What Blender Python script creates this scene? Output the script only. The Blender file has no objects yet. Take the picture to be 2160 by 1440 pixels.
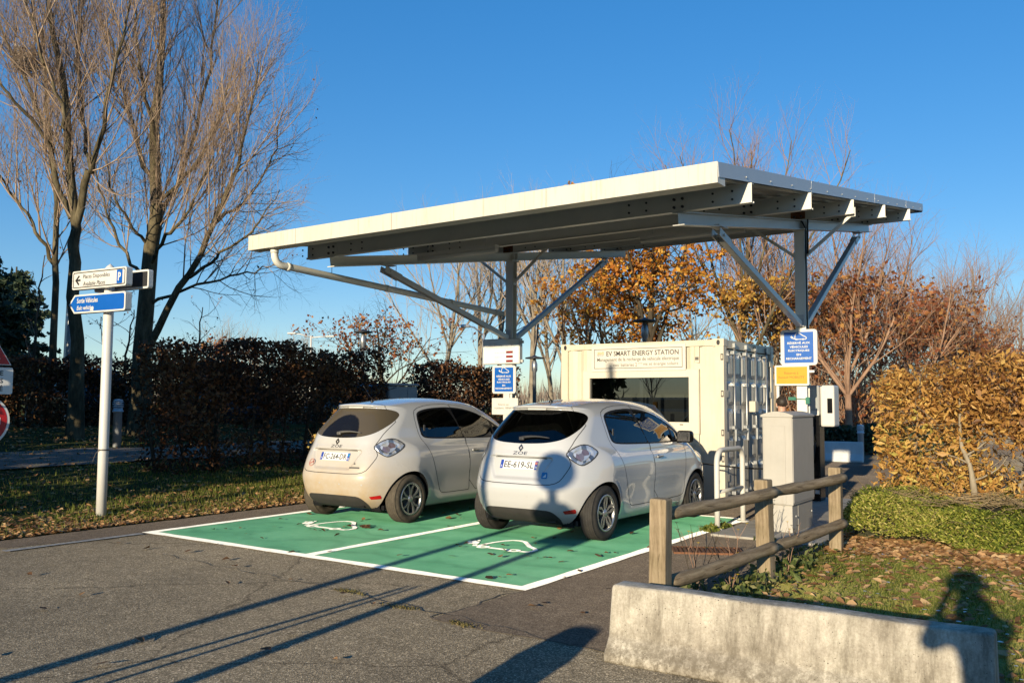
import bpy, bmesh, math, random
import numpy as np
from mathutils import Vector, Matrix
R = math.radians
sc = bpy.context.scene
COL = sc.collection

# ---------------------------------------------------------------- camera
CAM_F = 1827.8 / 2160.0 * 36.0
CAM_H = 1.6
cd = bpy.data.cameras.new("camera")
cd.lens = CAM_F; cd.sensor_width = 36.0; cd.sensor_fit = 'HORIZONTAL'
cd.clip_start = 0.05; cd.clip_end = 4000
cam = bpy.data.objects.new("camera", cd); COL.objects.link(cam)
yaw, pitch, roll = .6015, .0701, .0049
_f = Vector((-math.sin(yaw)*math.cos(pitch), math.cos(yaw)*math.cos(pitch), math.sin(pitch)))
_r0 = Vector((math.cos(yaw), math.sin(yaw), 0)); _u0 = _r0.cross(_f)
_r = math.cos(roll)*_r0 + math.sin(roll)*_u0
_u = -math.sin(roll)*_r0 + math.cos(roll)*_u0
cam.matrix_world = Matrix(((_r.x, _u.x, -_f.x, 0), (_r.y, _u.y, -_f.y, 0), (_r.z, _u.z, -_f.z, CAM_H), (0, 0, 0, 1)))
sc.camera = cam

# ---------------------------------------------------------------- light
SUN_EL, SUN_AZ = R(11.4), R(8.6)      # azimuth: sun stands towards (+sin, -cos)
world = bpy.data.worlds.new("World"); sc.world = world; world.use_nodes = True
wn = world.node_tree.nodes; wl = world.node_tree.links
sky = wn.new('ShaderNodeTexSky'); sky.sky_type = 'NISHITA'; sky.sun_disc = False
sky.sun_elevation = SUN_EL; sky.sun_rotation = math.pi - SUN_AZ
sky.air_density = 1.0; sky.dust_density = 0.05; sky.ozone_density = 4.0; sky.altitude = 120
hs = wn.new('ShaderNodeHueSaturation'); hs.inputs['Saturation'].default_value = 1.5
gm = wn.new('ShaderNodeGamma'); gm.inputs[1].default_value = .62
wl.new(sky.outputs[0], gm.inputs[0]); wl.new(gm.outputs[0], hs.inputs['Color'])
hs.inputs['Value'].default_value = 1.42; hs.inputs['Hue'].default_value = .512
wl.new(hs.outputs[0], wn['Background'].inputs[0])
wn['Background'].inputs[1].default_value = 0.15
ld = bpy.data.lights.new("sun", 'SUN'); ld.energy = 4.9; ld.angle = R(0.5); ld.color = (1.0, .85, .60)
sun = bpy.data.objects.new("sun", ld); COL.objects.link(sun)
_sd = Vector((math.sin(SUN_AZ)*math.cos(SUN_EL), -math.cos(SUN_AZ)*math.cos(SUN_EL), math.sin(SUN_EL)))
sun.rotation_euler = _sd.to_track_quat('Z', 'Y').to_euler()
sun.location = _sd*60
sc.view_settings.view_transform = 'Standard'; sc.view_settings.look = 'None'
sc.view_settings.exposure = 0.5; sc.view_settings.gamma = 1.0
sc.cycles.max_bounces = 8; sc.cycles.transparent_max_bounces = 24
sc.cycles.use_denoising = True

# ---------------------------------------------------------------- helpers
rng = np.random.default_rng(7)
random.seed(7)

def tag(o, label=None, cat=None, group=None, kind=None):
    if label: o['label'] = label
    if cat: o['category'] = cat
    if group: o['group'] = group
    if kind: o['kind'] = kind
    return o

def link(o, parent=None):
    COL.objects.link(o)
    if parent is not None: o.parent = parent
    return o

def empty(name, loc=(0, 0, 0), rz=0.0):
    o = bpy.data.objects.new(name, None); o.location = loc; o.rotation_euler = (0, 0, rz)
    o.empty_display_size = .2
    return link(o)

def np_mesh(name, V, F, mats, parent=None, smooth=False, tint=None, midx=None):
    """V (n,3); F (m,3|4) ndarray; mats: material or list"""
    V = np.asarray(V, np.float32); F = np.asarray(F, np.int32)
    me = bpy.data.meshes.new(name)
    k = F.shape[1]
    me.vertices.add(len(V)); me.vertices.foreach_set('co', V.ravel())
    me.loops.add(F.size); me.loops.foreach_set('vertex_index', F.ravel())
    me.polygons.add(len(F)); me.polygons.foreach_set('loop_start', np.arange(0, F.size, k, dtype=np.int32))
    me.polygons.foreach_set('loop_total', np.full(len(F), k, np.int32))
    if midx is not None: me.polygons.foreach_set('material_index', np.asarray(midx, np.int32))
    me.polygons.foreach_set('use_smooth', np.full(len(F), bool(smooth)))
    me.update(calc_edges=True)
    if tint is not None:
        a = me.attributes.new('tint', 'FLOAT', 'FACE'); a.data.foreach_set('value', np.asarray(tint, np.float32))
    for m in (mats if isinstance(mats, (list, tuple)) else [mats]): me.materials.append(m)
    return link(bpy.data.objects.new(name, me), parent)

class MB:
    """collects simple solids into one mesh"""
    def __init__(s): s.bm = bmesh.new()
    def box(s, c, size, rot=None, bevel=0.0, mi=0, seg=2):
        M = Matrix.Translation(c) @ (rot.to_4x4() if rot is not None else Matrix.Identity(4)) @ Matrix.Diagonal((size[0], size[1], size[2], 1))
        r = bmesh.ops.create_cube(s.bm, size=1.0, matrix=M)
        fs = list({f for v in r['verts'] for f in v.link_faces})
        for f in fs: f.material_index = mi
        if bevel:
            es = list({e for v in r['verts'] for e in v.link_edges})
            rr = bmesh.ops.bevel(s.bm, geom=es, offset=bevel, segments=seg, profile=.5, affect='EDGES')
            for f in rr['faces']: f.material_index = mi
        return s
    def box2(s, a, b, bevel=0.0, mi=0):
        a = Vector(a); b = Vector(b)
        return s.box((a+b)/2, (abs(b.x-a.x), abs(b.y-a.y), abs(b.z-a.z)), None, bevel, mi)
    def bar(s, a, b, w, h, bevel=0.0, mi=0, up=(0, 0, 1)):
        a = Vector(a); b = Vector(b); d = (b-a); L = d.length; d.normalize()
        x = d.cross(Vector(up)); x.normalize(); z = x.cross(d)
        return s.box((a+b)/2, (w, L, h), Matrix((x, d, z)).transposed(), bevel, mi)
    def tube(s, pts, r, n=10, mi=0, caps=True, closed=False):
        pts = [Vector(p) for p in pts]; N = len(pts)
        rr = r if isinstance(r, (list, tuple)) else [r]*N
        rings = []; px = None
        for i, p in enumerate(pts):
            if closed: d = pts[(i+1) % N]-pts[i-1]
            else: d = pts[min(i+1, N-1)]-pts[max(i-1, 0)]
            d.normalize()
            if px is None:
                px = d.cross(Vector((0, 0, 1)) if abs(d.z) < .9 else Vector((1, 0, 0)))
            px = px - d*px.dot(d); px.normalize(); py = d.cross(px)
            rings.append([s.bm.verts.new(p + rr[i]*(px*math.cos(2*math.pi*k/n)+py*math.sin(2*math.pi*k/n))) for k in range(n)])
        for i in range(N if closed else N-1):
            A, B = rings[i], rings[(i+1) % N]
            for k in range(n):
                f = s.bm.faces.new((A[k], A[(k+1) % n], B[(k+1) % n], B[k])); f.smooth = True; f.material_index = mi
        if caps and not closed:
            for ring in (rings[0][::-1], rings[-1]):
                f = s.bm.faces.new(ring); f.material_index = mi
        return s
    def lathe(s, prof, c=(0, 0, 0), axis='z', n=24, mi=0, smooth=True, caps=True):
        """prof [(r, t)] around axis at c"""
        c = Vector(c); rings = []
        for (r, t) in prof:
            ring = []
            for k in range(n):
                a = 2*math.pi*k/n; u, v = r*math.cos(a), r*math.sin(a)
                p = {'z': (u, v, t), 'x': (t, u, v), 'y': (v, t, u)}[axis]
                ring.append(s.bm.verts.new(c+Vector(p)))
            rings.append(ring)
        for A, B in zip(rings, rings[1:]):
            for k in range(n):
                f = s.bm.faces.new((A[k], A[(k+1) % n], B[(k+1) % n], B[k])); f.smooth = smooth; f.material_index = mi
        for ring, pr in ((rings[0][::-1], prof[0]), (rings[-1], prof[-1])):
            if caps and pr[0] > 1e-4:
                f = s.bm.faces.new(ring); f.material_index = mi
        return s
    def prism(s, poly, y0, y1, M=None, mi=0):
        """poly [(x,z)] in local xz, extruded y0..y1"""
        A = [s.bm.verts.new((x, y0, z)) for x, z in poly]; B = [s.bm.verts.new((x, y1, z)) for x, z in poly]
        n = len(poly); fs = [s.bm.faces.new(A), s.bm.faces.new(B[::-1])]
        for k in range(n): fs.append(s.bm.faces.new((A[(k+1) % n], A[k], B[k], B[(k+1) % n])))
        for f in fs: f.material_index = mi
        if M is not None: bmesh.ops.transform(s.bm, matrix=M, verts=A+B)
        return s
    def quad(s, pts, mi=0):
        f = s.bm.faces.new([s.bm.verts.new(p) for p in pts]); f.material_index = mi
        return s
    def ring(s, outer, inner, y0, y1, mi=0):
        """frame between two equally long loops in xz, extruded y0..y1"""
        n = len(outer); L = []
        for poly in (outer, inner):
            L.append([s.bm.verts.new((x, y0, z)) for x, z in poly]); L.append([s.bm.verts.new((x, y1, z)) for x, z in poly])
        o0, o1, i0, i1 = L
        for k in range(n):
            j = (k+1) % n
            for q in ((o0[k], i0[k], i0[j], o0[j]), (o1[k], o1[j], i1[j], i1[k]), (o0[k], o0[j], o1[j], o1[k]), (i0[k], i1[k], i1[j], i0[j])):
                f = s.bm.faces.new(q); f.material_index = mi
        return s
    def build(s, name, mats, parent=None, smooth=None, fixn=True):
        if fixn: bmesh.ops.recalc_face_normals(s.bm, faces=s.bm.faces)
        me = bpy.data.meshes.new(name); s.bm.to_mesh(me); s.bm.free()
        for m in (mats if isinstance(mats, (list, tuple)) else [mats]): me.materials.append(m)
        if smooth is not None:
            for p in me.polygons: p.use_smooth = smooth
        return link(bpy.data.objects.new(name, me), parent)

def rrect(w, h, r, n=5, cx=0, cz=0):
    pts = []
    for (sx, sz, a0) in ((1, 1, 0), (-1, 1, 90), (-1, -1, 180), (1, -1, 270)):
        for k in range(n+1):
            a = R(a0+90*k/n)
            pts.append((cx+sx*(w/2-r)+r*math.cos(a), cz+sz*(h/2-r)+r*math.sin(a)))
    return pts

def text(name, body, mat, parent, x, z, y, w=None, h=None, align='C', bold=0.0, shear=0.0, ext=.0008, M=None):
    """lettering in the local xz plane facing -y; fitted to width w and/or height h"""
    cu = bpy.data.curves.new(name, 'FONT'); cu.body = body; cu.size = 1.0
    cu.offset = bold; cu.shear = shear; cu.extrude = 0.0; cu.resolution_u = 2
    o = bpy.data.objects.new(name, cu); COL.objects.link(o)
    dg = bpy.context.evaluated_depsgraph_get()
    me = bpy.data.meshes.new_from_object(o.evaluated_get(dg)); me.name = name
    bpy.data.objects.remove(o); bpy.data.curves.remove(cu)
    n = len(me.vertices); co = np.zeros(n*3, np.float32); me.vertices.foreach_get('co', co); co = co.reshape(-1, 3)
    mn, mx = co.min(0), co.max(0); W, H = mx[0]-mn[0], mx[1]-mn[1]
    sx = w/W if w else None; sy = h/H if h else None
    if sx is None: sx = sy
    if sy is None: sy = sx
    q = np.zeros_like(co)
    ax = {'C': (mn[0]+mx[0])/2, 'L': mn[0], 'R': mx[0]}[align]
    q[:, 0] = (co[:, 0]-ax)*sx + x; q[:, 2] = (co[:, 1]-(mn[1]+mx[1])/2)*sy + z; q[:, 1] = y
    me.vertices.foreach_set('co', q.ravel())
    if M is not None: me.transform(M)
    me.materials.clear(); me.materials.append(mat); me.update()
    return link(bpy.data.objects.new(name, me), parent)

# ---------------------------------------------------------------- materials
MATS = {}
def nmat(name):
    m = bpy.data.materials.new(name); m.use_nodes = True
    b = m.node_tree.nodes['Principled BSDF']
    return m, m.node_tree.nodes, m.node_tree.links, b

def noise(n, l, scale, detail=4, rough=.6, coord=None, vec_scale=None):
    t = n.new('ShaderNodeTexNoise'); t.inputs['Scale'].default_value = scale
    t.inputs['Detail'].default_value = detail; t.inputs['Roughness'].default_value = rough
    if coord is not None:
        if vec_scale is not None:
            mp = n.new('ShaderNodeMapping'); mp.inputs['Scale'].default_value = vec_scale
            l.new(coord, mp.inputs[0]); l.new(mp.outputs[0], t.inputs[0])
        else: l.new(coord, t.inputs[0])
    return t

def ramp(n, l, src, stops):
    r = n.new('ShaderNodeValToRGB'); e = r.color_ramp.elements
    while len(e) < len(stops): e.new(.5)
    for k, (p, c) in enumerate(stops):
        e[k].position = p; e[k].color = (*c, 1) if len(c) == 3 else c
    l.new(src, r.inputs[0]); return r

def mixc(n, l, fac, a, b, mode='MIX'):
    m = n.new('ShaderNodeMix'); m.data_type = 'RGBA'; m.blend_type = mode
    for s, v in ((0, fac), (6, a), (7, b)):
        if hasattr(v, 'is_output') or isinstance(v, bpy.types.NodeSocket): l.new(v, m.inputs[s])
        elif s == 0: m.inputs[0].default_value = v
        else: m.inputs[s].default_value = (*v, 1)
    return m.outputs[2]

def bump(n, l, b, h, strength=.3, dist=.01):
    bp = n.new('ShaderNodeBump'); bp.inputs['Strength'].default_value = strength; bp.inputs['Distance'].default_value = dist
    l.new(h, bp.inputs['Height']); l.new(bp.outputs[0], b.inputs['Normal']); return bp

def simple(name, col, rough=.5, metal=0.0, var=.10, vscale=6.0, bmp=0.0, bscale=80, spec=None, coat=0.0):
    """plain coloured surface with a little wear in tone and gloss"""
    m, n, l, b = nmat(name)
    tc = n.new('ShaderNodeTexCoord').outputs['Object']
    t = noise(n, l, vscale, 6, .65, tc)
    lo = tuple(max(0, c*(1-var)) for c in col); hi = tuple(min(1, c*(1+var*.6)) for c in col)
    r = ramp(n, l, t.outputs[0], [(.3, lo), (.7, hi)])
    l.new(r.outputs[0], b.inputs['Base Color'])
    mr = n.new('ShaderNodeMapRange'); mr.inputs[3].default_value = max(.02, rough-.06); mr.inputs[4].default_value = min(1, rough+.08)
    l.new(t.outputs[0], mr.inputs[0]); l.new(mr.outputs[0], b.inputs['Roughness'])
    b.inputs['Metallic'].default_value = metal
    if spec is not None: b.inputs['Specular IOR Level'].default_value = spec
    if coat: b.inputs['Coat Weight'].default_value = coat; b.inputs['Coat Roughness'].default_value = .05
    if bmp:
        t2 = noise(n, l, bscale, 3, .6, tc); bump(n, l, b, t2.outputs[0], bmp, .004)
    return m

def leafmat(name, stops, rough=.55, trans=.3, spec=.3):
    m, n, l, b = nmat(name)
    a = n.new('ShaderNodeAttribute'); a.attribute_name = 'tint'
    r = ramp(n, l, a.outputs['Fac'], stops)
    l.new(r.outputs[0], b.inputs['Base Color']); b.inputs['Roughness'].default_value = rough
    b.inputs['Specular IOR Level'].default_value = spec
    tr = n.new('ShaderNodeBsdfTranslucent'); l.new(r.outputs[0], tr.inputs[0])
    mx = n.new('ShaderNodeMixShader'); mx.inputs[0].default_value = trans
    l.new(b.outputs[0], mx.inputs[1]); l.new(tr.outputs[0], mx.inputs[2])
    l.new(mx.outputs[0], n['Material Output'].inputs[0])
    return m

def barkmat(name, a, b_, c, scale=9, stretch=(1, 1, .25), bmp=.6):
    m, n, l, b = nmat(name)
    tc = n.new('ShaderNodeTexCoord').outputs['Object']
    t = noise(n, l, scale, 8, .7, tc, stretch)
    r = ramp(n, l, t.outputs[0], [(.3, a), (.5, b_), (.72, c)])
    l.new(r.outputs[0], b.inputs['Base Color']); b.inputs['Roughness'].default_value = .9
    b.inputs['Specular IOR Level'].default_value = .15
    bump(n, l, b, t.outputs[0], bmp, .02)
    return m

def glassmat(name, tint, refl_rough=.0, refl=.02):
    """thin pane: tinted see-through plus fresnel reflection"""
    m, n, l, b = nmat(name)
    n.remove(b)
    tr = n.new('ShaderNodeBsdfTransparent'); tr.inputs[0].default_value = (*tint, 1)
    gl = n.new('ShaderNodeBsdfGlossy'); gl.inputs['Roughness'].default_value = refl_rough
    fr = n.new('ShaderNodeFresnel'); fr.inputs[0].default_value = 1.5
    mt = n.new('ShaderNodeMath'); mt.operation = 'MULTIPLY_ADD'; mt.inputs[1].default_value = 1.0; mt.inputs[2].default_value = refl
    l.new(fr.outputs[0], mt.inputs[0])
    mx = n.new('ShaderNodeMixShader'); l.new(mt.outputs[0], mx.inputs[0])
    l.new(tr.outputs[0], mx.inputs[1]); l.new(gl.outputs[0], mx.inputs[2])
    l.new(mx.outputs[0], n['Material Output'].inputs[0])
    return m

M_ = MATS
M_['white'] = simple('white_paint', (.60, .585, .55), .42, var=.06)
M_['canopy'] = simple('canopy_paint', (.70, .68, .61), .38, var=.07, vscale=2.2)
M_['steel'] = simple('grey_steel_paint', (.48, .48, .465), .33, var=.08, vscale=3)
M_['black'] = simple('black_plastic', (.012, .012, .013), .35, var=.3)
M_['rubber'] = simple('rubber', (.022, .021, .02), .75, var=.3, vscale=20)
M_['darkgrey'] = simple('dark_grey', (.05, .05, .052), .5, var=.2)
M_['sign_blue'] = simple('sign_blue', (.004, .10, .43), .38, var=.06)
M_['sign_white'] = simple('sign_white', (.64, .63, .60), .35, var=.04)
M_['ink'] = simple('ink_black', (.02, .02, .022), .5)
M_['ink_grey'] = simple('ink_grey', (.10, .095, .085), .5)
M_['red'] = simple('sign_red', (.42, .012, .014), .38, var=.12)
M_['yellow'] = simple('sign_yellow', (.66, .30, .006), .4, var=.05)
M_['ochre'] = simple('ink_ochre', (.22, .10, .008), .5)
M_['galv'] = simple('galvanised', (.36, .37, .38), .38, metal=.7, var=.15, vscale=14)
M_['silver'] = simple('alloy_silver', (.48, .48, .47), .30, metal=.85, var=.12)
M_['alloy_dark'] = simple('alloy_dark', (.05, .05, .052), .4, metal=.5)
# ================================================================ setting
def gz(x, y):
    x = np.asarray(x, float); y = np.asarray(y, float)
    t = np.clip(-10.45-x, 0, None)
    zl = .112*np.where(t < .8, t*t/1.6, t-.4)
    zl = np.where(zl > .95, .95+(zl-.95)*.12, zl)
    s = np.clip((x+2.7)/1.5, 0, 1); s = s*s*(3-2*s)
    zr = s*(.022+.016*np.sin(x*1.9+.5)*np.cos(y*1.3)) * np.clip((y+3)/3, 0, 1)
    n = .012*np.sin(x*3.1+y*1.7)+.010*np.sin(x*1.3-y*2.9)
    return np.where(x < -10.45, zl+n*np.clip(t, 0, 1), zr)

def grid_sheet(name, x0, x1, y0, y1, step, zf, mat, dz=0.0):
    nx = max(2, int((x1-x0)/step)+1); ny = max(2, int((y1-y0)/step)+1)
    X, Y = np.meshgrid(np.linspace(x0, x1, nx), np.linspace(y0, y1, ny), indexing='ij')
    Z = zf(X, Y)+dz
    V = np.stack([X, Y, Z], -1).reshape(-1, 3)
    i = np.arange(nx-1)[:, None]*ny+np.arange(ny-1)[None]
    F = np.stack([i, i+ny, i+ny+1, i+1], -1).reshape(-1, 4)
    return np_mesh(name, V, F, mat, smooth=True)

def asphaltmat(name, base, stone, scale, bmp, warm=(1, 1, 1), crack=True):
    m, n, l, b = nmat(name)
    tc = n.new('ShaderNodeTexCoord').outputs['Object']
    vo = n.new('ShaderNodeTexVoronoi'); vo.inputs['Scale'].default_value = scale; l.new(tc, vo.inputs[0])
    big = noise(n, l, .55, 5, .6, tc); mid = noise(n, l, 7, 6, .7, tc); fine = noise(n, l, scale*1.6, 3, .7, tc)
    st = ramp(n, l, vo.outputs['Color'], [(.25, tuple(c*.55 for c in base)), (.62, base), (.86, stone), (1.0, tuple(min(1, c*1.7) for c in stone))])
    g1 = ramp(n, l, big.outputs[0], [(.32, (.74, .73, .72)), (.68, (1.12, 1.1, 1.06))])
    g2 = ramp(n, l, mid.outputs[0], [(.3, (.78, .77, .76)), (.7, (1.14, 1.13, 1.12))])
    c = mixc(n, l, 1.0, st.outputs[0], g1.outputs[0], 'MULTIPLY')
    c = mixc(n, l, 1.0, c, g2.outputs[0], 'MULTIPLY')
    if crack:
        wob = noise(n, l, 1.2, 4, .6, tc)
        ad = n.new('ShaderNodeMixRGB'); ad.blend_type = 'ADD'; ad.inputs[0].default_value = .5
        l.new(tc, ad.inputs[1]); l.new(wob.outputs['Color'], ad.inputs[2])
        cr = n.new('ShaderNodeTexVoronoi'); cr.feature = 'DISTANCE_TO_EDGE'; cr.inputs['Scale'].default_value = .42
        l.new(ad.outputs[0], cr.inputs[0])
        cm = ramp(n, l, cr.outputs['Distance'], [(0.0, (.42, .41, .40)), (.009, (1, 1, 1))])
        c = mixc(n, l, .8, c, mixc(n, l, 1.0, c, cm.outputs[0], 'MULTIPLY'))
    l.new(c, b.inputs['Base Color']); b.inputs['Roughness'].default_value = .92; b.inputs['Diffuse Roughness'].default_value = 1.0
    b.inputs['Specular IOR Level'].default_value = .18
    h = mixc(n, l, .5, vo.outputs['Distance'], fine.outputs[0])
    bump(n, l, b, h, bmp, .006)
    return m

M_['road'] = asphaltmat('worn_asphalt', (.218, .187, .137), (.40, .345, .26), 115, 1.0)
M_['smooth'] = asphaltmat('smooth_asphalt', (.135, .110, .088), (.18, .155, .125), 120, .6, crack=False)

def earthmat(name, stops, scale=3.0):
    m, n, l, b = nmat(name)
    tc = n.new('ShaderNodeTexCoord').outputs['Object']
    t = noise(n, l, scale, 10, .75, tc); t2 = noise(n, l, 26, 6, .7, tc)
    f = n.new('ShaderNodeMath'); f.operation = 'MULTIPLY_ADD'; f.inputs[1].default_value = .5
    l.new(t2.outputs[0], f.inputs[0])
    h = n.new('ShaderNodeMath'); h.operation = 'MULTIPLY'; h.inputs[1].default_value = .5
    l.new(t.outputs[0], h.inputs[0]); l.new(h.outputs[0], f.inputs[2])
    r = ramp(n, l, f.outputs[0], stops)
    l.new(r.outputs[0], b.inputs['Base Color']); b.inputs['Roughness'].default_value = .95; b.inputs['Diffuse Roughness'].default_value = 1.0
    b.inputs['Specular IOR Level'].default_value = .1
    bump(n, l, b, f.outputs[0], .8, .03)
    return m
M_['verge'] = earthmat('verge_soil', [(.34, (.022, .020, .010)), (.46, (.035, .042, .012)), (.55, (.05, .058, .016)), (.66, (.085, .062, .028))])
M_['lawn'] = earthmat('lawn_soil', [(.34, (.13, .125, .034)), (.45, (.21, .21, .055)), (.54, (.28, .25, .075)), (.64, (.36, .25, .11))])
M_['far'] = earthmat('far_ground', [(.35, (.04, .042, .018)), (.5, (.07, .065, .03)), (.65, (.10, .085, .05))], .4)

z0 = lambda X, Y: np.zeros_like(X)
g = np_mesh('ground', [(-1800, -1800, -.12), (1800, -1800, -.12), (1800, 1800, -.12), (-1800, 1800, -.12)], [(0, 1, 2, 3)], M_['far']); tag(g, kind='structure')
road = np_mesh('road', [(-10.5, -45, 0), (40, -45, 0), (40, 70, 0), (-10.5, 70, 0)], [(0, 1, 2, 3)], M_['road']); tag(road, kind='structure')
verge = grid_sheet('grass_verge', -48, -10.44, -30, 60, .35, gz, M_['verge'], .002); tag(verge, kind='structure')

# smooth resurfaced asphalt: strip along the verge, and the apron round the bays
def sheet(name, poly, z, mat):
    mb = MB(); mb.bm.faces.new([mb.bm.verts.new((x, y, z)) for x, y in poly])
    o = mb.build(name, mat); return tag(o, kind='structure')
sheet('pavement', [(-10.44, 4.6), (-9.9, 4.75), (-9.64, 6.2), (-9.64, 20), (-10.44, 20)], .004, M_['smooth'])
sheet('asphalt_apron', [(-4.19, 5.05), (-3.7, 5.02), (-3.2, 5.06), (-2.4, 5.04), (-2.4, 40), (-9.64, 40), (-9.64, 11.75), (-9.64, 6.28), (-4.17, 6.26)], .004, M_['smooth'])

# green bays
def greenmat():
    m, n, l, b = nmat('green_bay_paint')
    tc = n.new('ShaderNodeTexCoord').outputs['Object']
    a = noise(n, l, 1.4, 8, .7, tc); c = noise(n, l, 18, 8, .75, tc); d = noise(n, l, 160, 3, .6, tc)
    r = ramp(n, l, a.outputs[0], [(.3, (.060, .205, .112)), (.5, (.082, .255, .145)), (.7, (.115, .30, .18))])
    wave = n.new('ShaderNodeTexWave'); wave.wave_type = 'RINGS'; wave.inputs['Scale'].default_value = .55
    wave.inputs['Distortion'].default_value = 14; wave.inputs['Detail'].default_value = 4; wave.inputs['Detail Scale'].default_value = 1.3
    l.new(tc, wave.inputs[0])
    wr = ramp(n, l, wave.outputs[0], [(.0, (.62, .68, .66)), (.35, (1, 1, 1)), (1, (1.06, 1.05, 1.04))])
    c2 = mixc(n, l, .45, r.outputs[0], mixc(n, l, 1.0, r.outputs[0], wr.outputs[0], 'MULTIPLY'))
    wearf = ramp(n, l, c.outputs[0], [(.56, (0, 0, 0)), (.78, (1, 1, 1))])
    wm = n.new('ShaderNodeMath'); wm.operation = 'MULTIPLY'; wm.inputs[1].default_value = .38
    l.new(wearf.outputs[0], wm.inputs[0])
    c3 = mixc(n, l, wm.outputs[0], c2, (.06, .17, .11))
    l.new(c3, b.inputs['Base Color']); b.inputs['Roughness'].default_value = .62; b.inputs['Diffuse Roughness'].default_value = 1.0
    b.inputs['Specular IOR Level'].default_value = .3
    bump(n, l, b, d.outputs[0], .5, .004)
    return m
M_['green'] = greenmat()
def linemat():
    m, n, l, b = nmat('road_line_paint')
    tc = n.new('ShaderNodeTexCoord').outputs['Object']
    a = noise(n, l, 10, 8, .75, tc); c = noise(n, l, 90, 4, .7, tc)
    r = ramp(n, l, a.outputs[0], [(.30, (.50, .48, .43)), (.45, (.80, .78, .71)), (.7, (.88, .86, .79))])
    l.new(r.outputs[0], b.inputs['Base Color']); b.inputs['Roughness'].default_value = .65; b.inputs['Diffuse Roughness'].default_value = 1.0
    bump(n, l, b, c.outputs[0], .6, .004); return m
M_['line'] = linemat()
M_['oldline'] = simple('worn_line_paint', (.40, .38, .34), .8, var=.45, vscale=22)
BX0, BXM, BX1, BY0, BY1 = -9.64, -6.91, -4.19, 6.30, 11.80
sheet('green_parking_bay', [(BX0, BY0), (BX1, BY0), (BX1, BY1), (BX0, BY1)], .008, M_['green'])
mb = MB(); LW = .065
def strip(a, b, w):
    a = Vector((*a, .012)); b = Vector((*b, .012)); d = (b-a).normalized(); s = Vector((-d.y, d.x, 0))*w
    n = max(2, int((b-a).length/.25)); prev = None
    for k in range(n+1):
        p = a+(b-a)*k/n; wob = 1+.08*math.sin(k*2.3)+.06*math.sin(k*5.1+1)
        cur = (mb.bm.verts.new(p-s*wob), mb.bm.verts.new(p+s*wob))
        if prev: mb.bm.faces.new((prev[0], cur[0], cur[1], prev[1]))
        prev = cur
strip((BX0-.06, BY0), (BX1+.06, BY0), LW)
for x in (BX0, BXM, BX1): strip((x, BY0+.066), (x, BY1), LW*.95)
strip((BXM+.07, BY1), (BX1-.065, BY1), .05); strip((BX0+.065, BY1), (BXM-.07, BY1), .05)
tag(mb.build('bay_lines', M_['line']), kind='structure')
mb = MB(); strip((-9.66, 4.62), (-9.62, 6.18), .05); tag(mb.build('old_edge_line', M_['oldline']), kind='structure')

# electric car pictogram, as polylines in a unit box (0..1, 0..0.5)
EV_BODY = [(.20, .13), (.245, .075), (.29, .085), (.285, .17), (.295, .28), (.33, .38), (.395, .445), (.48, .455), (.565, .43), (.66, .36), (.77, .275), (.89, .22), (.955, .165), (.965, .105), (.93, .065), (.86, .06)]
EV_SILL = [(.46, .06), (.70, .06)]
def ev_symbol(mb, f, th, mi=0):
    """f(u, v, k) -> 3d point on layer k"""
    def poly(pts, w, k):
        n = len(pts); prev = None
        for i, (u, v) in enumerate(pts):
            a = pts[max(i-1, 0)]; b = pts[min(i+1, n-1)]; d = Vector((b[0]-a[0], b[1]-a[1])).normalized()
            s = Vector((-d.y, d.x))*w
            cur = (mb.bm.verts.new(f(u-s.x, v-s.y, k)), mb.bm.verts.new(f(u+s.x, v+s.y, k)))
            if prev: mb.bm.faces.new((prev[0], cur[0], cur[1], prev[1])).material_index = mi
            prev = cur
    poly(EV_BODY, th, 0); poly(EV_SILL, th, 1)
    for cx in (.38, .78):
        o = [(cx+.075*math.cos(2*math.pi*k/14), .06+.055*math.sin(2*math.pi*k/14)) for k in range(14)]
        i = [(cx+.03*math.cos(2*math.pi*k/14), .06+.022*math.sin(2*math.pi*k/14)) for k in range(14)]
        O = [mb.bm.verts.new(f(u, v, 2)) for u, v in o]; I = [mb.bm.verts.new(f(u, v, 2)) for u, v in i]
        for k in range(14): mb.bm.faces.new((O[k], O[(k+1) % 14], I[(k+1) % 14], I[k])).material_index = mi
    for P in ([(.06, .15), (.13, .10), (.21, .155), (.15, .23), (.10, .235)], [(.035, .215), (.085, .20), (.10, .235), (.06, .262)], [(.0, .21), (.045, .175), (.06, .195), (.015, .235)], [(.055, .285), (.10, .25), (.115, .27), (.07, .31)]):
        mb.bm.faces.new([mb.bm.verts.new(f(u, v, 3)) for u, v in P]).material_index = mi
for (ox, oy, nm) in ((-8.83, 7.72, 'electric_car_marking'), (-6.12, 7.72, 'electric_car_marking')):
    mb = MB(); ev_symbol(mb, lambda u, v, k: (ox+u*1.02, oy+v*1.5, .0125+.0006*k), .022)
    tag(mb.build(nm, M_['line'], fixn=True), kind='structure')

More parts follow.
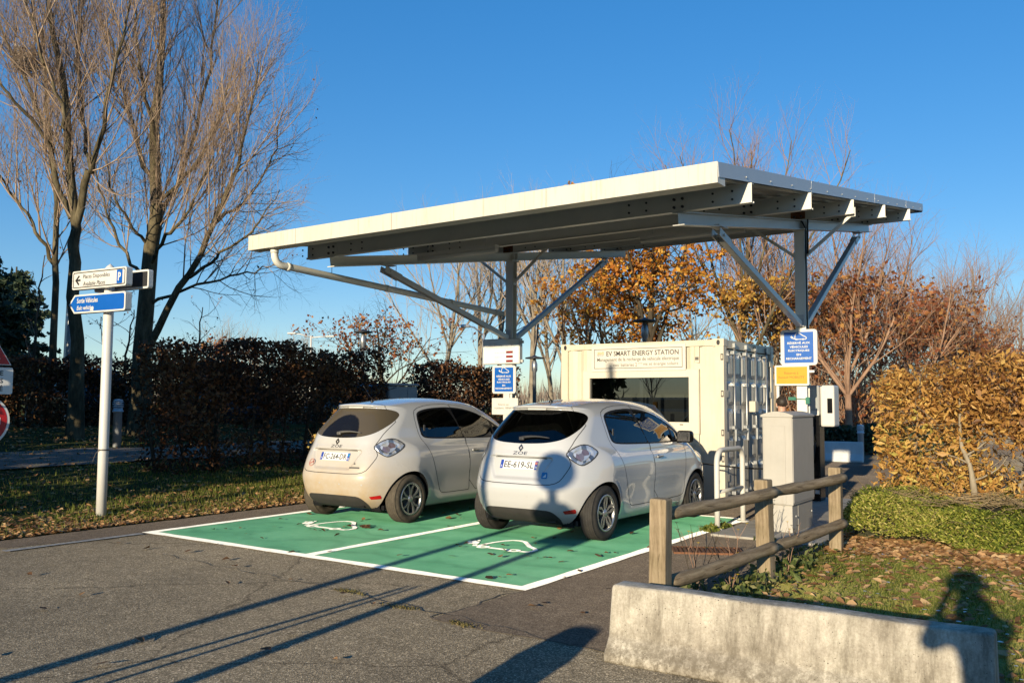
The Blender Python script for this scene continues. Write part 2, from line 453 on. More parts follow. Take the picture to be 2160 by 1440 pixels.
# old joint and a patch seam in the asphalt
M_['tar'] = simple('tar_joint', (.10, .086, .066), .9, var=.3)
mb = MB()
for (x0, y0, x1, y1, w) in ((-8.3, 5.50, -5.4, 5.36, .005), (-5.4, 5.36, -2.6, 5.04, .008), (-4.19, 6.2, -4.19, 5.06, .008)):
    prev = None; n = int(math.hypot(x1-x0, y1-y0)/.08)
    for k in range(n+1):
        t_ = k/n; p = Vector((x0+(x1-x0)*t_+.03*math.sin(k*.7+x0)+.02*math.sin(k*1.9), y0+(y1-y0)*t_+.03*math.sin(k*.9+y0)+.015*math.sin(k*2.3), .0055)); d = Vector((-(y1-y0), x1-x0, 0)).normalized()*w*(.5+.5*abs(math.sin(k*.37)))
        cur = (mb.bm.verts.new(p-d), mb.bm.verts.new(p+d))
        if prev: mb.bm.faces.new((prev[0], cur[0], cur[1], prev[1]))
        prev = cur
tag(mb.build('road_joint', M_['tar']), kind='structure')
# concrete slab by the charger and the rusty drain cover
M_['slab'] = simple('slab_concrete', (.36, .33, .28), .9, var=.25, vscale=7, bmp=.4, bscale=60)
mb = MB(); mb.box2((-4.02, 10.12, -.02), (-2.5, 15.2, .03), bevel=.006)
tag(mb.build('concrete_slab', M_['slab']), kind='structure')
M_['rust'] = simple('rusty_iron', (.20, .085, .038), .85, var=.4, vscale=25, bmp=.4)
mb = MB(); th = math.atan2(9.13-8.84, -3.33+3.92)
Mg = Matrix.Rotation(math.atan2(.30, .57), 3, 'Z')
gc = Vector((-3.63, 9.04, 0))
for k in range(15):
    mb.box(gc+Mg@Vector((-.33+k*.047, 0, .012)), (.028, .36, .02), Mg)
for s in (-1, 1):
    mb.box(gc+Mg@Vector((0, s*.19, .0125)), (.70, .02, .022), Mg); mb.box(gc+Mg@Vector((s*.36, 0, .0125)), (.02, .40, .022), Mg)
mb.box(gc+Vector((0, 0, .005)), (.70, .36, .006), Mg)
o = mb.build('drain_grate', M_['rust']); tag(o, 'rusty iron drain grate set in the asphalt behind the wooden fence', 'drain grate')

# footpath on the bank
M_['path'] = simple('gravel_path', (.17, .145, .115), .95, var=.3, vscale=9, bmp=.6, bscale=90)
ys = np.linspace(-20, 50, 141); P = []
for y in ys:
    for x in np.linspace(-16.7, -15.1, 5): P.append((x+.25*math.sin(y*.12), y, float(gz(x+.25*math.sin(y*.12), y))+.03))
P = np.array(P); i = np.arange(140)[:, None]*5+np.arange(4)[None]
o = np_mesh('footpath', P, np.stack([i, i+1, i+6, i+5], -1).reshape(-1, 4), M_['path'], smooth=True); tag(o, kind='structure')

# lawn on the right with wavy left edge
def lawn_edge(y): return -2.72+.05*np.sin(y*2.1)+.04*np.sin(y*5.3+1)
ny = 90; Yl = np.linspace(5.2, 16, ny); nx = 40
V = []
for y in Yl:
    xe = lawn_edge(y)
    for k in range(nx):
        x = xe+(k/(nx-1))**1.3*(14-xe); V.append((x, y, float(gz(x, y))+.012*(1 if k else 0)))
i = np.arange(ny-1)[:, None]*nx+np.arange(nx-1)[None]
o = np_mesh('lawn', V, np.stack([i, i+1, i+nx+1, i+nx], -1).reshape(-1, 4), M_['lawn'], smooth=True); o.location.z = .006; tag(o, kind='structure')

# ---------------------------------------------------------------- grass and leaf litter
def blades(name, P, hmin, hmax, wid, mat, lean=.5):
    n = len(P); a = rng.uniform(0, 2*math.pi, n); h = rng.uniform(hmin, hmax, n)
    side = np.stack([np.cos(a), np.sin(a), np.zeros(n)], 1)*(wid*rng.uniform(.6, 1.4, n))[:, None]
    b = a+rng.normal(1.57, .6, n); tip = np.stack([np.cos(b)*h*lean*rng.uniform(0, 1.6, n), np.sin(b)*h*lean*rng.uniform(0, 1.6, n), h], 1)
    V = np.stack([P-side, P+side, P+tip], 1).reshape(-1, 3)
    F = np.arange(3*n).reshape(-1, 3)
    return np_mesh(name, V, F, mat, tint=rng.uniform(0, 1, n))
def flat_leaves(name, P, size, mat, lift=.6, tint=None):
    n = len(P); a = rng.uniform(0, 2*math.pi, n); s = size*rng.uniform(.55, 1.3, n)
    d = np.stack([np.cos(a), np.sin(a), rng.normal(0, .25*lift, n)], 1); e = np.stack([-np.sin(a), np.cos(a), rng.normal(0, .35*lift, n)], 1)
    w = rng.uniform(.5, .85, n)
    c = P+np.array([0, 0, 1])*(.006+.25*s*lift*rng.uniform(0, 1, n))[:, None]
    dS = d*s[:, None]*.5; eS = e*(s*w)[:, None]*.5
    up = np.stack([np.zeros(n), np.zeros(n), s*rng.uniform(0, .3, n)*lift], 1)
    pts = [c-dS, c-dS*.35-eS+up, c+dS*.4-eS*.8+up*.6, c+dS, c+dS*.4+eS*.8+up*.3, c-dS*.35+eS+up*.8]
    V = np.stack(pts, 1).reshape(-1, 3); F = []
    base = np.arange(n)*6
    F = np.concatenate([np.stack([base, base+1, base+2, base+3], 1), np.stack([base, base+3, base+4, base+5], 1)])
    t = rng.uniform(0, 1, n) if tint is None else tint
    return np_mesh(name, V, F, mat, tint=np.concatenate([t, t]))
M_['grass'] = leafmat('grass_blades', [(0, (.10, .145, .024)), (.5, (.21, .25, .042)), (.85, (.33, .32, .075)), (1, (.46, .36, .14))], .6, .5)
M_['litter'] = leafmat('dead_leaves', [(0, (.17, .08, .035)), (.35, (.34, .18, .075)), (.7, (.50, .29, .13)), (1, (.62, .42, .21))], .7, .2)
M_['litter_dk'] = leafmat('brown_leaves', [(0, (.07, .035, .018)), (.5, (.17, .085, .035)), (1, (.32, .18, .08))], .75, .15)

def on_ground(x, y, dz=0.0): return np.stack([x, y, gz(x, y)+dz], 1)
n = 52000; x = -10.47-np.abs(rng.exponential(1.9, n)); y = rng.uniform(1.5, 15.5, n)
k = (x > -19) & (rng.uniform(0, 1, n) < np.where(x > -11.1, .55, 1)); x, y = x[k], y[k]
pat = np.sin(x*2.3+y*1.1)+np.sin(x*.9-y*2.0+1)+np.sin(y*.8); k = rng.uniform(-2.2, 2.2, len(x)) < pat+.9; x, y = x[k], y[k]
tag(blades('verge_grass', on_ground(x, y), .03, .10, .006, M_['grass']), kind='stuff')
n = 7000; x = -10.40-np.abs(rng.exponential(.55, n))-.02; y = rng.uniform(1.0, 14.5, n)
x2 = -10.5-rng.uniform(0, 9, 5200); y2 = rng.uniform(1, 15, 5200); x = np.r_[x, x2]; y = np.r_[y, y2]
x3 = rng.uniform(-26, -17, 2500); y3 = rng.uniform(2, 16, 2500); x = np.r_[x, x3]; y = np.r_[y, y3]
tag(flat_leaves('fallen_leaves', on_ground(x, y, .012), .07, M_['litter'], .8), kind='stuff')

n = 110000; y = rng.uniform(5.25, 12.2, n); x = lawn_edge(y)+np.abs(rng.uniform(0, 5.2, n))**1.0
pat = np.sin(x*2.9+y*2.3)+np.sin(x*1.7-y*3.1+1)+np.sin(y*1.8+x); k = (rng.uniform(-2.6, 2.4, n) < pat+.9) & (x < 2.5); x, y = x[k], y[k]
tag(blades('lawn_grass', on_ground(x, y, .012), .018, .055, .0045, M_['grass'], .9), kind='stuff')
n = 7500; y = rng.uniform(5.3, 11.5, n); x = lawn_edge(y)+.05+rng.uniform(0, 5, n)
k = (rng.uniform(0, 1, n) < .40+.60*np.clip((y-8.2)/1.8, 0, 1)**2) & (x < 2.5); x, y = x[k], y[k]
tag(flat_leaves('lawn_leaves', on_ground(x, y, .028), .075, M_['litter'], .8), kind='stuff')
n = 2600; y = rng.uniform(9.5, 10.75, n)+.0; x = rng.uniform(-2.6, 2.5, n); y = y-.06*(x+2.6)
tag(flat_leaves('leaf_carpet', on_ground(x, y, .03), .08, M_['litter'], .8), kind='stuff')
# a thin scatter of leaves, twigs and bits on asphalt and green paint
x = rng.uniform(-9.6, -2.7, 90); y = rng.uniform(2.5, 11.5, 90)
x = np.r_[x, rng.normal(-7.85, .16, 22), rng.uniform(-9.5, -4.3, 26)]; y = np.r_[y, rng.normal(8.12, .06, 22), rng.uniform(6.4, 9.0, 26)]
tag(flat_leaves('scattered_leaves', np.stack([x, y, np.full(len(x), .012)], 1), .075, M_['litter_dk'], .7), kind='stuff')
# moss along the asphalt joint
n = 1300; t = rng.uniform(0, 1, n); x = -5.5+1.95*t+rng.normal(0, .02, n); y = 5.35-.32*t+rng.normal(0, .025, n)+.04*np.sin(t*13)
k = rng.uniform(0, 1, n) < np.clip(np.sin(t*17)+.3*np.sin(t*41), 0, 1); 
M_['moss'] = leafmat('moss', [(0, (.10, .085, .03)), (.6, (.17, .14, .045)), (1, (.24, .18, .08))], .9, .1)
tag(blades('moss_joint', np.stack([x, y, np.full(n, .004)], 1)[k], .008, .022, .006, M_['moss'], 1.2), kind='stuff')
# ================================================================ canopy
YP = 13.68; SL = .1575
def zb(y): return 3.58+SL*(y-8.93)          # underside of the sloping beams
can = empty('solar_canopy', (-6.65, YP, 0)); CL = Vector(can.location)
tag(can, 'pale steel carport with a sloping roof on two branching posts over both parked cars', 'carport')
def cbuild(mb, name, m, parent=can):
    bmesh.ops.translate(mb.bm, verts=mb.bm.verts, vec=-CL); return mb.build(name, m, parent)
PX = (-9.41, -3.895)
BH = .15
def ibeam(mb, a, b, w, h, up, tw=.008, tf=.012):
    """I section between a and b; h measured along up"""
    a = Vector(a); b = Vector(b); d = (b-a).normalized(); up = Vector(up); up = (up-d*up.dot(d)).normalized()
    mb.bar(a+up*(h/2-tf/2), b+up*(h/2-tf/2), w, tf, up=up); mb.bar(a-up*(h/2-tf/2), b-up*(h/2-tf/2), w, tf, up=up)
    mb.bar(a, b, tw, h-2*tf, up=up)
for x in PX:
    zt = zb(YP)
    mb = MB(); ibeam(mb, (x, YP, -.0), (x, YP, zt-.004), .157, .15, (0, 1, 0)); mb.box((x, YP, .012), (.32, .32, .024)); mb.box((x, YP, zt-.012), (.20, .22, .018))
    cbuild(mb, 'post', M_['canopy'])
    mb = MB(); y0, y1 = 8.93+.02, 18.5; ibeam(mb, (x, y0, zb(y0)+BH/2), (x, y1, zb(y1)+BH/2), .14, BH, (0, 0, 1))
    mb.box((x, YP, zb(YP)+BH/2), (.13, .012, BH-.03)); mb.box((x, YP+.12, zb(YP+.12)+BH/2), (.13, .012, BH-.03))
    cbuild(mb, 'beam', M_['canopy'] if x < -5 else M_['steel'])
    # V struts of square tube with a fork plate at the top
    base = 2.83
    for (yt, s) in ((10.18, -1), (17.42, 1)):
        A = Vector((x, YP+s*.14, base)); B = Vector((x, yt, zb(yt)-.10)); d = (B-A).normalized()
        mb = MB(); mb.bar(A, B-d*.12, .09, .09, bevel=.008)
        for q in (-1, 1): mb.bar(B-d*.30+Vector((q*.052, 0, 0)), B+d*.10+Vector((q*.052, 0, 0)), .010, .10)
        mb.box((x, yt+s*.02, zb(yt)-.006), (.15, .30, .012)); mb.box((x, YP+s*.10, base-.03), (.14, .07, .012)); mb.box((x, YP+s*.085, base+.05), (.10, .014, .20))
        mb.lathe([(.018, -.075), (.018, .075)], (x, B.y-d.y*.03, B.z-d.z*.03), 'x', 10)
        cbuild(mb, 'strut', M_['steel'])
    # knee braces across
    for s in (-1, 1):
        mb = MB(); A = Vector((x+s*.085, YP-.02, zb(YP)-.42)); yy = 13.57 if s < 0 else 13.57
        B = Vector((x+s*.78, YP-.02, zb(YP)+.10+(.04 if s > 0 else 0))); mb.bar(A, B, .045, .045); mb.box(B+Vector((0, -.02, .04)), (.12, .01, .14)); mb.box(A, (.02, .09, .12))
        cbuild(mb, 'knee_brace', M_['canopy'])
# purlins (C section, web towards the road)
XR = -3.06; XL = -9.93
PY = (8.98, 11.27, 13.57, 15.86, 18.2)
bolt = []
for y in PY:
    z0_ = zb(y)+BH+.004; H = .215; mb = MB()
    mb.box2((XL, y-.004, z0_), (XR, y+.002, z0_+H)); mb.box2((XL, y+.002, z0_), (XR, y+.068, z0_+.005)); mb.box2((XL, y+.002, z0_+H-.005), (XR, y+.068, z0_+H))
    mb.box2((XL, y+.063, z0_+.005), (XR, y+.068, z0_+.025))
    mb.box2((XL, y-.028, z0_-.002), (XR, y-.004, z0_+.004))
    for x in PX:
        for dx in (-.62, -.40, .40, .62):
            for dz in (.06, .15): mb.lathe([(.013, -.012), (.013, .0)], (x+dx, y-.004, z0_+dz), 'y', 8, mi=1)
        for dx in (-.05, .05):
            for dz in (.05, .14): mb.lathe([(.017, -.022), (.017, 0)], (x+dx, y-.012, z0_+dz), 'y', 6, mi=1)
        n0 = len(mb.bm.faces); mb.box2((x-.11, y-.012, z0_), (x+.11, y-.0042, z0_+.19), mi=2 if y == 13.57 else 0)
    cbuild(mb, 'purlin', [M_['canopy'], M_['darkgrey'], M_['rust']])
# roof deck (trapezoidal sheet), glass panels on top, edge trim
FX0, FX1, FY = -10.2, -3.10, 8.09
ytop0, ytop1 = 8.13, 19.85
def zr(y): return zb(y)+BH+.215+.012
M_['deck'] = simple('deck_sheet', (.20, .195, .18), .5, metal=.35, var=.15)
mb = MB(); nrib = 34; w = (FX1-.02-(FX0+.02))/nrib
prof = []
for k in range(nrib):
    a = FX0+.02+k*w; prof += [(a, 0), (a+w*.45, 0), (a+w*.55, .04), (a+w*.9, .04)]
prof.append((FX1-.02, 0))
A = [mb.bm.verts.new((x, ytop0, zr(ytop0)+z)) for x, z in prof]; B = [mb.bm.verts.new((x, ytop1, zr(ytop1)+z)) for x, z in prof]
for k in range(len(prof)-1): mb.bm.faces.new((A[k], A[k+1], B[k+1], B[k]))
cbuild(mb, 'roof_deck', M_['deck'])
M_['pv'] = simple('solar_panel_glass', (.012, .016, .035), .12, var=.2, vscale=1)
mb = MB(); zt = lambda y: zr(y)+.075
for i in range(7):
    for j in range(4):
        xa = FX0+.06+i*(FX1-FX0-.12)/7; xb = xa+(FX1-FX0-.12)/7-.02; ya = ytop0+.1+j*2.9; yb = ya+2.86
        mb.bar(((xa+xb)/2, ya, zt(ya)), ((xa+xb)/2, yb, zt(yb)), xb-xa, .03)
cbuild(mb, 'solar_panel', M_['pv'])
mb = MB()      # front gutter box
zf0, zf1 = 3.775, 3.987
mb.box2((FX0, FY, zf0), (FX1, FY+.006, zf1)); mb.box2((FX0, FY+.006, zf0), (FX1, FY+.20, zf0+.006)); mb.box2((FX0, FY+.20, zf0), (FX1, FY+.206, zf0+.15))
mb.box2((FX0, FY+.006, zf1-.005), (FX1, FY+.05, zf1)); mb.box2((FX0, FY+.006, zf0+.006), (FX0+.005, FY+.20, zf1-.03)); mb.box2((FX1-.005, FY+.006, zf0+.006), (FX1, FY+.20, zf1-.06))
mb.box2((-7.56, FY-.004, zf0-.002), (-7.42, FY, zf1+.002))
for xx in (-5.1, -9.2): mb.box2((xx-.003, FY-.0012, zf0), (xx+.003, FY, zf1), mi=1)
for xx in (-7.562, -7.418): mb.box2((xx-.003, FY-.0015, zf0), (xx+.003, FY, zf1), mi=1)
def fasciamat():
    m, n, l, b = nmat('fascia_paint')
    tc = n.new('ShaderNodeTexCoord').outputs['Object']
    t = noise(n, l, 2.2, 6, .65, tc, (1, 1, .12)); t2 = noise(n, l, 30, 5, .7, tc, (1, 1, .05))
    r = ramp(n, l, t.outputs[0], [(.3, (.55, .515, .43)), (.6, (.61, .575, .49))])
    s = ramp(n, l, t2.outputs[0], [(.54, (1, 1, 1)), (.74, (.74, .68, .58))])
    l.new(mixc(n, l, 1.0, r.outputs[0], s.outputs[0], 'MULTIPLY'), b.inputs['Base Color']); b.inputs['Roughness'].default_value = .45
    return m
M_['fascia'] = fasciamat(); M_['ochre_stain'] = simple('joint_stain', (.26, .22, .16), .7)
cbuild(mb, 'gutter_fascia', [M_['fascia'], M_['ochre_stain']])
M_['trim'] = simple('grey_trim', (.40, .42, .44), .4, metal=.2, var=.06)
for x, s in ((FX1, 1), (FX0, -1)):
    mb = MB(); mb.bar((x+s*.004, FY+.012, zr(FY)+.083), (x+s*.004, ytop1+.05, zr(ytop1+.05)+.083), .008, .15); mb.bar((x-s*.05, FY+.012, zr(FY)+.157), (x-s*.05, ytop1+.05, zr(ytop1+.05)+.157), .10, .006)
    if s > 0:
        for k in range(14):
            y = 8.9+k*.82; mb.lathe([(.012, 0), (.010, .010)], (x+.008, y, zr(y)+.05), 'x', 8)
        for y in (11.4, 15.2, 18.0): mb.box((x+.009, y, zr(y)+.083), (.002, .012, .145))
    cbuild(mb, 'edge_trim', M_['trim'])
mb = MB(); mb.bar((FX0, ytop1+.03, zr(ytop1)+.07), (FX1, ytop1+.03, zr(ytop1)+.07), .01, .17); cbuild(mb, 'rear_trim', M_['trim'])
# downpipe from the gutter to the post
def arc(a, b, c, n=7):
    a, b, c = Vector(a), Vector(b), Vector(c); return [((1-t)**2)*a+2*t*(1-t)*b+t*t*c for t in [k/n for k in range(n+1)]]
mb = MB(); pA = Vector((-9.78, 8.22, 3.775)); pB = Vector((-9.77, 8.22, 3.56)); pE = Vector((-9.50, 13.52, 3.29)); d = (pE-pB).normalized()
pts = [pA, pA-Vector((0, 0, .06))]+arc(pA-Vector((0, 0, .07)), pB-Vector((0, 0, .02)), pB+d*.2)+[pE]
mb.tube(pts, .052, 14); mb.tube([pA+Vector((0, 0, .0)), pA-Vector((0, 0, .06))], .060, 14); mb.tube([pB+d*.21, pB+d*.27], .058, 14)
for t in (.42, .72, .96): mb.tube([pB+d*(t*5.3-.03), pB+d*(t*5.3+.03)], .058, 14)
cbuild(mb, 'downpipe', M_['canopy'])
for t in (.20, .46, .93):
    p = pB+d*(t*5.3); mb = MB(); mb.tube([p+Vector((0, 0, .05)), Vector((p.x, p.y, zb(p.y)+.15))], .005, 6); cbuild(mb, 'pipe_hanger', M_['galv'])
# strip lights below the purlins and cables at the right post
M_['lamp_off'] = simple('lamp_diffuser', (.60, .58, .53), .35, var=.05)
for (xa, xb, y) in ((-8.85, -7.35, 10.3), (-6.05, -4.35, 12.45)):
    z = zb(y)+.02; mb = MB(); mb.box2((xa, y-.05, z+.05), (xb, y+.05, z+.10)); mb.lathe([(.045, xa), (.045, xb)], (0, y, z+.03), 'x', 12)
    for xx in (xa+.2, xb-.2): mb.tube([(xx, y, z+.1), (xx, y, zr(y))], .006, 6)
    cbuild(mb, 'strip_light', M_['lamp_off'])
mb = MB(); x, y = PX[1]+.05, YP-.085
mb.tube(arc((x-.08, y+.03, zb(YP)+.02), (x-.09, y-.03, zb(YP)+.33), (x+.05, y, zb(YP)+.01))+[(x+.05, y+.02, zb(YP)-.9), (x+.05, y+.02, 2.75)], .012, 8)
mb.tube(arc((x+.0, y+.03, zb(YP)+.14), (x+.12, y-.03, zb(YP)+.33), (x+.085, y, zb(YP)+.01))+[(x+.075, y+.02, zb(YP)-.4)], .016, 8)
cbuild(mb, 'cable', M_['black'])

# ================================================================ sign boards
def plate(mb, w, h, r, y0, y1, cx=0, cz=0, mi=0): mb.prism(rrect(w, h, r, 5, cx, cz), y0, y1, mi=mi)
def ev_sign(loc, rz, w, h, label, tall):
    t = empty('reserved_parking_sign', loc, rz); tag(t, label, 'sign', 'blue electric vehicle parking signs')
    mb = MB(); plate(mb, w, h, .05, 0, .028); mb.build('sign_panel', M_['sign_white'], t)
    mb = MB(); plate(mb, w*.80, h*.86, .006, -.002, 0); mb.build('blue_face', M_['sign_blue'], t)
    mb = MB(); s = w*.46; zt_ = h*(.20 if not tall else .22)
    ev_symbol(mb, lambda u, v, k: (-.5*s+u*s, -.0032-.0003*k, zt_+v*s*.98), .024)
    mb.build('car_symbol', M_['sign_white'], t)
    rows = [('RÉSERVÉ AUX', .62), ('VÉHICULES', .50), ('ÉLECTRIQUES', .58), ('EN', .12), ('RECHARGEMENT', .70)]
    zz = h*.125 if not tall else h*.115
    for k, (s_, ww) in enumerate(rows):
        hh = h*(.062 if s_[0] not in 'RVÉ' or s_ in ('EN', 'RECHARGEMENT') else .075)
        if 'É' in s_: hh = h*.078
        text('lettering', s_, M_['sign_white'], t, 0, zz-k*h*.108+(h*.008 if 'É' in s_ else 0), -.0035, w=w*ww, h=hh, bold=.025)
    return t
ev_sign((-3.92, YP-.115, 2.47), 0, .56, .555, 'larger blue and white electric vehicle sign on the right canopy post', False)
ev_sign((-9.495, YP-.115, 2.035), 0, .545, .535, 'smaller blue electric vehicle sign below the display on the left post', True)
t = empty('yellow_sign', (-4.03, YP-.135, 2.04)); tag(t, 'yellow reserved sign in a white frame below the right blue sign', 'sign')
mb = MB(); plate(mb, .53, .315, .02, 0, .03); mb.box2((-.25, .03, -.16), (-.21, .07, -.50)); mb.box2((.1, .03, -.1), (.14, .05, .1)); mb.box2((.26, .015, .04), (.34, .03, .075)); mb.build('sign_frame', M_['sign_white'], t)
mb = MB(); plate(mb, .475, .262, .004, -.002, 0); mb.build('sign_face', M_['yellow'], t)
text('lettering', 'Réservé à', M_['ochre'], t, -.005, .035, -.0028, w=.215); text('lettering', 'Renault MOBILITY', M_['ochre'], t, -.005, -.03, -.0028, w=.40)
t = empty('white_sign', (-9.46, YP-.13, 1.525)); tag(t, 'small white reserved sign low on the left canopy post behind the cars', 'sign')
mb = MB(); plate(mb, .60, .315, .012, 0, .022); mb.box2((-.05, .022, .10), (.09, .05, .30)); mb.box2((-.05, .022, -.10), (.09, .05, -.30)); mb.build('sign_panel', M_['white'], t)
text('lettering', 'Réservé aux', M_['ink_grey'], t, -.03, .035, -.001, w=.25); text('lettering', 'résidents', M_['ink_grey'], t, -.13, -.03, -.001, w=.22); text('lettering', 'RENAULT', M_['ink_grey'], t, .13, -.03, -.001, w=.22, bold=.01)
# energy display
t = empty('energy_display', (-9.535, YP-.16, 2.57)); tag(t, 'white solar energy display board with red digits on the left post', 'display board')
mb = MB(); mb.box((0, .05, 0), (.86, .10, .485), bevel=.006); mb.box((.45, .06, .17), (.05, .04, .05)); mb.box((.45, .06, -.19), (.05, .04, .05)); mb.build('housing', M_['steel'], t)
mb = MB(); plate(mb, .82, .445, .004, -.002, 0)
def dispmat():
    m, n, l, b = nmat('display_face')
    tc = n.new('ShaderNodeTexCoord').outputs['Object']
    w = n.new('ShaderNodeTexNoise'); w.inputs['Scale'].default_value = 2.4; w.inputs['Detail'].default_value = 1; l.new(tc, w.inputs[0])
    r = ramp(n, l, w.outputs[0], [(.4, (.72, .72, .68)), (.55, (.66, .75, .76)), (.7, (.74, .74, .70))]); l.new(r.outputs[0], b.inputs['Base Color']); b.inputs['Roughness'].default_value = .3; return m
mb.build('display_face', dispmat(), t)
text('lettering', "L'ÉNERGIE DU SOLEIL", M_['ink_grey'], t, -.12, .11, -.003, w=.33, h=.035)
text('lettering', 'RENAULT ÉNERGIE', M_['ink_grey'], t, -.18, .148, -.003, w=.20, h=.010)
mb = MB(); mb.box((-.02, -.0026, .068), (.68, .001, .003)); mb.build('rule_line', M_['ink_grey'], t)
for k, (s_, ww) in enumerate((('Puissance instantanée', .22), ('Énergie totale', .16), ('CO2 évité', .09))):
    z = -.018-k*.085
    text('lettering', s_, M_['ink_grey'], t, -.14, z-.005, -.003, w=ww, h=.013, align='L')
    mb = MB(); mb.box((.20, -.003, z), (.155, .002, .044)); mb.build('readout', M_['ink'], t)
    text('digits', ('12463', '28745', '18205')[k], M_['red'], t, .2, z, -.0055, w=.14, h=.036, bold=.03)

# ================================================================ container
CX0, CX1, CY0, CY1, CH = -7.82, -4.876, 12.9, 15.33, 2.605
con = empty('shipping_container', ((CX0+CX1)/2, (CY0+CY1)/2, 0)); CC = Vector(con.location)
tag(con, 'cream half length shipping container with a window, behind the parked cars', 'container')
def kbuild(mb, name, m, parent=con, **k):
    bmesh.ops.translate(mb.bm, verts=mb.bm.verts, vec=-CC); return mb.build(name, m, parent, **k)
def dirtypaint(name, base, rust=.0, streak=.5):
    m, n, l, b = nmat(name)
    tc = n.new('ShaderNodeTexCoord').outputs['Object']
    t = noise(n, l, 3, 8, .7, tc); t2 = noise(n, l, 16, 6, .7, tc, (1, 1, .06))
    r = ramp(n, l, t.outputs[0], [(.3, tuple(c*.88 for c in base)), (.65, base)])
    s = ramp(n, l, t2.outputs[0], [(.5, (1, 1, 1)), (.75, (.80, .74, .64))])
    l.new(mixc(n, l, streak, r.outputs[0], mixc(n, l, 1.0, r.outputs[0], s.outputs[0], 'MULTIPLY')), b.inputs['Base Color'])
    b.inputs['Roughness'].default_value = .5
    t3 = noise(n, l, 5, 2, .5, tc); bump(n, l, b, t3.outputs[0], .12, .01)
    return m
M_['cream'] = dirtypaint('cream_container_paint', (.62, .565, .455))
M_['doorpaint'] = dirtypaint('container_door_paint', (.50, .485, .45)); 
M_['doorpaint'].node_tree.nodes['Principled BSDF'].inputs['Roughness'].default_value = .22
# corrugated long wall with a window opening
wx0, wx1, wz0, wz1 = -7.315, -5.36, 1.12, 2.07
def corr(x):
    p = .278; u = ((x-CX0-.16) % p)/p; d = .036
    if u < .25: return 0.0
    if u < .5: return d*(u-.25)/.25*1.0
    if u < .75: return d
    return d*(1-u)/.25
def corrwall(mb, x0, x1, z0_, z1_, y):
    xs = [x0]; p = .278; k0 = int((x0-CX0)/p)-1
    for k in range(k0, k0+16):
        for q in (0, .25, .5, .75):
            xx = CX0+.16+(k+q)*p
            if x0+.004 < xx < x1-.004: xs.append(xx)
    xs = sorted(xs)+[x1]
    A = [(mb.bm.verts.new((x, y+corr(x), z0_)), mb.bm.verts.new((x, y+corr(x), z1_))) for x in xs]
    for a, b in zip(A, A[1:]): mb.bm.faces.new((a[0], b[0], b[1], a[1]))
mb = MB(); yw = CY0+.03
for (a, b_, c, d_) in ((CX0+.13, wx0, .16, CH-.10), (wx1, CX1-.36, .16, CH-.10), (wx0, wx1, .16, wz0), (wx0, wx1, wz1, CH-.10)): corrwall(mb, a, b_, c, d_, yw)
mb.box2((CX1-.36, CY0+.035, .16), (CX1-.13, CY0+.042, CH-.10))
kbuild(mb, 'side_wall', M_['cream'], fixn=False)
mb = MB(); mb.box2((CX0+.13, CY1-.05, .16), (CX1-.13, CY1-.02, CH-.1)); kbuild(mb, 'rear_wall', M_['cream'])
mb = MB(); mb.box2((CX0+.03, CY0+.13, .16), (CX0+.06, CY1-.13, CH-.1)); kbuild(mb, 'end_wall', M_['cream'])
mb = MB(); mb.box2((CX0+.1, CY0+.1, CH-.035), (CX1-.1, CY1-.1, CH-.02)); kbuild(mb, 'roof', M_['cream'])
mb = MB(); mb.box2((CX0+.1, CY0+.1, .14), (CX1-.1, CY1-.1, .17)); kbuild(mb, 'floor', M_['darkgrey'])
mb = MB()    # frame rails and corner posts
for y in (CY0, CY1-.06):
    mb.box2((CX0+.17, y+.008, CH-.105), (CX1-.17, y+.06, CH-.012)); mb.box2((CX0+.17, y+.008, .02), (CX1-.17, y+.06, .165))
for (x, sx) in ((CX0, 1), (CX1, -1)):
    for (y, sy) in ((CY0, 1), (CY1, -1)):
        a = (x+sx*.006, y+sy*.006, .118); mb.box2(a, (x+sx*.135, y+sy*.13, CH-.118))
    mb.box2((x+sx*.008, CY0+.165, CH-.14), (x+sx*.07, CY1-.165, CH-.012)); mb.box2((x+sx*.008, CY0+.165, .02), (x+sx*.07, CY1-.165, .15))
kbuild(mb, 'frame', M_['cream'])
for (x, sx) in ((CX0, 1), (CX1, -1)):
    for (y, sy) in ((CY0, 1), (CY1, -1)):
        for z in (0, CH-.118):
            mb = MB(); mb.box2((x, y, z), (x+sx*.178, y+sy*.162, z+.118), bevel=.006)
            c = kbuild(mb, 'corner_casting', M_['cream'])
            mb = MB(); ov = [(.028*math.cos(2*math.pi*k/16), .042*math.sin(2*math.pi*k/16)*1.0) for k in range(16)]
            yy = y-.002 if sy > 0 else y+.002
            mb.prism([(x+sx*.089+u, z+.059+v) for u, v in ov], yy, y+sy*.02)
            bmesh.ops.translate(mb.bm, verts=mb.bm.verts, vec=-CC); mb.build('casting_hole', M_['ink'], c)
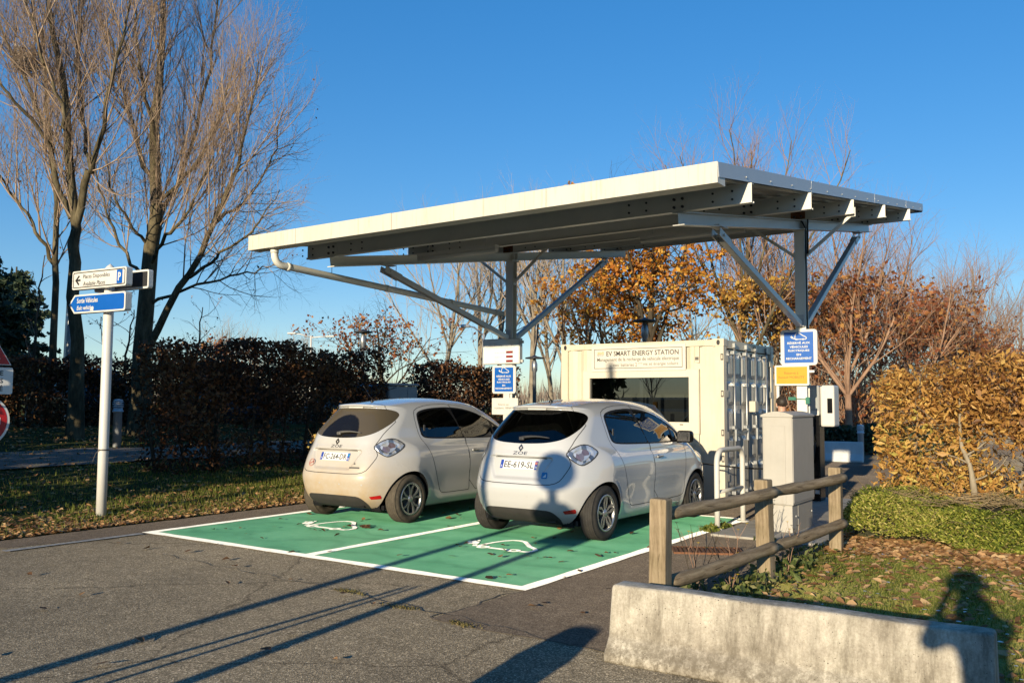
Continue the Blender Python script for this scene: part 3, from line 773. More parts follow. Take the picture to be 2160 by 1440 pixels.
# window
M_['frame_cream'] = simple('window_frame_paint', (.64, .59, .49), .4, var=.04)
M_['pane'] = glassmat('dark_window_pane', (.16, .17, .17), refl=.11)
mb = MB(); o_ = [(wx0-.06, wz0-.0), (wx1+.06, wz0-.0), (wx1+.06, wz1+.06), (wx0-.06, wz1+.06)]; i_ = [(wx0+.06, wz0+.18), (wx1-.10, wz0+.18), (wx1-.10, wz1-.055), (wx0+.06, wz1-.055)]
mb.ring(o_, i_, CY0+.006, CY0+.09)
W = kbuild(mb, 'window', M_['frame_cream'])
mb = MB(); mb.quad([(i_[0][0], CY0+.05, i_[0][1]), (i_[1][0], CY0+.05, i_[1][1]), (i_[2][0], CY0+.05, i_[2][1]), (i_[3][0], CY0+.05, i_[3][1])])
bmesh.ops.translate(mb.bm, verts=mb.bm.verts, vec=-CC); mb.build('pane', M_['pane'], W)
mb = MB(); mb.box2((-5.62, CY0+.004, wz0+.135), (-5.56, CY0+.006, wz0+.15)); bmesh.ops.translate(mb.bm, verts=mb.bm.verts, vec=-CC); mb.build('vent_slot', M_['ink'], W)
mb = MB(); mb.ring([(wx0-.07, wz0-.0), (wx1+.07, wz0), (wx1+.07, wz1+.07), (wx0-.07, wz1+.07)], [(wx0-.061, wz0+.001), (wx1+.061, wz0+.001), (wx1+.061, wz1+.061), (wx0-.061, wz1+.061)], CY0+.014, CY0+.05); mb.box2((wx0-.06, CY0+.014, wz0-.19), (wx1+.06, CY0+.03, wz0-.003))
kbuild(mb, 'window_surround', M_['cream'])
# things seen through the window: cabinets, white box, yellow bin
M_['inner'] = simple('cabinet_grey', (.50, .52, .54), .4)
mb = MB()
for k in range(3): mb.box2((-7.5+k*.72, 14.2, .17), (-7.5+k*.72+.68, 14.9, 1.75+.12*(k == 1)), bevel=.01)
mb.box2((-6.36, 13.0, .17), (-6.30, 13.06, 2.4)); kbuild(mb, 'battery_cabinet', M_['inner'])
mb = MB(); mb.box2((-6.78, 13.2, 1.42), (-6.60, 13.4, 1.70), bevel=.015); kbuild(mb, 'inverter_box', M_['white'])
mb = MB(); mb.box2((-6.20, 13.15, 1.30), (-6.13, 13.2, 1.62)); kbuild(mb, 'warning_panel', M_['yellow'])
# door end (facing +x): two leaves with recessed pressings, lock rods, hinges
dx = CX1-.055
for k, (ya, yb) in enumerate(((CY0+.14, (CY0+CY1)/2-.012), ((CY0+CY1)/2+.012, CY1-.14))):
    mb = MB(); mb.box2((dx-.03, ya, .165), (dx, yb, CH-.155))
    npan = 3; pw = (yb-ya-.10)/npan
    for i in range(npan):
        for j in range(5):
            y0 = ya+.05+i*pw+.02; y1 = y0+pw-.05; z0_ = .26+j*.435; z1_ = z0_+.385
            a = [(dx+.0015, y0, z0_), (dx+.0015, y1, z0_), (dx+.0015, y1, z1_), (dx+.0015, y0, z1_)]
            b_ = [(dx+.032, y0+.05, z0_+.07), (dx+.032, y1-.05, z0_+.07), (dx+.032, y1-.05, z1_-.07), (dx+.032, y0+.05, z1_-.07)]
            A = [mb.bm.verts.new(p) for p in a]; B = [mb.bm.verts.new(p) for p in b_]
            mb.bm.faces.new(B)
            for q in range(4): mb.bm.faces.new((A[q], A[(q+1) % 4], B[(q+1) % 4], B[q]))
    D = kbuild(mb, 'door', M_['doorpaint'])
    for q, f in enumerate((.28, .80) if k == 0 else (.2, .72)):
        y = ya+(yb-ya)*f; mb = MB(); mb.lathe([(.017, .12), (.017, CH-.06)], (dx+.062, y, 0), 'z', 12)
        for z in (.20, .62, 1.22, 1.9, CH-.2): mb.box2((dx+.005, y-.045, z-.03), (dx+.075, y+.045, z+.03), bevel=.006)
        mb.box2((dx+.045, y-.03, .08), (dx+.085, y+.03, .15)); mb.box2((dx+.045, y-.03, CH-.12), (dx+.085, y+.03, CH-.05))
        mb.bar((dx+.085, y, 1.16), (dx+.075, y+(.34 if q == 0 else -.30), 1.12), .012, .035); mb.box2((dx+.06, y-.035, 1.0), (dx+.095, y+.035, 1.2), bevel=.01)
        bmesh.ops.translate(mb.bm, verts=mb.bm.verts, vec=-CC); mb.build('lock_rod', M_['galv'], D)
    for z in (.45, 1.1, 1.75, 2.3):
        y = ya-.02 if k == 0 else yb+.02; mb = MB(); mb.box2((dx-.004, y-.075, z-.055), (dx+.05, y+.09, z+.055), bevel=.006); bmesh.ops.translate(mb.bm, verts=mb.bm.verts, vec=-CC); mb.build('hinge', M_['cream'], D)
mb = MB(); mb.box2((dx-.02, (CY0+CY1)/2-.02, .17), (dx+.004, (CY0+CY1)/2+.02, CH-.16)); kbuild(mb, 'door_seal', M_['rubber'])
mb = MB(); mb.box2((dx+.03, (CY0+CY1)/2-.10, 1.46), (dx+.16, (CY0+CY1)/2+.06, 1.64), bevel=.012); kbuild(mb, 'lock_box', M_['cream'])
mb = MB()
for z in (.75, 1.15, 1.75, 2.32):
    mb.box2((CX1-.052, CY0-.004, z-.05), (CX1-.012, CY0+.008, z+.05)); mb.box2((CX1-.04, CY0-.006, z-.03), (CX1-.02, CY0+.0, z+.03), mi=1)
kbuild(mb, 'hinge_recess', [M_['darkgrey'], M_['cream']])
mb = MB(); mb.box2((-5.37, CY0+.03, 2.24), (-5.29, CY0+.04, 2.54)); mb.box2((-5.36, CY0+.028, 2.28), (-5.30, CY0+.03, 2.33), mi=1); kbuild(mb, 'marking_plate', [M_['cream'], M_['ink_grey']])
# name board
t = empty('name_board', (-6.355, CY0+.004, 2.335)); tag(t, 'wide cream name board above the container window', 'sign')
mb = MB(); mb.box((0, .0, 0), (1.70, .03, .425), bevel=.004); M_['board'] = simple('name_board_paint', (.60, .575, .53), .4, var=.03); mb.build('board', M_['board'], t)
mb = MB(); a, b_ = .80, .165; mb.ring([(-a, -b_), (a, -b_), (a, b_), (-a, b_)], [(-a+.010, -b_+.010), (a-.010, -b_+.010), (a-.010, b_-.010), (-a+.010, b_-.010)], -.0165, -.015); mb.build('border_line', M_['ink_grey'], t)
text('lettering', 'EV SMART ENERGY STATION', M_['ink'], t, .085, .085, -.017, w=1.30, h=.082, bold=.012)
text('lettering', 'Management de la recharge de véhicule électrique', M_['ink_grey'], t, 0, -.022, -.017, w=1.48, h=.076, bold=.006)
text('lettering', 'avec batteries 2', M_['ink_grey'], t, -.22, -.105, -.017, w=.44, h=.062); text('lettering', 'ème', M_['ink_grey'], t, .06, -.085, -.017, w=.08, h=.022); text('lettering', 'vie et énergie solaire', M_['ink_grey'], t, .42, -.105, -.017, w=.62, h=.066)
text('lettering', 'GROUPE', M_['yellow'], t, -.675, .105, -.017, w=.12, h=.032); text('lettering', 'RENAULT', M_['ink'], t, -.675, .062, -.017, w=.125, h=.022)
mb = MB(); mb.box((-.675, -.0162, .085), (.125, .001, .006)); mb.build('logo_bar', M_['yellow'], t)
# ================================================================ street furniture
# distribution cabinet on the slab
t = empty('utility_cabinet', (-3.385, 11.19, .03)); tag(t, 'tall pale grey utility cabinet standing on the concrete slab behind the wooden fence', 'cabinet')
M_['cab'] = dirtypaint('cabinet_polyester', (.42, .395, .35), streak=.35)
mb = MB(); mb.box2((-.165, -.435, 0), (.165, .435, .33), bevel=.006); mb.box2((-.168, -.20, .0), (.168, -.197, .33)); mb.build('plinth', M_['cab'], t)
mb = MB(); mb.box2((-.185, -.46, .33), (.185, .46, 1.41), bevel=.012); mb.build('body', M_['cab'], t)
mb = MB(); mb.box2((-.165, -.468, .345), (.10, -.458, 1.30), bevel=.004); mb.build('door', M_['cab'], t)
mb = MB(); mb.box2((.178, -.44, .36), (.19, .45, 1.39), bevel=.004); mb.build('side_panel', M_['cab'], t)
mb = MB()
pr = [(-.20, 1.405)]+[(-.20+.40*k/10, 1.43+.045*math.sin(math.pi*k/10)) for k in range(11)]+[(.20, 1.405)]
mb.prism(pr, -.475, .475); mb.build('lid', M_['cab'], t)
mb = MB(); mb.lathe([(.012, 0), (.010, .008)], (.19, -.38, .20), 'x', 10); mb.lathe([(.012, 0), (.010, .008)], (.19, .30, .20), 'x', 10); mb.build('bolt', M_['white'], t)

# hoop guard
t = empty('hoop_barrier', (-4.14, 11.13, 0)); tag(t, 'white tubular hoop guard at the right edge of the green bay', 'hoop barrier')
mb = MB(); y0, y1, zt_, rr = -.47, .47, 1.0, .16
pts = [(0, y0, 0), (0, y0, .4), (0, y0, zt_-rr)]+[(0, y0+rr-rr*math.cos(a), zt_-rr+rr*math.sin(a)) for a in [R(15*k) for k in range(1, 7)]]+[(0, y1-rr+rr*math.sin(a), zt_-rr+rr*math.cos(a)) for a in [R(15*k) for k in range(0, 7)]]+[(0, y1, .4), (0, y1, 0)]
mb.tube(pts, .035, 14); M_['hoop'] = dirtypaint('hoop_paint', (.60, .585, .54), streak=.6); mb.build('hoop', M_['hoop'], t)
mb = MB(); mb.tube([(0, y0, .47), (0, y1, .47)], .025, 12); mb.build('crossbar', M_['hoop'], t)
for y in (y0, y1):
    mb = MB(); mb.lathe([(.085, 0.004), (.085, .018), (.05, .022)], (0, y, 0), 'z', 14); mb.build('base_plate', M_['hoop'], t)

# wooden fence
def woodmat(name, a, b_, c, grain=(34, 34, 2.2), sc=1.0):
    m, n, l, b = nmat(name)
    tc = n.new('ShaderNodeTexCoord').outputs['Object']
    w0 = noise(n, l, 2.5, 3, .5, tc)
    ad = n.new('ShaderNodeMixRGB'); ad.blend_type = 'ADD'; ad.inputs[0].default_value = .06
    l.new(tc, ad.inputs[1]); l.new(w0.outputs['Color'], ad.inputs[2])
    t = noise(n, l, sc, 8, .7, ad.outputs[0], grain)
    t2 = noise(n, l, 3, 6, .65, tc)
    ck = noise(n, l, sc*2.0, 4, .6, ad.outputs[0], (grain[0]*1.2, grain[1]*1.2, grain[2]*.5))
    r = ramp(n, l, t.outputs[0], [(.33, a), (.5, b_), (.68, c)])
    g2 = ramp(n, l, t2.outputs[0], [(.35, (.75, .74, .66)), (.65, (1.1, 1.08, 1.05))])
    cr = ramp(n, l, ck.outputs[0], [(.31, (.22, .19, .16)), (.37, (1, 1, 1))])
    c1 = mixc(n, l, 1.0, r.outputs[0], g2.outputs[0], 'MULTIPLY')
    l.new(mixc(n, l, 1.0, c1, cr.outputs[0], 'MULTIPLY'), b.inputs['Base Color']); b.inputs['Roughness'].default_value = .85
    b.inputs['Specular IOR Level'].default_value = .2
    bump(n, l, b, t.outputs[0], .6, .006); return m
M_['wood_post'] = woodmat('weathered_post', (.17, .125, .08), (.29, .225, .15), (.39, .315, .22))
M_['wood_rail'] = woodmat('weathered_rail', (.15, .11, .07), (.27, .205, .135), (.40, .32, .22))
fp = [(-2.67, 5.76), (-2.56, 7.74), (-2.45, 9.72)]
t = empty('wooden_fence', (-2.56, 7.74, 0)); FC = Vector(t.location); tag(t, 'weathered post and rail timber fence beside the lawn', 'fence')
for i, (x, y) in enumerate(fp):
    mb = MB(); w = .127
    mb.box((0, 0, .42), (w, w, 1.0), bevel=.010)
    tops = [v for v in mb.bm.verts if v.co.z > .85]
    for v in tops: v.co.z += .03-.05*abs(v.co.x/w)**1.5-.05*abs(v.co.y/w)**1.5
    for v in mb.bm.verts: v.co.x += .004*math.sin(v.co.z*9+i*2); v.co.y += .003*math.sin(v.co.z*7+i)
    o = mb.build('post', M_['wood_post'], t); o.location = (x-FC.x, y-FC.y, 0); o.rotation_euler = (0, R((.6, -.8, .4)[i]), R((2, -4, 3)[i]))
for (a, b_) in ((fp[0], fp[1]), (fp[1], fp[2])):
    for z, rr in ((.80, .050), (.315, .052)):
        A = Vector((a[0]+.012, a[1]+.055, z+(.0 if z > .5 else -.0))); B = Vector((b_[0]+.085, b_[1]-.03, z+.012)); d = (B-A); L = d.length
        mb = MB(); n = 18; pts = []; rad = []
        for k in range(n+1):
            s = k/n*L; pts.append((.006*math.sin(s*3.1+z*7), .007*math.sin(s*2.3+z*11), s)); rad.append(rr*(1+.045*math.sin(s*6+z*5)+.03*math.sin(s*13+z*9)+(.05 if k in (6, 11) else 0))*(.55 if k == 0 else 1))
        pts.append((pts[-1][0], pts[-1][1], L+.035)); rad.append(rr*.55)
        mb.tube(pts, rad, 16); o = mb.build('rail', M_['wood_rail'], t)
        o.location = A-FC; o.rotation_mode = 'QUATERNION'; o.rotation_quaternion = d.to_track_quat('Z', 'Y')

# low concrete barrier in the foreground
def concretemat():
    m, n, l, b = nmat('stained_concrete')
    tc = n.new('ShaderNodeTexCoord').outputs['Object']
    big = noise(n, l, 2.6, 8, .72, tc); st = noise(n, l, 4.5, 8, .75, tc, (2.2, 2.2, .30)); fine = noise(n, l, 70, 5, .75, tc)
    r = ramp(n, l, big.outputs[0], [(.30, (.30, .27, .225)), (.46, (.42, .385, .325)), (.62, (.53, .495, .42)), (.8, (.60, .57, .50))])
    s = ramp(n, l, st.outputs[0], [(.36, (.40, .375, .34)), (.47, (.74, .72, .68)), (.58, (1.02, 1.0, .97)), (.72, (1.22, 1.19, 1.13))])
    c = mixc(n, l, .9, r.outputs[0], mixc(n, l, 1.0, r.outputs[0], s.outputs[0], 'MULTIPLY'))
    f2 = ramp(n, l, fine.outputs[0], [(.35, (.80, .78, .75)), (.6, (1.05, 1.04, 1.03))])
    c = mixc(n, l, 1.0, c, f2.outputs[0], 'MULTIPLY')
    pit = n.new('ShaderNodeTexVoronoi'); pit.inputs['Scale'].default_value = 46; l.new(tc, pit.inputs[0])
    pm = noise(n, l, 3, 3, .6, tc)
    pth = n.new('ShaderNodeMath'); pth.operation = 'MULTIPLY_ADD'; pth.inputs[1].default_value = .34; pth.inputs[2].default_value = -.06; l.new(pm.outputs[0], pth.inputs[0])
    lt = n.new('ShaderNodeMath'); lt.operation = 'LESS_THAN'; l.new(pit.outputs['Distance'], lt.inputs[0]); l.new(pth.outputs[0], lt.inputs[1])
    pr = n.new('ShaderNodeMath'); pr.operation = 'LESS_THAN'; pr.inputs[1].default_value = .52
    sx = n.new('ShaderNodeSeparateColor'); l.new(pit.outputs['Color'], sx.inputs[0]); l.new(sx.outputs[0], pr.inputs[0])
    pp = n.new('ShaderNodeMath'); pp.operation = 'MULTIPLY'; l.new(lt.outputs[0], pp.inputs[0]); l.new(pr.outputs[0], pp.inputs[1])
    c = mixc(n, l, pp.outputs[0], c, (.10, .085, .065))
    # grime that has risen from the wet foot of the block
    sz = n.new('ShaderNodeSeparateXYZ'); l.new(tc, sz.inputs[0])
    mz = n.new('ShaderNodeMapRange'); mz.inputs[1].default_value = .0; mz.inputs[2].default_value = .30; mz.inputs[3].default_value = 1; mz.inputs[4].default_value = 0; l.new(sz.outputs[2], mz.inputs[0])
    gm = ramp(n, l, noise(n, l, 16, 6, .8, tc).outputs[0], [(.42, (0, 0, 0)), (.56, (1, 1, 1))])
    gq = n.new('ShaderNodeMath'); gq.operation = 'MULTIPLY'; l.new(mz.outputs[0], gq.inputs[0]); l.new(gm.outputs[0], gq.inputs[1])
    c = mixc(n, l, gq.outputs[0], c, (.15, .125, .09))
    l.new(c, b.inputs['Base Color']); b.inputs['Roughness'].default_value = .93; b.inputs['Specular IOR Level'].default_value = .2
    h = n.new('ShaderNodeMath'); h.operation = 'MULTIPLY_ADD'; h.inputs[1].default_value = -1.2; l.new(pp.outputs[0], h.inputs[0]); l.new(fine.outputs[0], h.inputs[2])
    bump(n, l, b, h.outputs[0], .55, .006); return m
M_['concrete'] = concretemat()
def barrier(name, L, prof, mat, nl=60):
    """profile (y, z) swept along x with softly worn edges"""
    V = []; F = []; m = len(prof)
    xs = [-L/2, -L/2+.006, -L/2+.02]+list(np.linspace(-L/2+.05, L/2-.05, nl))+[L/2-.02, L/2-.006, L/2]
    for i, x in enumerate(xs):
        e = min(abs(x+L/2), abs(x-L/2)); s = 1 if e > .019 else (.988 if e > .005 else .965)
        for (y, z) in prof:
            V.append((x, y*s, z*(s if z > .05 else 1)+.0025*math.sin(x*7+y*9)))
    n = len(xs)
    for i in range(n-1):
        for k in range(m):
            j = (k+1) % m; F.append((i*m+k, i*m+j, (i+1)*m+j, (i+1)*m+k))
    mb = MB(); vs = [mb.bm.verts.new(v) for v in V]
    for f in F: mb.bm.faces.new([vs[k] for k in f]).smooth = True
    mb.bm.faces.new([vs[k] for k in range(m)][::-1]); mb.bm.faces.new([vs[(n-1)*m+k] for k in range(m)])
    return mb.build(name, mat)
def spline_prof(pts, rnd=.018, n=3):
    out = []
    m = len(pts)
    for k in range(m):
        p = Vector(pts[k]); a = (Vector(pts[k-1])-p); c = (Vector(pts[(k+1) % m])-p)
        ra = min(rnd, a.length*.4); rc = min(rnd, c.length*.4); a.normalize(); c.normalize()
        A = p+a*ra; C = p+c*rc
        for q in range(n+1):
            t_ = q/n; out.append(tuple(((1-t_)**2)*A+2*t_*(1-t_)*p+t_*t_*C))
    return out
prof = spline_prof([(.20, 0), (.195, .05), (.125, .15), (.075, .455), (-.075, .455), (-.125, .15), (-.195, .05), (-.20, 0)])
o = barrier('concrete_barrier', 2.13, prof, M_['concrete']); o.location = (-1.575, 5.07, 0); o.rotation_euler = (0, 0, R(.7))
tag(o, 'long low pale concrete barrier in the right foreground with a shadow across its end', 'concrete barrier')
M_['far_conc'] = simple('far_concrete', (.62, .62, .60), .85, var=.12)
prof2 = spline_prof([(.28, 0), (.28, .06), (.15, .22), (.085, .55), (-.085, .55), (-.15, .22), (-.28, .06), (-.28, 0)])
for k, (x, y, rz, lab) in enumerate(((-7.35, 24.8, 14, 'white concrete block partly hidden behind the charging pillar'), (-6.15, 25.35, 10, 'white concrete block standing alone before the dark low hedge'))):
    o = barrier('barrier_block', 1.05, prof2, M_['far_conc'], 8); o.location = (x, y, 0); o.rotation_euler = (0, 0, R(rz)); tag(o, lab, 'concrete block', 'white concrete blocks on the far car park')

# left direction post
PB = Vector((-11.22, 6.6, 0)); PB.z = float(gz(PB.x, PB.y))-.05
t = empty('direction_post', PB); tag(t, 'tall white post with direction boards on the left grass verge', 'signpost')
M_['post_white'] = simple('post_white_paint', (.62, .605, .57), .4, var=.05, vscale=3)
mb = MB(); mb.lathe([(.066, 0), (.066, 1.0), (.066, 3.40-PB.z), (.045, 3.43-PB.z), (.0, 3.47-PB.z)], (0, 0, 0), 'z', 20); mb.build('pole', M_['post_white'], t)
mb = MB(); mb.lathe([(.0685, .93), (.0685, .95)], (0, 0, 0), 'z', 20); mb.tube([(.03, -.062, .94), (-.04, -.08, .90), (-.09, -.09, .80), (-.10, -.085, .77)], .004, 6); mb.build('band', M_['ink_grey'], t)
D = Matrix.Rotation(R(5.6), 4, 'Z')
def board(name, z, shape, label):
    b = empty(name, PB+Vector((0, 0, 0))); b.location = (PB.x, PB.y, z); b.rotation_euler = (0, 0, R(5.6)); tag(b, label, 'sign'); return b
b = board('parking_sign', 3.245, None, 'white board with a blue P pointing left to available places, topmost on the post')
mb = MB(); plate(mb, 1.13, .255, .03, -.17, -.075); mb.build('casing', M_['sign_white'], b)
mb = MB(); mb.ring(rrect(1.085, .215, .022), rrect(1.06, .19, .016), -.1722, -.17); mb.build('border_line', M_['ink'], b)
mb = MB(); mb.prism([(-.50, 0), (-.425, .068), (-.40, .052), (-.447, .012), (-.385, .012), (-.385, -.014), (-.447, -.014), (-.405, -.058), (-.43, -.07)], -.1725, -.1705); mb.build('arrow', M_['ink'], b)
text('lettering', 'Places Disponibles', M_['ink'], b, -.33, .035, -.1725, w=.56, h=.072, align='L'); text('lettering', 'Available Places', M_['ink'], b, -.33, -.055, -.1725, w=.47, h=.062, align='L', shear=.25)
mb = MB(); plate(mb, .115, .185, .01, -.1725, -.1705, .43, 0); P_ = mb.build('blue_square', M_['sign_blue'], b)
text('lettering', 'P', M_['sign_white'], P_, .43, 0, -.1738, w=.06, h=.115, bold=.03)
b = board('rear_parking_sign', 3.235, None, 'dark back of a second board behind the white parking board')
mb = MB(); plate(mb, 1.13, .255, .03, .10, .17, .10); mb.build('casing', M_['sign_white'], b)
mb = MB(); plate(mb, 1.08, .20, .01, .092, .10, .10); mb.build('back_panel', M_['ink'], b)
b = board('exit_sign', 2.915, None, 'blue arrow board for vehicle exit pointing left, below the white board')
def arrowp(g): 
    w, h = .565-g, .128-g*.9
    return [(-.62+g*1.5, 0), (-.50+g*.6, h), (w-.03, h), (w-.008, h-.008), (w, h-.03), (w, -h+.03), (w-.008, -h+.008), (w-.03, -h), (-.50+g*.6, -h)]
mb = MB(); mb.prism(arrowp(0), -.17, -.075); mb.build('casing', M_['sign_white'], b)
mb = MB(); mb.prism(arrowp(.024), -.172, -.17); mb.build('blue_face', M_['sign_blue'], b)
text('lettering', 'Sortie Véhicules', M_['sign_white'], b, -.44, .045, -.1738, w=.44, h=.070, align='L', bold=.02); text('lettering', 'Exit vehicles', M_['sign_white'], b, -.44, -.055, -.1738, w=.35, h=.058, align='L', shear=.2, bold=.02)
mb = MB(); mb.prism([(-.16, -.10), (-.10, -.04), (-.08, -.06), (-.085, -.105)], -.1745, -.1725); mb.build('peeled_patch', M_['sign_white'], b)

# signs at the left edge (facing the cross road)
SP = Vector((-11.79, 5.275, 0)); SP.z = float(gz(SP.x, SP.y))-.02
RZ = R(82)
t = empty('road_sign_post', SP, RZ); tag(t, 'galvanised post carrying road signs at the left edge of the picture', 'signpost')
mb = MB(); mb.lathe([(.03, 0), (.03, 2.75)], (0, .035, 0), 'z', 14); mb.build('pole', M_['galv'], t)
b = empty('warning_sign', (SP.x, SP.y, 2.24), RZ); tag(b, 'red bordered triangular warning sign at the left picture edge', 'sign')
tri = lambda s: [(-s*.5, -s*.289), (s*.5, -s*.289), (0, s*.577)]
mb = MB(); mb.prism(tri(.66), -.012, .0); mb.build('sign_panel', M_['sign_white'], b)
mb = MB(); mb.ring(tri(.63), tri(.40), -.014, -.0125); mb.build('red_border', M_['red'], b)
mb = MB(); mb.box((0, -.0135, -.02), (.05, .002, .14)); mb.build('symbol', M_['ink'], b)
b = empty('text_panel', (SP.x, SP.y, 1.845), RZ); tag(b, 'white panel with black capitals below the triangular warning sign', 'sign')
mb = MB(); plate(mb, .71, .345, .03, -.012, 0); mb.build('sign_panel', M_['sign_white'], b)
for k, s_ in enumerate(('E', 'S', 'É')): text('lettering', s_, M_['ink'], b, .24, .10-k*.10+(.008 if s_ == 'É' else 0), -.0135, h=.062 if s_ != 'É' else .078, align='R', bold=.02)
b = empty('no_entry_sign', (SP.x, SP.y, 1.33), RZ); tag(b, 'round red sign with a white rim, lowest at the left picture edge', 'sign')
c = lambda r: [(r*math.cos(2*math.pi*k/40), r*math.sin(2*math.pi*k/40)) for k in range(40)]
mb = MB(); mb.prism(c(.34), -.012, 0); mb.build('sign_panel', M_['sign_white'], b)
mb = MB(); mb.prism(c(.31), -.014, -.0125); mb.build('red_disc', M_['red'], b)
mb = MB(); mb.box((0, -.015, 0), (.46, .002, .09)); mb.build('white_bar', M_['sign_white'], b)

# bollard lights
M_['bol'] = simple('bollard_grey', (.62, .64, .67), .5, var=.12)
def bollard(x, y, z, lab):
    t = empty('bollard_light', (x, y, z)); tag(t, lab, 'bollard light', 'grey louvred bollard lights')
    mb = MB(); mb.lathe([(.085, 0), (.085, .74), (.105, .745), (.105, .775), (.088, .78), (.088, .84)], n=20); mb.build('post', M_['bol'], t)
    mb = MB(); pr = []
    for k in range(3):
        z_ = .845+k*.042; pr += [(.07, z_), (.108, z_+.002), (.108, z_+.014), (.075, z_+.026)]
    mb.lathe(pr+[(.10, .975), (.07, 1.0), (0, 1.01)], n=20); mb.build('louvre_head', M_['bol'], t)
    return t
bollard(-16.73, 10.12, .62, 'grey louvred bollard light beside the path behind the white direction post')
bollard(-6.0, 26.8, .0, 'grey bollard light behind the far concrete blocks by the dark hedge')

# transformer cabinet between the hedges
M_['cabblue'] = simple('grey_cabinet_paint', (.26, .28, .30), .5, var=.1)
t = empty('electrical_cabinet', (-13.7, 15.15, .3), R(0)); tag(t, 'low blue grey electrical cabinet in the gap between the dark hedges', 'cabinet')
mb = MB(); mb.box((0, 0, .83), (.5, .98, 1.66), bevel=.01); mb.build('body', M_['cabblue'], t)
mb = MB(); mb.box((0, 0, 1.70), (.58, 1.06, .05), bevel=.008); mb.build('lid', M_['cabblue'], t)
for yy, w in ((-.17, .60), (.32, .34)):
    mb = MB(); mb.box((.252, yy, .85), (.01, w, 1.5), bevel=.003); mb.build('door', M_['cabblue'], t)
mb = MB(); mb.prism(tri(.11), -.003, 0, M=Matrix.Translation((.2605, -.12, 1.35)) @ Matrix.Rotation(R(90), 4, 'Z')); mb.build('warning_sticker', M_['yellow'], t)

# charging station behind the right post
t = empty('charging_station', (-3.99, 14.62, .03)); tag(t, 'white and black charging pillar with a screen behind the right canopy post', 'charging station')
M_['gloss_black'] = simple('gloss_black', (.008, .008, .009), .15, var=.2); M_['gpanel'] = simple('grey_glass_panel', (.34, .36, .36), .12, var=.1)
mb = MB(); mb.box2((-.125, -.14, 0), (.115, .16, 1.38), bevel=.015); mb.build('pedestal', M_['gloss_black'], t)
mb = MB(); mb.box2((-.14, -.16, 1.383), (.115, .16, 1.87), bevel=.02); mb.build('head', M_['white'], t)
mb = MB(); mb.box2((-.02, -.1655, 1.46), (.11, -.155, 1.865), bevel=.003); mb.build('glass_panel', M_['gpanel'], t)
mb = MB(); mb.box2((-.135, -.165, 1.385), (.113, -.158, 1.45)); mb.build('label_strip', M_['sign_white'], t)
mb = MB(); mb.box2((.12, -.10, 1.20), (.345, .22, 1.875), bevel=.03); B_ = mb.build('side_unit', M_['white'], t)
mb = MB(); mb.box2((.235, -.104, 1.42), (.315, -.098, 1.66), bevel=.003); mb.build('screen', M_['gloss_black'], B_)
mb = MB(); mb.tube(arc((-.05, -.15, 1.1), (-.0, -.30, .2), (.05, -.15, .95), 14), .014, 8); mb.build('cable', M_['black'], t)
mb = MB(); mb.box2((-.14, -.17, 1.30), (-.02, -.142, 1.37)); mb.box2((-.02, -.143, .9), (.02, -.141, 1.2)); mb.box2((.03, -.15, .12), (.10, -.141, .18)); mb.build('label_plate', M_['sign_white'], t)
# left charging post next to the left canopy post (seen through the car windows)
t = empty('charging_post', (-8.75, 12.95, 0)); tag(t, 'white charging post with a looped cable in front of the left parked car', 'charging station')
mb = MB(); mb.box((0, 0, .75), (.26, .2, 1.5), bevel=.03); mb.build('body', M_['white'], t)
mb = MB(); mb.box((0, -.102, 1.15), (.16, .006, .25), bevel=.002); mb.build('front_panel', M_['gloss_black'], t)
mb = MB(); mb.tube(arc((.1, -.11, 1.05), (.35, -.2, .4), (.13, -.05, .9), 14), .014, 8); mb.build('cable', M_['black'], t)
# green clip on the right post
mb = MB(); mb.box2((-4.10, YP-.10, 1.655), (-3.98, YP-.085, 1.705)); mb.box2((-3.83, YP-.12, 1.60), (-3.77, YP-.07, 1.70)); mb.tube([(-4.0, YP-.10, 1.68), (-3.8, YP-.10, 1.67)], .006, 6)
M_['clipgreen'] = simple('green_plastic', (.01, .15, .10), .5); o = mb.build('cable_clip', M_['clipgreen']); tag(o, 'small green cable clip strapped to the right canopy post', 'cable clip')
# chain across the container front
mb = MB(); mb.tube([(-5.1+.0, 12.3, .72)]+[(-5.1+1.75*k/12, 12.3-.1*k/12, .72-.045*math.sin(math.pi*k/12)) for k in range(1, 13)], .012, 8)
o = mb.build('rope', M_['black']); tag(o, 'thin dark rope stretched between container corner and grey cabinet', 'rope')

# lamps
def mushroom(x, y, z0_, zt_, lab):
    t = empty('lamp_post', (x, y, z0_)); tag(t, lab, 'lamp post', 'mushroom topped lamp posts')
    H = zt_-z0_; mb = MB(); mb.lathe([(.07, 0), (.06, H-.5), (.10, H-.42), (.10, H-.22), (.07, H-.12), (.04, H-.02)], n=14); mb.build('pole', M_['galv'], t)
    mb = MB(); mb.lathe([(.33, H-.02), (.32, H+.02), (.10, H+.06), (.03, H+.10), (0, H+.11)], n=22); mb.build('lamp_shade', M_['darkgrey'], t)
mushroom(-21.17, 21.74, .3, 4.0, 'mushroom lamp post rising behind the dark hedge beside a red leaved tree')
mushroom(-16.31, 25.15, .0, 3.13, 'short mushroom lamp post between the left canopy post and the container')
mushroom(-10.5, 21.79, .0, 3.86, 'mushroom lamp post just above the container roof before the orange oak')
t = empty('street_light', (-34.0, 31.1, 0)); tag(t, 'white double armed street light far behind the dark hedge', 'street light', 'far street lights')
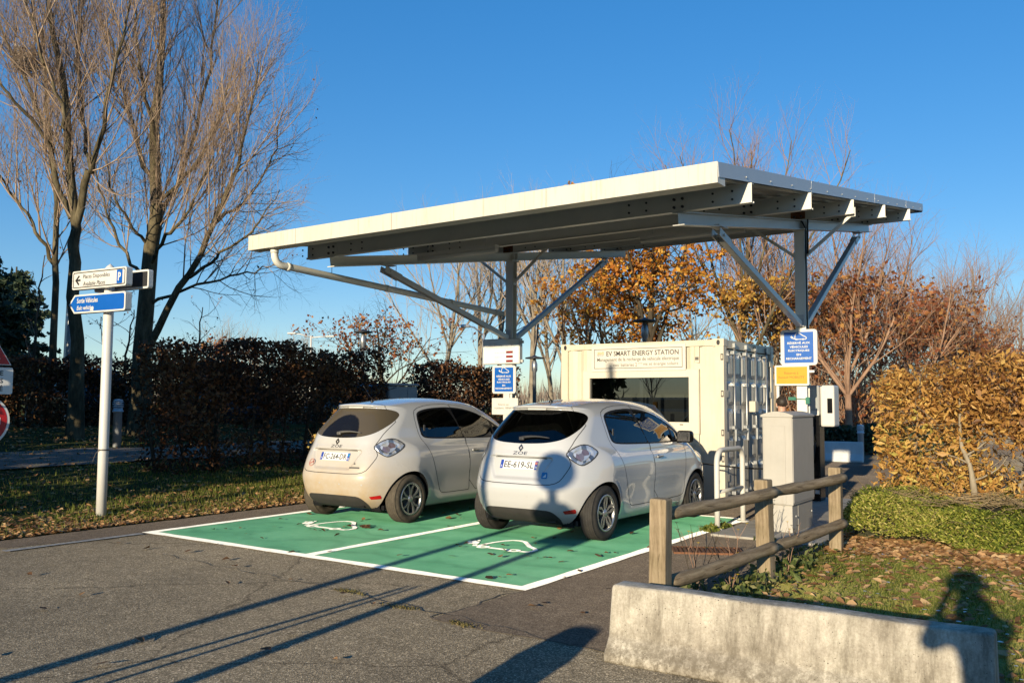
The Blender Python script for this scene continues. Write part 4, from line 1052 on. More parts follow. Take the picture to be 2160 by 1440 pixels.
mb = MB(); mb.lathe([(.07, 0), (.05, 5.0)], n=10); mb.tube([(0, 0, 4.9)]+[(-.55*math.cos(yaw), -.55*math.sin(yaw), 5.08), (-.9*math.cos(yaw), -.9*math.sin(yaw), 5.1)], .03, 8); mb.tube([(0, 0, 4.9), (.5*math.cos(yaw), .5*math.sin(yaw), 4.95), (.8*math.cos(yaw), .8*math.sin(yaw), 4.95)], .03, 8); mb.build('pole', M_['white'], t)
for s, z in ((-1, 5.12), (1, 4.97)):
    mb = MB(); mb.box((s*1.0*math.cos(yaw), s*1.0*math.sin(yaw), z), (.45, .2, .1), Matrix.Rotation(yaw, 3, 'Z'), bevel=.04); mb.build('lamp_head', M_['white'], t)
t = empty('street_light', (-18.9, 25.7, 0)); tag(t, 'white single armed street light left of the left canopy post', 'street light', 'far street lights')
mb = MB(); mb.lathe([(.06, 0), (.045, 4.1)], n=10); mb.tube([(0, 0, 4.05), (-.35*math.cos(yaw), -.35*math.sin(yaw), 4.35), (-.6*math.cos(yaw), -.6*math.sin(yaw), 4.4)], .03, 8); mb.build('pole', M_['white'], t)
mb = MB(); mb.box((-.68*math.cos(yaw), -.68*math.sin(yaw), 4.40), (.36, .18, .12), Matrix.Rotation(yaw, 3, 'Z'), bevel=.05); mb.build('lamp_head', M_['white'], t)
t = empty('steel_mast', (-23.2, 12.6, .6)); tag(t, 'tall grey steel mast between the bare trunks at the far left', 'mast')
mb = MB(); mb.lathe([(.20, 0), (.17, 2.2), (.12, 5.2), (.12, 5.4)], n=16); mb.build('mast', M_['galv'], t)

# ---- things added beside the photographer, out of frame, to throw the shadows on the road
def sun_back(x, y, y2): return x+(y-y2)*math.tan(SUN_AZ)
x = sun_back(-5.42, 3.5, -3.0); t = empty('lamp_column', (x, -3.0, 0)); tag(t, 'plain grey lamp column beside the road', 'lamp column')
mb = MB(); mb.lathe([(.065, 0), (.06, 5.5)], n=14); mb.build('pole', M_['galv'], t)
x = sun_back(-4.45, 3.6, -1.0); t = empty('shadow_disc_post', (x-.02, -1.0, 0)); tag(t, 'unseen post with a disc above a plate, added for its shadow on the car', 'signpost')
mb = MB(); mb.lathe([(.055, 0), (.055, 2.9)], n=14); mb.build('pole', M_['galv'], t)  # post, disc and plate shaped to cast the head-like shadow on the tail
mb = MB(); mb.prism(c(.235), -.075, -.065); mb.build('shadow_disc', M_['sign_white'], t).location.z = 2.76
mb = MB(); mb.prism([(-.28, -.25), (.28, -.25), (.28, .12), (.14, .25), (-.14, .25), (-.28, .12)], -.075, -.065); mb.build('shadow_plate', M_['sign_white'], t).location.z = 2.17
t = empty('shadow_stakes', (-4.6, .3, 0)); tag(t, 'pair of leaning thin stakes added out of frame for their shadows', 'stakes')
mb = MB(); mb.tube([(-.16, 0, 0), (.34, .10, 1.1)], .022, 8); mb.tube([(.08, 0, 0), (.42, .10, 1.12)], .018, 8); mb.build('stake', M_['wood_rail'], t)  # stakes added out of frame for the two thin converging road shadows
t = empty('shadow_bin', (-2.42, .95, 0)); tag(t, 'unseen round bin shape added to cast the broad road shadow', 'litter bin')
mb = MB(); mb.lathe([(.16, 0), (.18, .75), (.19, .76), (.12, .92), (0, .94)], n=20); mb.build('body', M_['darkgrey'], t)  # round stand-in, added only for its wide shadow on the road
# ================================================================ cars
# Body = smooth intersection of side, rear, front, top and bottom surfaces; meshed with surface nets.
def pch(xs, ys):
    """monotone cubic interpolation"""
    xs = np.array(xs, float); ys = np.array(ys, float); h = np.diff(xs); d = np.diff(ys)/h
    m = np.zeros_like(xs); m[0], m[-1] = d[0], d[-1]
    for i in range(1, len(xs)-1):
        if d[i-1]*d[i] > 0:
            w1, w2 = 2*h[i]+h[i-1], h[i]+2*h[i-1]; m[i] = (w1+w2)/(w1/d[i-1]+w2/d[i])
    def f(x):
        x = np.clip(x, xs[0], xs[-1]); i = np.clip(np.searchsorted(xs, x)-1, 0, len(h)-1); t = (x-xs[i])/h[i]
        return (ys[i]*(1+2*t)*(1-t)**2+h[i]*m[i]*t*(1-t)**2+ys[i+1]*t*t*(3-2*t)+h[i]*m[i+1]*t*t*(t-1))
    return f
AXR, AXF, WR = .665, 3.255, .315
ARC = .362
def _ss(a, b, x):
    t = np.clip((np.asarray(x, float)-a)/(b-a), 0, 1); return t*t*(3-2*t)
def ZS(z): return np.asarray(z, float)+.052*_ss(.9, 1.22, z)
rearY = pch(ZS([.15, .24, .31, .38, .46, .56, .65, .72, .80, .90, 1.0, 1.06, 1.10, 1.16, 1.25, 1.35, 1.43, 1.455, 1.475, 1.50, 1.60]),
            [.30, .16, .085, .045, .016, .0, .008, .026, .055, .095, .137, .160, .185, .235, .315, .405, .478, .50, .44, .415, .41])
frontY = pch([.15, .25, .35, .5, .6, .7, .8, .9, 1.0], [3.92, 4.02, 4.07, 4.085, 4.08, 4.05, 4.02, 4.01, 4.01])
sideW = pch(ZS([.15, .20, .28, .40, .55, .70, .82, .90, .97, 1.03, 1.10, 1.20, 1.30, 1.40, 1.48, 1.56, 1.62]),
            [.72, .775, .815, .842, .858, .866, .862, .848, .822, .792, .760, .716, .668, .610, .548, .45, .36])
planLow = pch([0, .3, .66, 1.1, 1.6, 2.3, 2.9, 3.25, 3.6, 3.9, 4.1], [.985, 1.0, 1.006, .992, .985, .985, .990, .998, .975, .90, .82])
planUp = pch([.1, .4, .7, 1.0, 1.5, 2.2, 2.8, 3.3], [.86, .90, .935, .965, .99, 1.0, .975, .93])
topZ = pch([.30, .42, .60, .9, 1.3, 1.8, 2.2, 2.45, 2.62, 2.85, 3.05, 3.22, 3.33, 3.42, 3.6, 3.8, 3.95, 4.05, 4.12],
           ZS([1.480, 1.503, 1.523, 1.552, 1.582, 1.595, 1.578, 1.545, 1.487, 1.378, 1.262, 1.150, 1.075, 1.035, .985, .905, .80, .68, .55]))
def sstep(a, b, x):
    t = np.clip((x-a)/(b-a), 0, 1); return t*t*(3-2*t)
def Wside(y, z):
    q = sstep(.95, 1.12, z); w = sideW(z)*(planLow(y)*(1-q)+planUp(y)*q)
    w = w+.018*np.exp(-((y-.72)/.42)**2-((z-.80)/.17)**2)                      # rear haunch
    rr = np.hypot(y-AXR, z-WR); w = w+.012*np.exp(-((rr-.36)/.05)**2)*(z < .9)
    rf = np.hypot(y-AXF, z-WR); w = w+.012*np.exp(-((rf-.36)/.05)**2)*(z < .9)
    mid = sstep(1.05, 1.45, y)*sstep(2.95, 2.6, y)
    w = w-.015*mid*np.exp(-((z-.50)/.13)**2)+.010*mid*np.exp(-((z-.27)/.05)**2)  # hollow door, sill
    w = w-.012*np.exp(-((z-.985)/.035)**2)*sstep(.9, 1.3, y)*sstep(3.2, 2.8, y)
    return w
def smax(a, b, k):
    h = np.clip(.5+.5*(a-b)/k, 0, 1); return b+(a-b)*h+k*h*(1-h)
def Frear(x, z):
    ax = np.abs(x); w = sideW(z)*.97
    y = rearY(z)+.50*np.clip(ax/np.maximum(w, .2), 0, 1.3)**5.0*(1-.25*sstep(1.0, 1.2, z))+.035*ax*ax
    # recess of the number plate field with its upper lip
    rec = sstep(.455, .41, ax+.55*np.abs(z-.93))*sstep(.69, .74, z)*sstep(.965, .95, z)
    y = y+.032*rec-.008*sstep(.40, .36, ax)*np.exp(-((z-.985)/.03)**2)
    y = y-.010*sstep(.62, .67, -z+1.30)*np.exp(-((z-.60)/.07)**2)
    return y
def F(p):
    x, y, z = p[..., 0], p[..., 1], p[..., 2]; ax = np.abs(x)
    fs = (ax-Wside(y, z))*.93
    fr = (Frear(x, z)-y)*.80
    ff = (y-(frontY(z)-.42*np.clip(ax/.86, 0, 1.3)**4-.12*ax*ax))*.9
    crown = np.where(y < 2.4, .115, .10)*sstep(4.2, 2.0, y)+.085
    ft = (z-(topZ(y)-crown*ax*ax-.10*np.clip(ax/.8, 0, 1.2)**6))*np.where((y > 2.45) & (y < 3.35), .86, .97)
    f = smax(fs, ft, .085); f = smax(f, fr, .055); f = smax(f, ff, .12)
    fb = (.17+.05*sstep(.5, .0, y)+.03*sstep(3.6, 4.1, y))-z
    return smax(f, fb, .03)
def gradF(p, e=2e-3):
    g = np.zeros_like(p)
    for i in range(3):
        d = np.zeros(3); d[i] = e; g[..., i] = (F(p+d)-F(p-d))/(2*e)
    return g
def surfnets(lo, hi, h):
    n = [int(math.ceil((hi[i]-lo[i])/h))+1 for i in range(3)]
    ax = [lo[i]+h*np.arange(n[i]) for i in range(3)]
    val = np.empty(n, np.float32)
    for i in range(n[0]):
        Y, Z = np.meshgrid(ax[1], ax[2], indexing='ij'); val[i] = F(np.stack([np.full_like(Y, ax[0][i]), Y, Z], -1))
    ins = val < 0
    c = sum(ins[a:n[0]-1+a, b:n[1]-1+b, d:n[2]-1+d].astype(np.int8) for a in (0, 1) for b in (0, 1) for d in (0, 1))
    act = (c > 0) & (c < 8); idx = -np.ones(act.shape, np.int64); idx[act] = np.arange(act.sum())
    V = np.argwhere(act)*h+np.array(lo)+h/2
    Fs = []
    for axd in range(3):
        sl0 = [slice(1, n[i]-1) for i in range(3)]; sl1 = list(sl0); sl0[axd] = slice(0, n[axd]-1); sl1[axd] = slice(1, n[axd])
        a = ins[tuple(sl0)]; b = ins[tuple(sl1)]
        for sign, m in ((1, a & ~b), (-1, ~a & b)):
            q = np.argwhere(m)
            for i in range(3):
                if i != axd: q[:, i] += 1
            u, w = [(1, 2), (2, 0), (0, 1)][axd]
            def cell(du, dw):
                r = q.copy(); r[:, u] += du; r[:, w] += dw; return idx[r[:, 0], r[:, 1], r[:, 2]]
            f = np.stack([cell(-1, -1), cell(0, -1), cell(0, 0), cell(-1, 0)], 1)
            Fs.append(f if sign > 0 else f[:, ::-1])
    return V, np.concatenate(Fs)
def project(V, it=5, mask=None):
    for _ in range(it):
        f = F(V); g = gradF(V); V = V-g*(f/np.maximum((g*g).sum(-1), .05))[:, None]
    return V

HC = .0165
V, Q = surfnets((-.96, -.06, .12), (.96, 4.18, 1.70), HC)
V = project(V, 6)
# relax a little so that quads are even, then project again
for _ in range(2):
    acc = np.zeros_like(V); cnt = np.zeros(len(V))
    for k in range(4):
        np.add.at(acc, Q[:, k], V[Q[:, (k+1) % 4]]); np.add.at(cnt, Q[:, k], 1)
        np.add.at(acc, Q[:, k], V[Q[:, (k+3) % 4]]); np.add.at(cnt, Q[:, k], 1)
    V = .5*V+.5*acc/cnt[:, None]; V = project(V, 3)

# --- regions.  side: (y, z); rear: (s, z) with s = |x| + .62*y  (unrolls the corner)
def inpoly(P, u, v):
    P = np.asarray(P, float); n = len(P); r = np.zeros(u.shape, bool)
    for i in range(n):
        x1, y1 = P[i]; x2, y2 = P[(i+1) % n]
        c = ((y1 > v) != (y2 > v)) & (u < (x2-x1)*(v-y1)/(y2-y1+1e-12)+x1); r ^= c
    return r
def nearest(P, q):
    P = np.asarray(P, float); best = np.full(len(q), 1e9); out = q.copy()
    for i in range(len(P)):
        a = P[i]; b = P[(i+1) % len(P)]; d = b-a; t = np.clip(((q-a)@d)/(d@d+1e-12), 0, 1); c = a+t[:, None]*d
        e = np.hypot(*(q-c).T); m = e < best; best[m] = e[m]; out[m] = c[m]
    return out, best
def smoothpoly(P, it=3, keep=()):
    P = [np.array((p[0], float(ZS(p[1])))) for p in P]
    for _ in range(it):
        o = []
        for i in range(len(P)):
            a, b = P[i], P[(i+1) % len(P)]; o += [a*.75+b*.25, a*.25+b*.75]
        P = o
    return np.array(P)
KS = .62
dlo = smoothpoly([(1.00, 1.075), (.985, 1.16), (1.005, 1.33), (1.06, 1.405), (1.35, 1.452), (1.80, 1.468), (2.18, 1.438), (2.50, 1.348), (2.78, 1.225), (2.98, 1.115), (3.03, 1.06), (2.95, 1.040), (2.4, 1.040), (1.7, 1.048), (1.2, 1.058)], 2)
win_r = smoothpoly([(1.03, 1.095), (1.015, 1.17), (1.035, 1.325), (1.085, 1.38), (1.36, 1.428), (1.66, 1.442), (1.745, 1.43), (1.83, 1.25), (1.90, 1.064), (1.86, 1.063), (1.4, 1.070), (1.1, 1.078)], 2)
win_f = smoothpoly([(1.905, 1.06), (1.97, 1.058), (2.4, 1.056), (2.66, 1.06), (2.675, 1.075), (2.66, 1.255), (2.63, 1.275), (2.45, 1.352), (2.16, 1.415), (1.86, 1.440), (1.82, 1.432), (1.86, 1.23)], 2)
win_q = smoothpoly([(2.715, 1.07), (2.95, 1.066), (2.955, 1.09), (2.72, 1.215), (2.71, 1.20)], 2)
door_r = smoothpoly([(1.00, 1.03), (1.09, .84), (1.16, .66), (1.24, .50), (1.30, .36), (1.38, .335), (1.9, .335), (1.98, .335), (1.985, .36), (1.945, .9), (1.93, 1.03), (1.93, 1.10), (1.86, 1.43), (1.84, 1.50), (1.78, 1.51), (1.35, 1.495), (1.04, 1.44), (.96, 1.36), (.935, 1.16), (.97, 1.05)], 1)
door_f = smoothpoly([(1.985, .335), (2.6, .335), (2.84, .345), (2.87, .42), (2.90, .70), (2.94, .95), (3.04, 1.04), (3.03, 1.08), (2.8, 1.24), (2.52, 1.37), (2.2, 1.46), (1.9, 1.505), (1.85, 1.50), (1.87, 1.43), (1.94, 1.10), (1.94, 1.03), (1.955, .9)], 1)
arch = lambda yc, r: np.array([(yc+r*math.cos(a), WR+r*math.sin(a)) for a in np.linspace(0, 2*math.pi, 64, endpoint=False)])
rw = smoothpoly([(-.2, 1.075), (.30, 1.08), (.52, 1.096), (.70, 1.13), (.84, 1.19), (.95, 1.26), (1.02, 1.335), (1.02, 1.375), (.96, 1.412), (.82, 1.437), (.60, 1.447), (.30, 1.455), (-.2, 1.457)], 2)
tl = smoothpoly([(.715, .985), (.73, 1.0), (.82, 1.045), (.93, 1.072), (1.03, 1.062), (1.13, 1.015), (1.145, .995), (1.07, .935), (.96, .882), (.90, .878), (.80, .925)], 1)
tl_in = smoothpoly([(.785, .985), (.86, 1.02), (.95, 1.035), (1.05, 1.0), (1.0, .945), (.93, .91), (.86, .935)], 1)
tg = smoothpoly([(-.2, .655), (.45, .655), (.60, .685), (.68, .76), (.78, .88), (.765, .93), (.70, .985), (.78, 1.06), (.84, 1.13), (.99, 1.27), (1.05, 1.36), (1.04, 1.41), (.92, 1.45), (.86, 1.50), (.84, 1.55), (.60, 1.56), (-.2, 1.56)], 1)
val = smoothpoly([(-.2, .10), (-.2, .372), (.42, .372), (.52, .352), (.60, .30), (.66, .235), (.70, .10)], 1)
rfl = np.array([(.665, .365), (.83, .385), (.845, .355), (.835, .335), (.69, .33)])
ws = smoothpoly([(-.2, 1.10), (.55, 1.085), (.66, 1.09), (.66, 1.12), (.60, 1.30), (.54, 1.48), (.50, 1.505), (.3, 1.52), (-.2, 1.528)], 1)  # windscreen in (|x|, z)
hl = smoothpoly([(3.48, .905), (3.60, .93), (3.80, .86), (3.96, .74), (3.93, .68), (3.75, .72), (3.55, .80)], 1)
C_ = V[Q].mean(1); N_ = gradF(C_); N_ /= np.linalg.norm(N_, axis=1)[:, None]
ax_, y_, z_ = np.abs(C_[:, 0]), C_[:, 1], C_[:, 2]; s_ = ax_+KS*y_
side = (np.abs(N_[:, 0]) > .35) & (ax_ > .42); rear = (y_ < 1.15) & (N_[:, 1] < .1)
BODY, TG, DR, DF, RW, WRr, WFf, WQ, DLO, TL, TLI, VAL, RFL, WS, HL, HOLE = range(16)
cls = np.zeros(len(Q), int)
cls[side & inpoly(door_r, y_, z_)] = DR; cls[side & inpoly(door_f, y_, z_)] = DF
cls[side & inpoly(dlo, y_, z_)] = DLO; cls[side & inpoly(win_r, y_, z_)] = WRr; cls[side & inpoly(win_f, y_, z_)] = WFf; cls[side & inpoly(win_q, y_, z_)] = WQ
rr_ = (y_ < .95) & (N_[:, 1] < .25)
cls[(y_ < .60) & (N_[:, 1] < .2) & inpoly(tg, s_, z_)] = TG
cls[rr_ & (N_[:, 2] < .93) & inpoly(rw, s_, z_) & (y_ < .75)] = RW
cls[rr_ & inpoly(tl, s_, z_)] = TL; cls[rr_ & inpoly(tl_in, s_, z_)] = TLI
cls[(y_ < .6) & inpoly(val, s_, z_)] = VAL; cls[(y_ < .5) & inpoly(rfl, s_, z_)] = RFL
cls[(y_ > 2.35) & (y_ < 3.42) & (N_[:, 1] > .25) & (N_[:, 2] > .2) & inpoly(ws, ax_, z_)] = WS
cls[(ax_ > .3) & inpoly(hl, y_, z_) & (N_[:, 2] < .97)] = HL
for yc in (AXR, AXF):
    h_ = (np.hypot(y_-yc, z_-WR) < ARC) & (ax_ > .5) & (np.abs(N_[:, 0]) > .12); cls[h_] = HOLE
cls[(z_ < .30) & ((np.abs(y_-AXR) < ARC) | (np.abs(y_-AXF) < ARC)) & (ax_ > .48) & (np.abs(N_[:, 2]) > .5)] = HOLE
# --- snap region borders to their outlines
POLY = {DR: (door_r, 0), DF: (door_f, 0), DLO: (dlo, 0), WRr: (win_r, 0), WFf: (win_f, 0), WQ: (win_q, 0), RW: (rw, 1), TL: (tl, 1), TLI: (tl_in, 1), TG: (tg, 1), VAL: (val, 1), RFL: (rfl, 1), WS: (ws, 2), HL: (hl, 0)}
PRI = {BODY: 0, TG: 1, DR: 1, DF: 2, DLO: 3, WRr: 4, WFf: 4, WQ: 4, RW: 4, TL: 5, TLI: 6, VAL: 4, RFL: 5, WS: 4, HL: 4, HOLE: 9}
def vertex_classes():
    vmax = np.full(len(V), -1); 
    return vmax
pri = np.array([PRI[c] for c in range(16)])
hi = np.full(len(V), -1); lo_ = np.full(len(V), 99); top = np.zeros(len(V), int)
for k in range(4):
    p = pri[cls]; m = p > hi[Q[:, k]]
    order = np.argsort(p, kind='stable'); top[Q[order, k]] = np.where(p[order] >= hi[Q[order, k]], cls[order], top[Q[order, k]]); np.maximum.at(hi, Q[:, k], p); 
    np.minimum.at(lo_, Q[:, k], cls*0+cls)
vc_min = np.full(len(V), 99); vc_max = np.full(len(V), -1)
for k in range(4): np.minimum.at(vc_min, Q[:, k], cls); np.maximum.at(vc_max, Q[:, k], cls)
border = vc_min != vc_max
# highest-priority class at each vertex
top = np.zeros(len(V), int); best = np.full(len(V), -1)
for c in sorted(range(16), key=lambda c: PRI[c]):
    m = np.zeros(len(V), bool)
    for k in range(4): m[Q[cls == c, k]] = True
    top[m] = c
for it in range(3):
    for c, (P, kind) in POLY.items():
        m = np.where(border & (top == c))[0]
        if not len(m): continue
        sg = np.where(V[m, 0] >= 0, 1, -1); ax = np.abs(V[m, 0])
        if kind == 0: q = V[m][:, 1:3]
        elif kind == 1: q = np.stack([ax+KS*V[m, 1], V[m, 2]], 1)
        else: q = np.stack([ax, V[m, 2]], 1)
        t_, e = nearest(P, q); ok = e < HC*1.6
        d = t_-q; mm = m[ok]; d = d[ok]
        if kind == 0: V[mm, 1] += d[:, 0]; V[mm, 2] += d[:, 1]
        elif kind == 1:
            g = gradF(V[mm]); gx = np.abs(g[:, 0]); gy = -g[:, 1]
            # share the move in s between x and y along the surface
            tx = np.clip(gy, .02, None); ty = np.clip(gx, .0, None); L = tx+KS*ty
            V[mm, 0] += sg[ok]*d[:, 0]*tx/L; V[mm, 1] += d[:, 0]*ty/L; V[mm, 2] += d[:, 1]
        else: V[mm, 0] += sg[ok]*d[:, 0]; V[mm, 2] += d[:, 1]
    m = np.where(border & (top == HOLE))[0]
    for yc in (AXR, AXF):
        k = m[np.abs(V[m, 1]-yc) < .45]; dy, dz = V[k, 1]-yc, V[k, 2]-WR; r = np.hypot(dy, dz); ok = (np.abs(r-ARC) < .03) & (np.abs(V[k, 0]) > .55)
        k = k[ok]; V[k, 1] = yc+dy[ok]/r[ok]*ARC; V[k, 2] = WR+dz[ok]/r[ok]*ARC
    b = np.where(border)[0]; V[b] = project(V[b], 2)
NV = gradF(V); NV /= np.linalg.norm(NV, axis=1)[:, None]

def carpart(name, classes, mat, parent, push=0.0, smooth_edge=0.0):
    m = np.isin(cls, classes); q = Q[m]; u, inv = np.unique(q, return_inverse=True); f = inv.reshape(q.shape)
    co = V[u]+NV[u]*push; nn = NV[u]
    if smooth_edge:        # lens bulging away from its border
        bd = border[u]; dist = np.full(len(u), 9.0); bp = co[bd]
        for i in range(0, len(u), 400):
            dd = np.linalg.norm(co[i:i+400, None]-bp[None], axis=2).min(1); dist[i:i+400] = dd
        co = co+nn*(smooth_edge*np.clip(dist/.05, 0, 1)**.5)[:, None]
    o = np_mesh(name, co, f, mat, parent, smooth=True)
    if not smooth_edge: o.data.normals_split_custom_set_from_vertices(nn.astype(np.float32))
    return o
def seam(name, ca, cb, mat, parent, w=.003, lift=.0008):
    """dark joint along every edge that parts class sets ca and cb"""
    E = {}
    A = np.isin(cls, ca); B = np.isin(cls, cb)
    for k in range(4):
        for i in np.where(A | B)[0]:
            a, b = int(Q[i, k]), int(Q[i, (k+1) % 4]); key = (min(a, b), max(a, b)); E.setdefault(key, []).append(bool(A[i]))
    Vv = []; Ff = []
    for (a, b), s in E.items():
        if len(s) == 2 and s[0] != s[1]:
            d = V[b]-V[a]; L = np.linalg.norm(d)
            if L < 1e-5: continue
            d = d/L; ta = np.cross(NV[a], d)*w; tb = np.cross(NV[b], d)*w; i = len(Vv); e = d*.0015
            Vv += [V[a]-e-ta+NV[a]*lift, V[a]-e+ta+NV[a]*lift, V[b]+e+tb+NV[b]*lift, V[b]+e-tb+NV[b]*lift]; Ff.append((i, i+1, i+2, i+3))
    return np_mesh(name, Vv, Ff, mat, parent)
def at_side(y, z, sgn=1):
    """surface point on the flank"""
    p = np.array([[sgn*1.1, y, z]]); lo2, hi2 = .2, 1.1
    for _ in range(40):
        mid = (lo2+hi2)/2; v = F(np.array([[sgn*mid, y, z]]))[0]
        if v > 0: hi2 = mid
        else: lo2 = mid
    p = np.array([[sgn*lo2, y, z]]); g = gradF(p)[0]; return Vector(p[0]), Vector(g).normalized()
def at_rear(x, z):
    lo2, hi2 = -.2, 1.2
    for _ in range(40):
        mid = (lo2+hi2)/2; v = F(np.array([[x, mid, z]]))[0]
        if v > 0: lo2 = mid
        else: hi2 = mid
    p = np.array([[x, hi2, z]]); g = gradF(p)[0]; return Vector(p[0]), Vector(g).normalized()
def rear_frame(x, z, off=.002):
    p, n = at_rear(x, z); zz = (Vector((0, 0, 1))-n*n.z).normalized(); yy = -n; xx = yy.cross(zz)
    return Matrix.Translation(p+n*off) @ Matrix((xx, yy, zz)).transposed().to_4x4()

# --- paint
def carpaint(name, dirt):
    m, n, l, b = nmat(name)
    tc = n.new('ShaderNodeTexCoord').outputs['Object']
    t = noise(n, l, 3.5, 8, .7, tc); t2 = noise(n, l, 40, 5, .7, tc)
    sx = n.new('ShaderNodeSeparateXYZ'); l.new(tc, sx.inputs[0])
    # road dust: thick at the rear and the lower flanks, thinning upwards
    mz = n.new('ShaderNodeMapRange'); mz.inputs[1].default_value = .2; mz.inputs[2].default_value = 1.22 if dirt > .5 else .62; mz.inputs[3].default_value = 1; mz.inputs[4].default_value = 0; l.new(sx.outputs[2], mz.inputs[0])
    my = n.new('ShaderNodeMapRange'); my.inputs[1].default_value = .1; my.inputs[2].default_value = .85; my.inputs[3].default_value = 1; my.inputs[4].default_value = .16; l.new(sx.outputs[1], my.inputs[0])
    d1 = n.new('ShaderNodeMath'); d1.operation = 'MULTIPLY'; l.new(mz.outputs[0], d1.inputs[0]); l.new(my.outputs[0], d1.inputs[1])
    nz = ramp(n, l, t.outputs[0], [(.3, (.55, .55, .55)), (.65, (1, 1, 1))])
    d2 = n.new('ShaderNodeMath'); d2.operation = 'MULTIPLY'; l.new(d1.outputs[0], d2.inputs[0]); l.new(nz.outputs[0], d2.inputs[1])
    d3 = n.new('ShaderNodeMath'); d3.operation = 'MULTIPLY'; d3.inputs[1].default_value = dirt; d3.use_clamp = True; l.new(d2.outputs[0], d3.inputs[0])
    c = mixc(n, l, d3.outputs[0], (.505, .505, .50), (.43, .325, .20))
    bf = n.new('ShaderNodeNewGeometry')
    l.new(mixc(n, l, bf.outputs['Backfacing'], c, (.02, .02, .02)), b.inputs['Base Color'])
    mr = n.new('ShaderNodeMapRange'); mr.inputs[3].default_value = .16; mr.inputs[4].default_value = .62; l.new(d3.outputs[0], mr.inputs[0]); l.new(mr.outputs[0], b.inputs['Roughness'])
    cw = n.new('ShaderNodeMapRange'); cw.inputs[1].default_value = 0; cw.inputs[2].default_value = .5; cw.inputs[3].default_value = 1; cw.inputs[4].default_value = .05; l.new(d3.outputs[0], cw.inputs[0]); l.new(cw.outputs[0], b.inputs['Coat Weight'])
    b.inputs['Coat Roughness'].default_value = .03
    return m
M_['paint_clean'] = carpaint('white_car_paint', .16); M_['paint_dirty'] = carpaint('dusty_white_car_paint', 1.35)
M_['seam'] = simple('panel_gap', (.03, .03, .032), .7)
M_['piano'] = simple('window_black', (.006, .006, .007), .12, var=.1); M_['pillar'] = simple('pillar_black', (.008, .008, .009), .55, var=.2, spec=.2)
M_['glass_side'] = glassmat('tinted_side_glass', (.30, .37, .33)); M_['glass_rear'] = glassmat('privacy_rear_glass', (.07, .08, .08)); M_['glass_ws'] = glassmat('windscreen_glass', (.55, .62, .58))
def dustyglass():
    m, n, l, b = nmat('dusty_rear_glass')
    tc = n.new('ShaderNodeTexCoord').outputs['Object']
    # wiper-cleared fan inside a film of dust
    sx = n.new('ShaderNodeSeparateXYZ'); l.new(tc, sx.inputs[0])
    cb = n.new('ShaderNodeCombineXYZ'); l.new(sx.outputs[0], cb.inputs[0]); l.new(sx.outputs[2], cb.inputs[1])
    ds = n.new('ShaderNodeVectorMath'); ds.operation = 'DISTANCE'; ds.inputs[1].default_value = (-.03, 1.085, 0); l.new(cb.outputs[0], ds.inputs[0])
    t = noise(n, l, 14, 6, .7, tc)
    ad = n.new('ShaderNodeMath'); ad.operation = 'MULTIPLY_ADD'; ad.inputs[1].default_value = .03; l.new(t.outputs[0], ad.inputs[0]); l.new(ds.outputs['Value'], ad.inputs[2])
    r = ramp(n, l, ad.outputs[0], [(.335, (.03, .03, .03)), (.35, (.30, .30, .30)), (.8, (.22, .22, .22))])
    b.inputs['Base Color'].default_value = (.26, .21, .14, 1); b.inputs['Roughness'].default_value = .8
    tr = n.new('ShaderNodeBsdfTransparent'); tr.inputs[0].default_value = (.16, .18, .18, 1)
    gl = n.new('ShaderNodeBsdfGlossy'); gl.inputs['Roughness'].default_value = .03
    fr = n.new('ShaderNodeFresnel'); fr.inputs[0].default_value = 1.5
    m1 = n.new('ShaderNodeMixShader'); l.new(fr.outputs[0], m1.inputs[0]); l.new(tr.outputs[0], m1.inputs[1]); l.new(gl.outputs[0], m1.inputs[2])
    m2 = n.new('ShaderNodeMixShader'); l.new(r.outputs[0], m2.inputs[0]); l.new(m1.outputs[0], m2.inputs[1]); l.new(b.outputs[0], m2.inputs[2])
    l.new(m2.outputs[0], n['Material Output'].inputs[0]); return m
M_['glass_dusty'] = dustyglass()
def lensmat(name, a, b_, c, scale):
    m, n, l, b = nmat(name)
    tc = n.new('ShaderNodeTexCoord').outputs['Object']
    vo = n.new('ShaderNodeTexVoronoi'); vo.inputs['Scale'].default_value = scale; l.new(tc, vo.inputs[0])
    sx = n.new('ShaderNodeSeparateColor'); l.new(vo.outputs['Color'], sx.inputs[0])
    r = ramp(n, l, sx.outputs[0], [(.2, a), (.5, b_), (.8, c)]); l.new(r.outputs[0], b.inputs['Base Color'])
    b.inputs['Metallic'].default_value = .6; b.inputs['Roughness'].default_value = .22; b.inputs['Coat Weight'].default_value = 1; b.inputs['Coat Roughness'].default_value = .02
    bump(n, l, b, vo.outputs['Distance'], .5, .02); return m
M_['lens'] = lensmat('clear_tail_lens', (.14, .17, .22), (.42, .45, .50), (.74, .74, .74), 15)
M_['lens_in'] = lensmat('inner_tail_lens', (.30, .22, .24), (.50, .52, .56), (.78, .79, .80), 13)
M_['reflex'] = simple('red_reflector', (.50, .012, .012), .2, var=.15, coat=1.0)
M_['val'] = simple('grey_bumper_plastic', (.045, .042, .038), .6, var=.25)
M_['fabric'] = simple('seat_fabric', (.045, .047, .055), .9, var=.2); M_['dash'] = simple('dash_plastic', (.03, .03, .032), .6)
M_['plate_white'] = simple('plate_white', (.72, .71, .68), .35, var=.04); M_['plate_blue'] = simple('plate_blue', (.02, .06, .34), .35)
M_['sticker_blue'] = simple('sticker_blue', (.02, .20, .45), .4); M_['sticker_red'] = simple('sticker_red', (.45, .16, .13), .5); M_['chrome'] = simple('badge_chrome', (.22, .21, .20), .25, metal=.9)
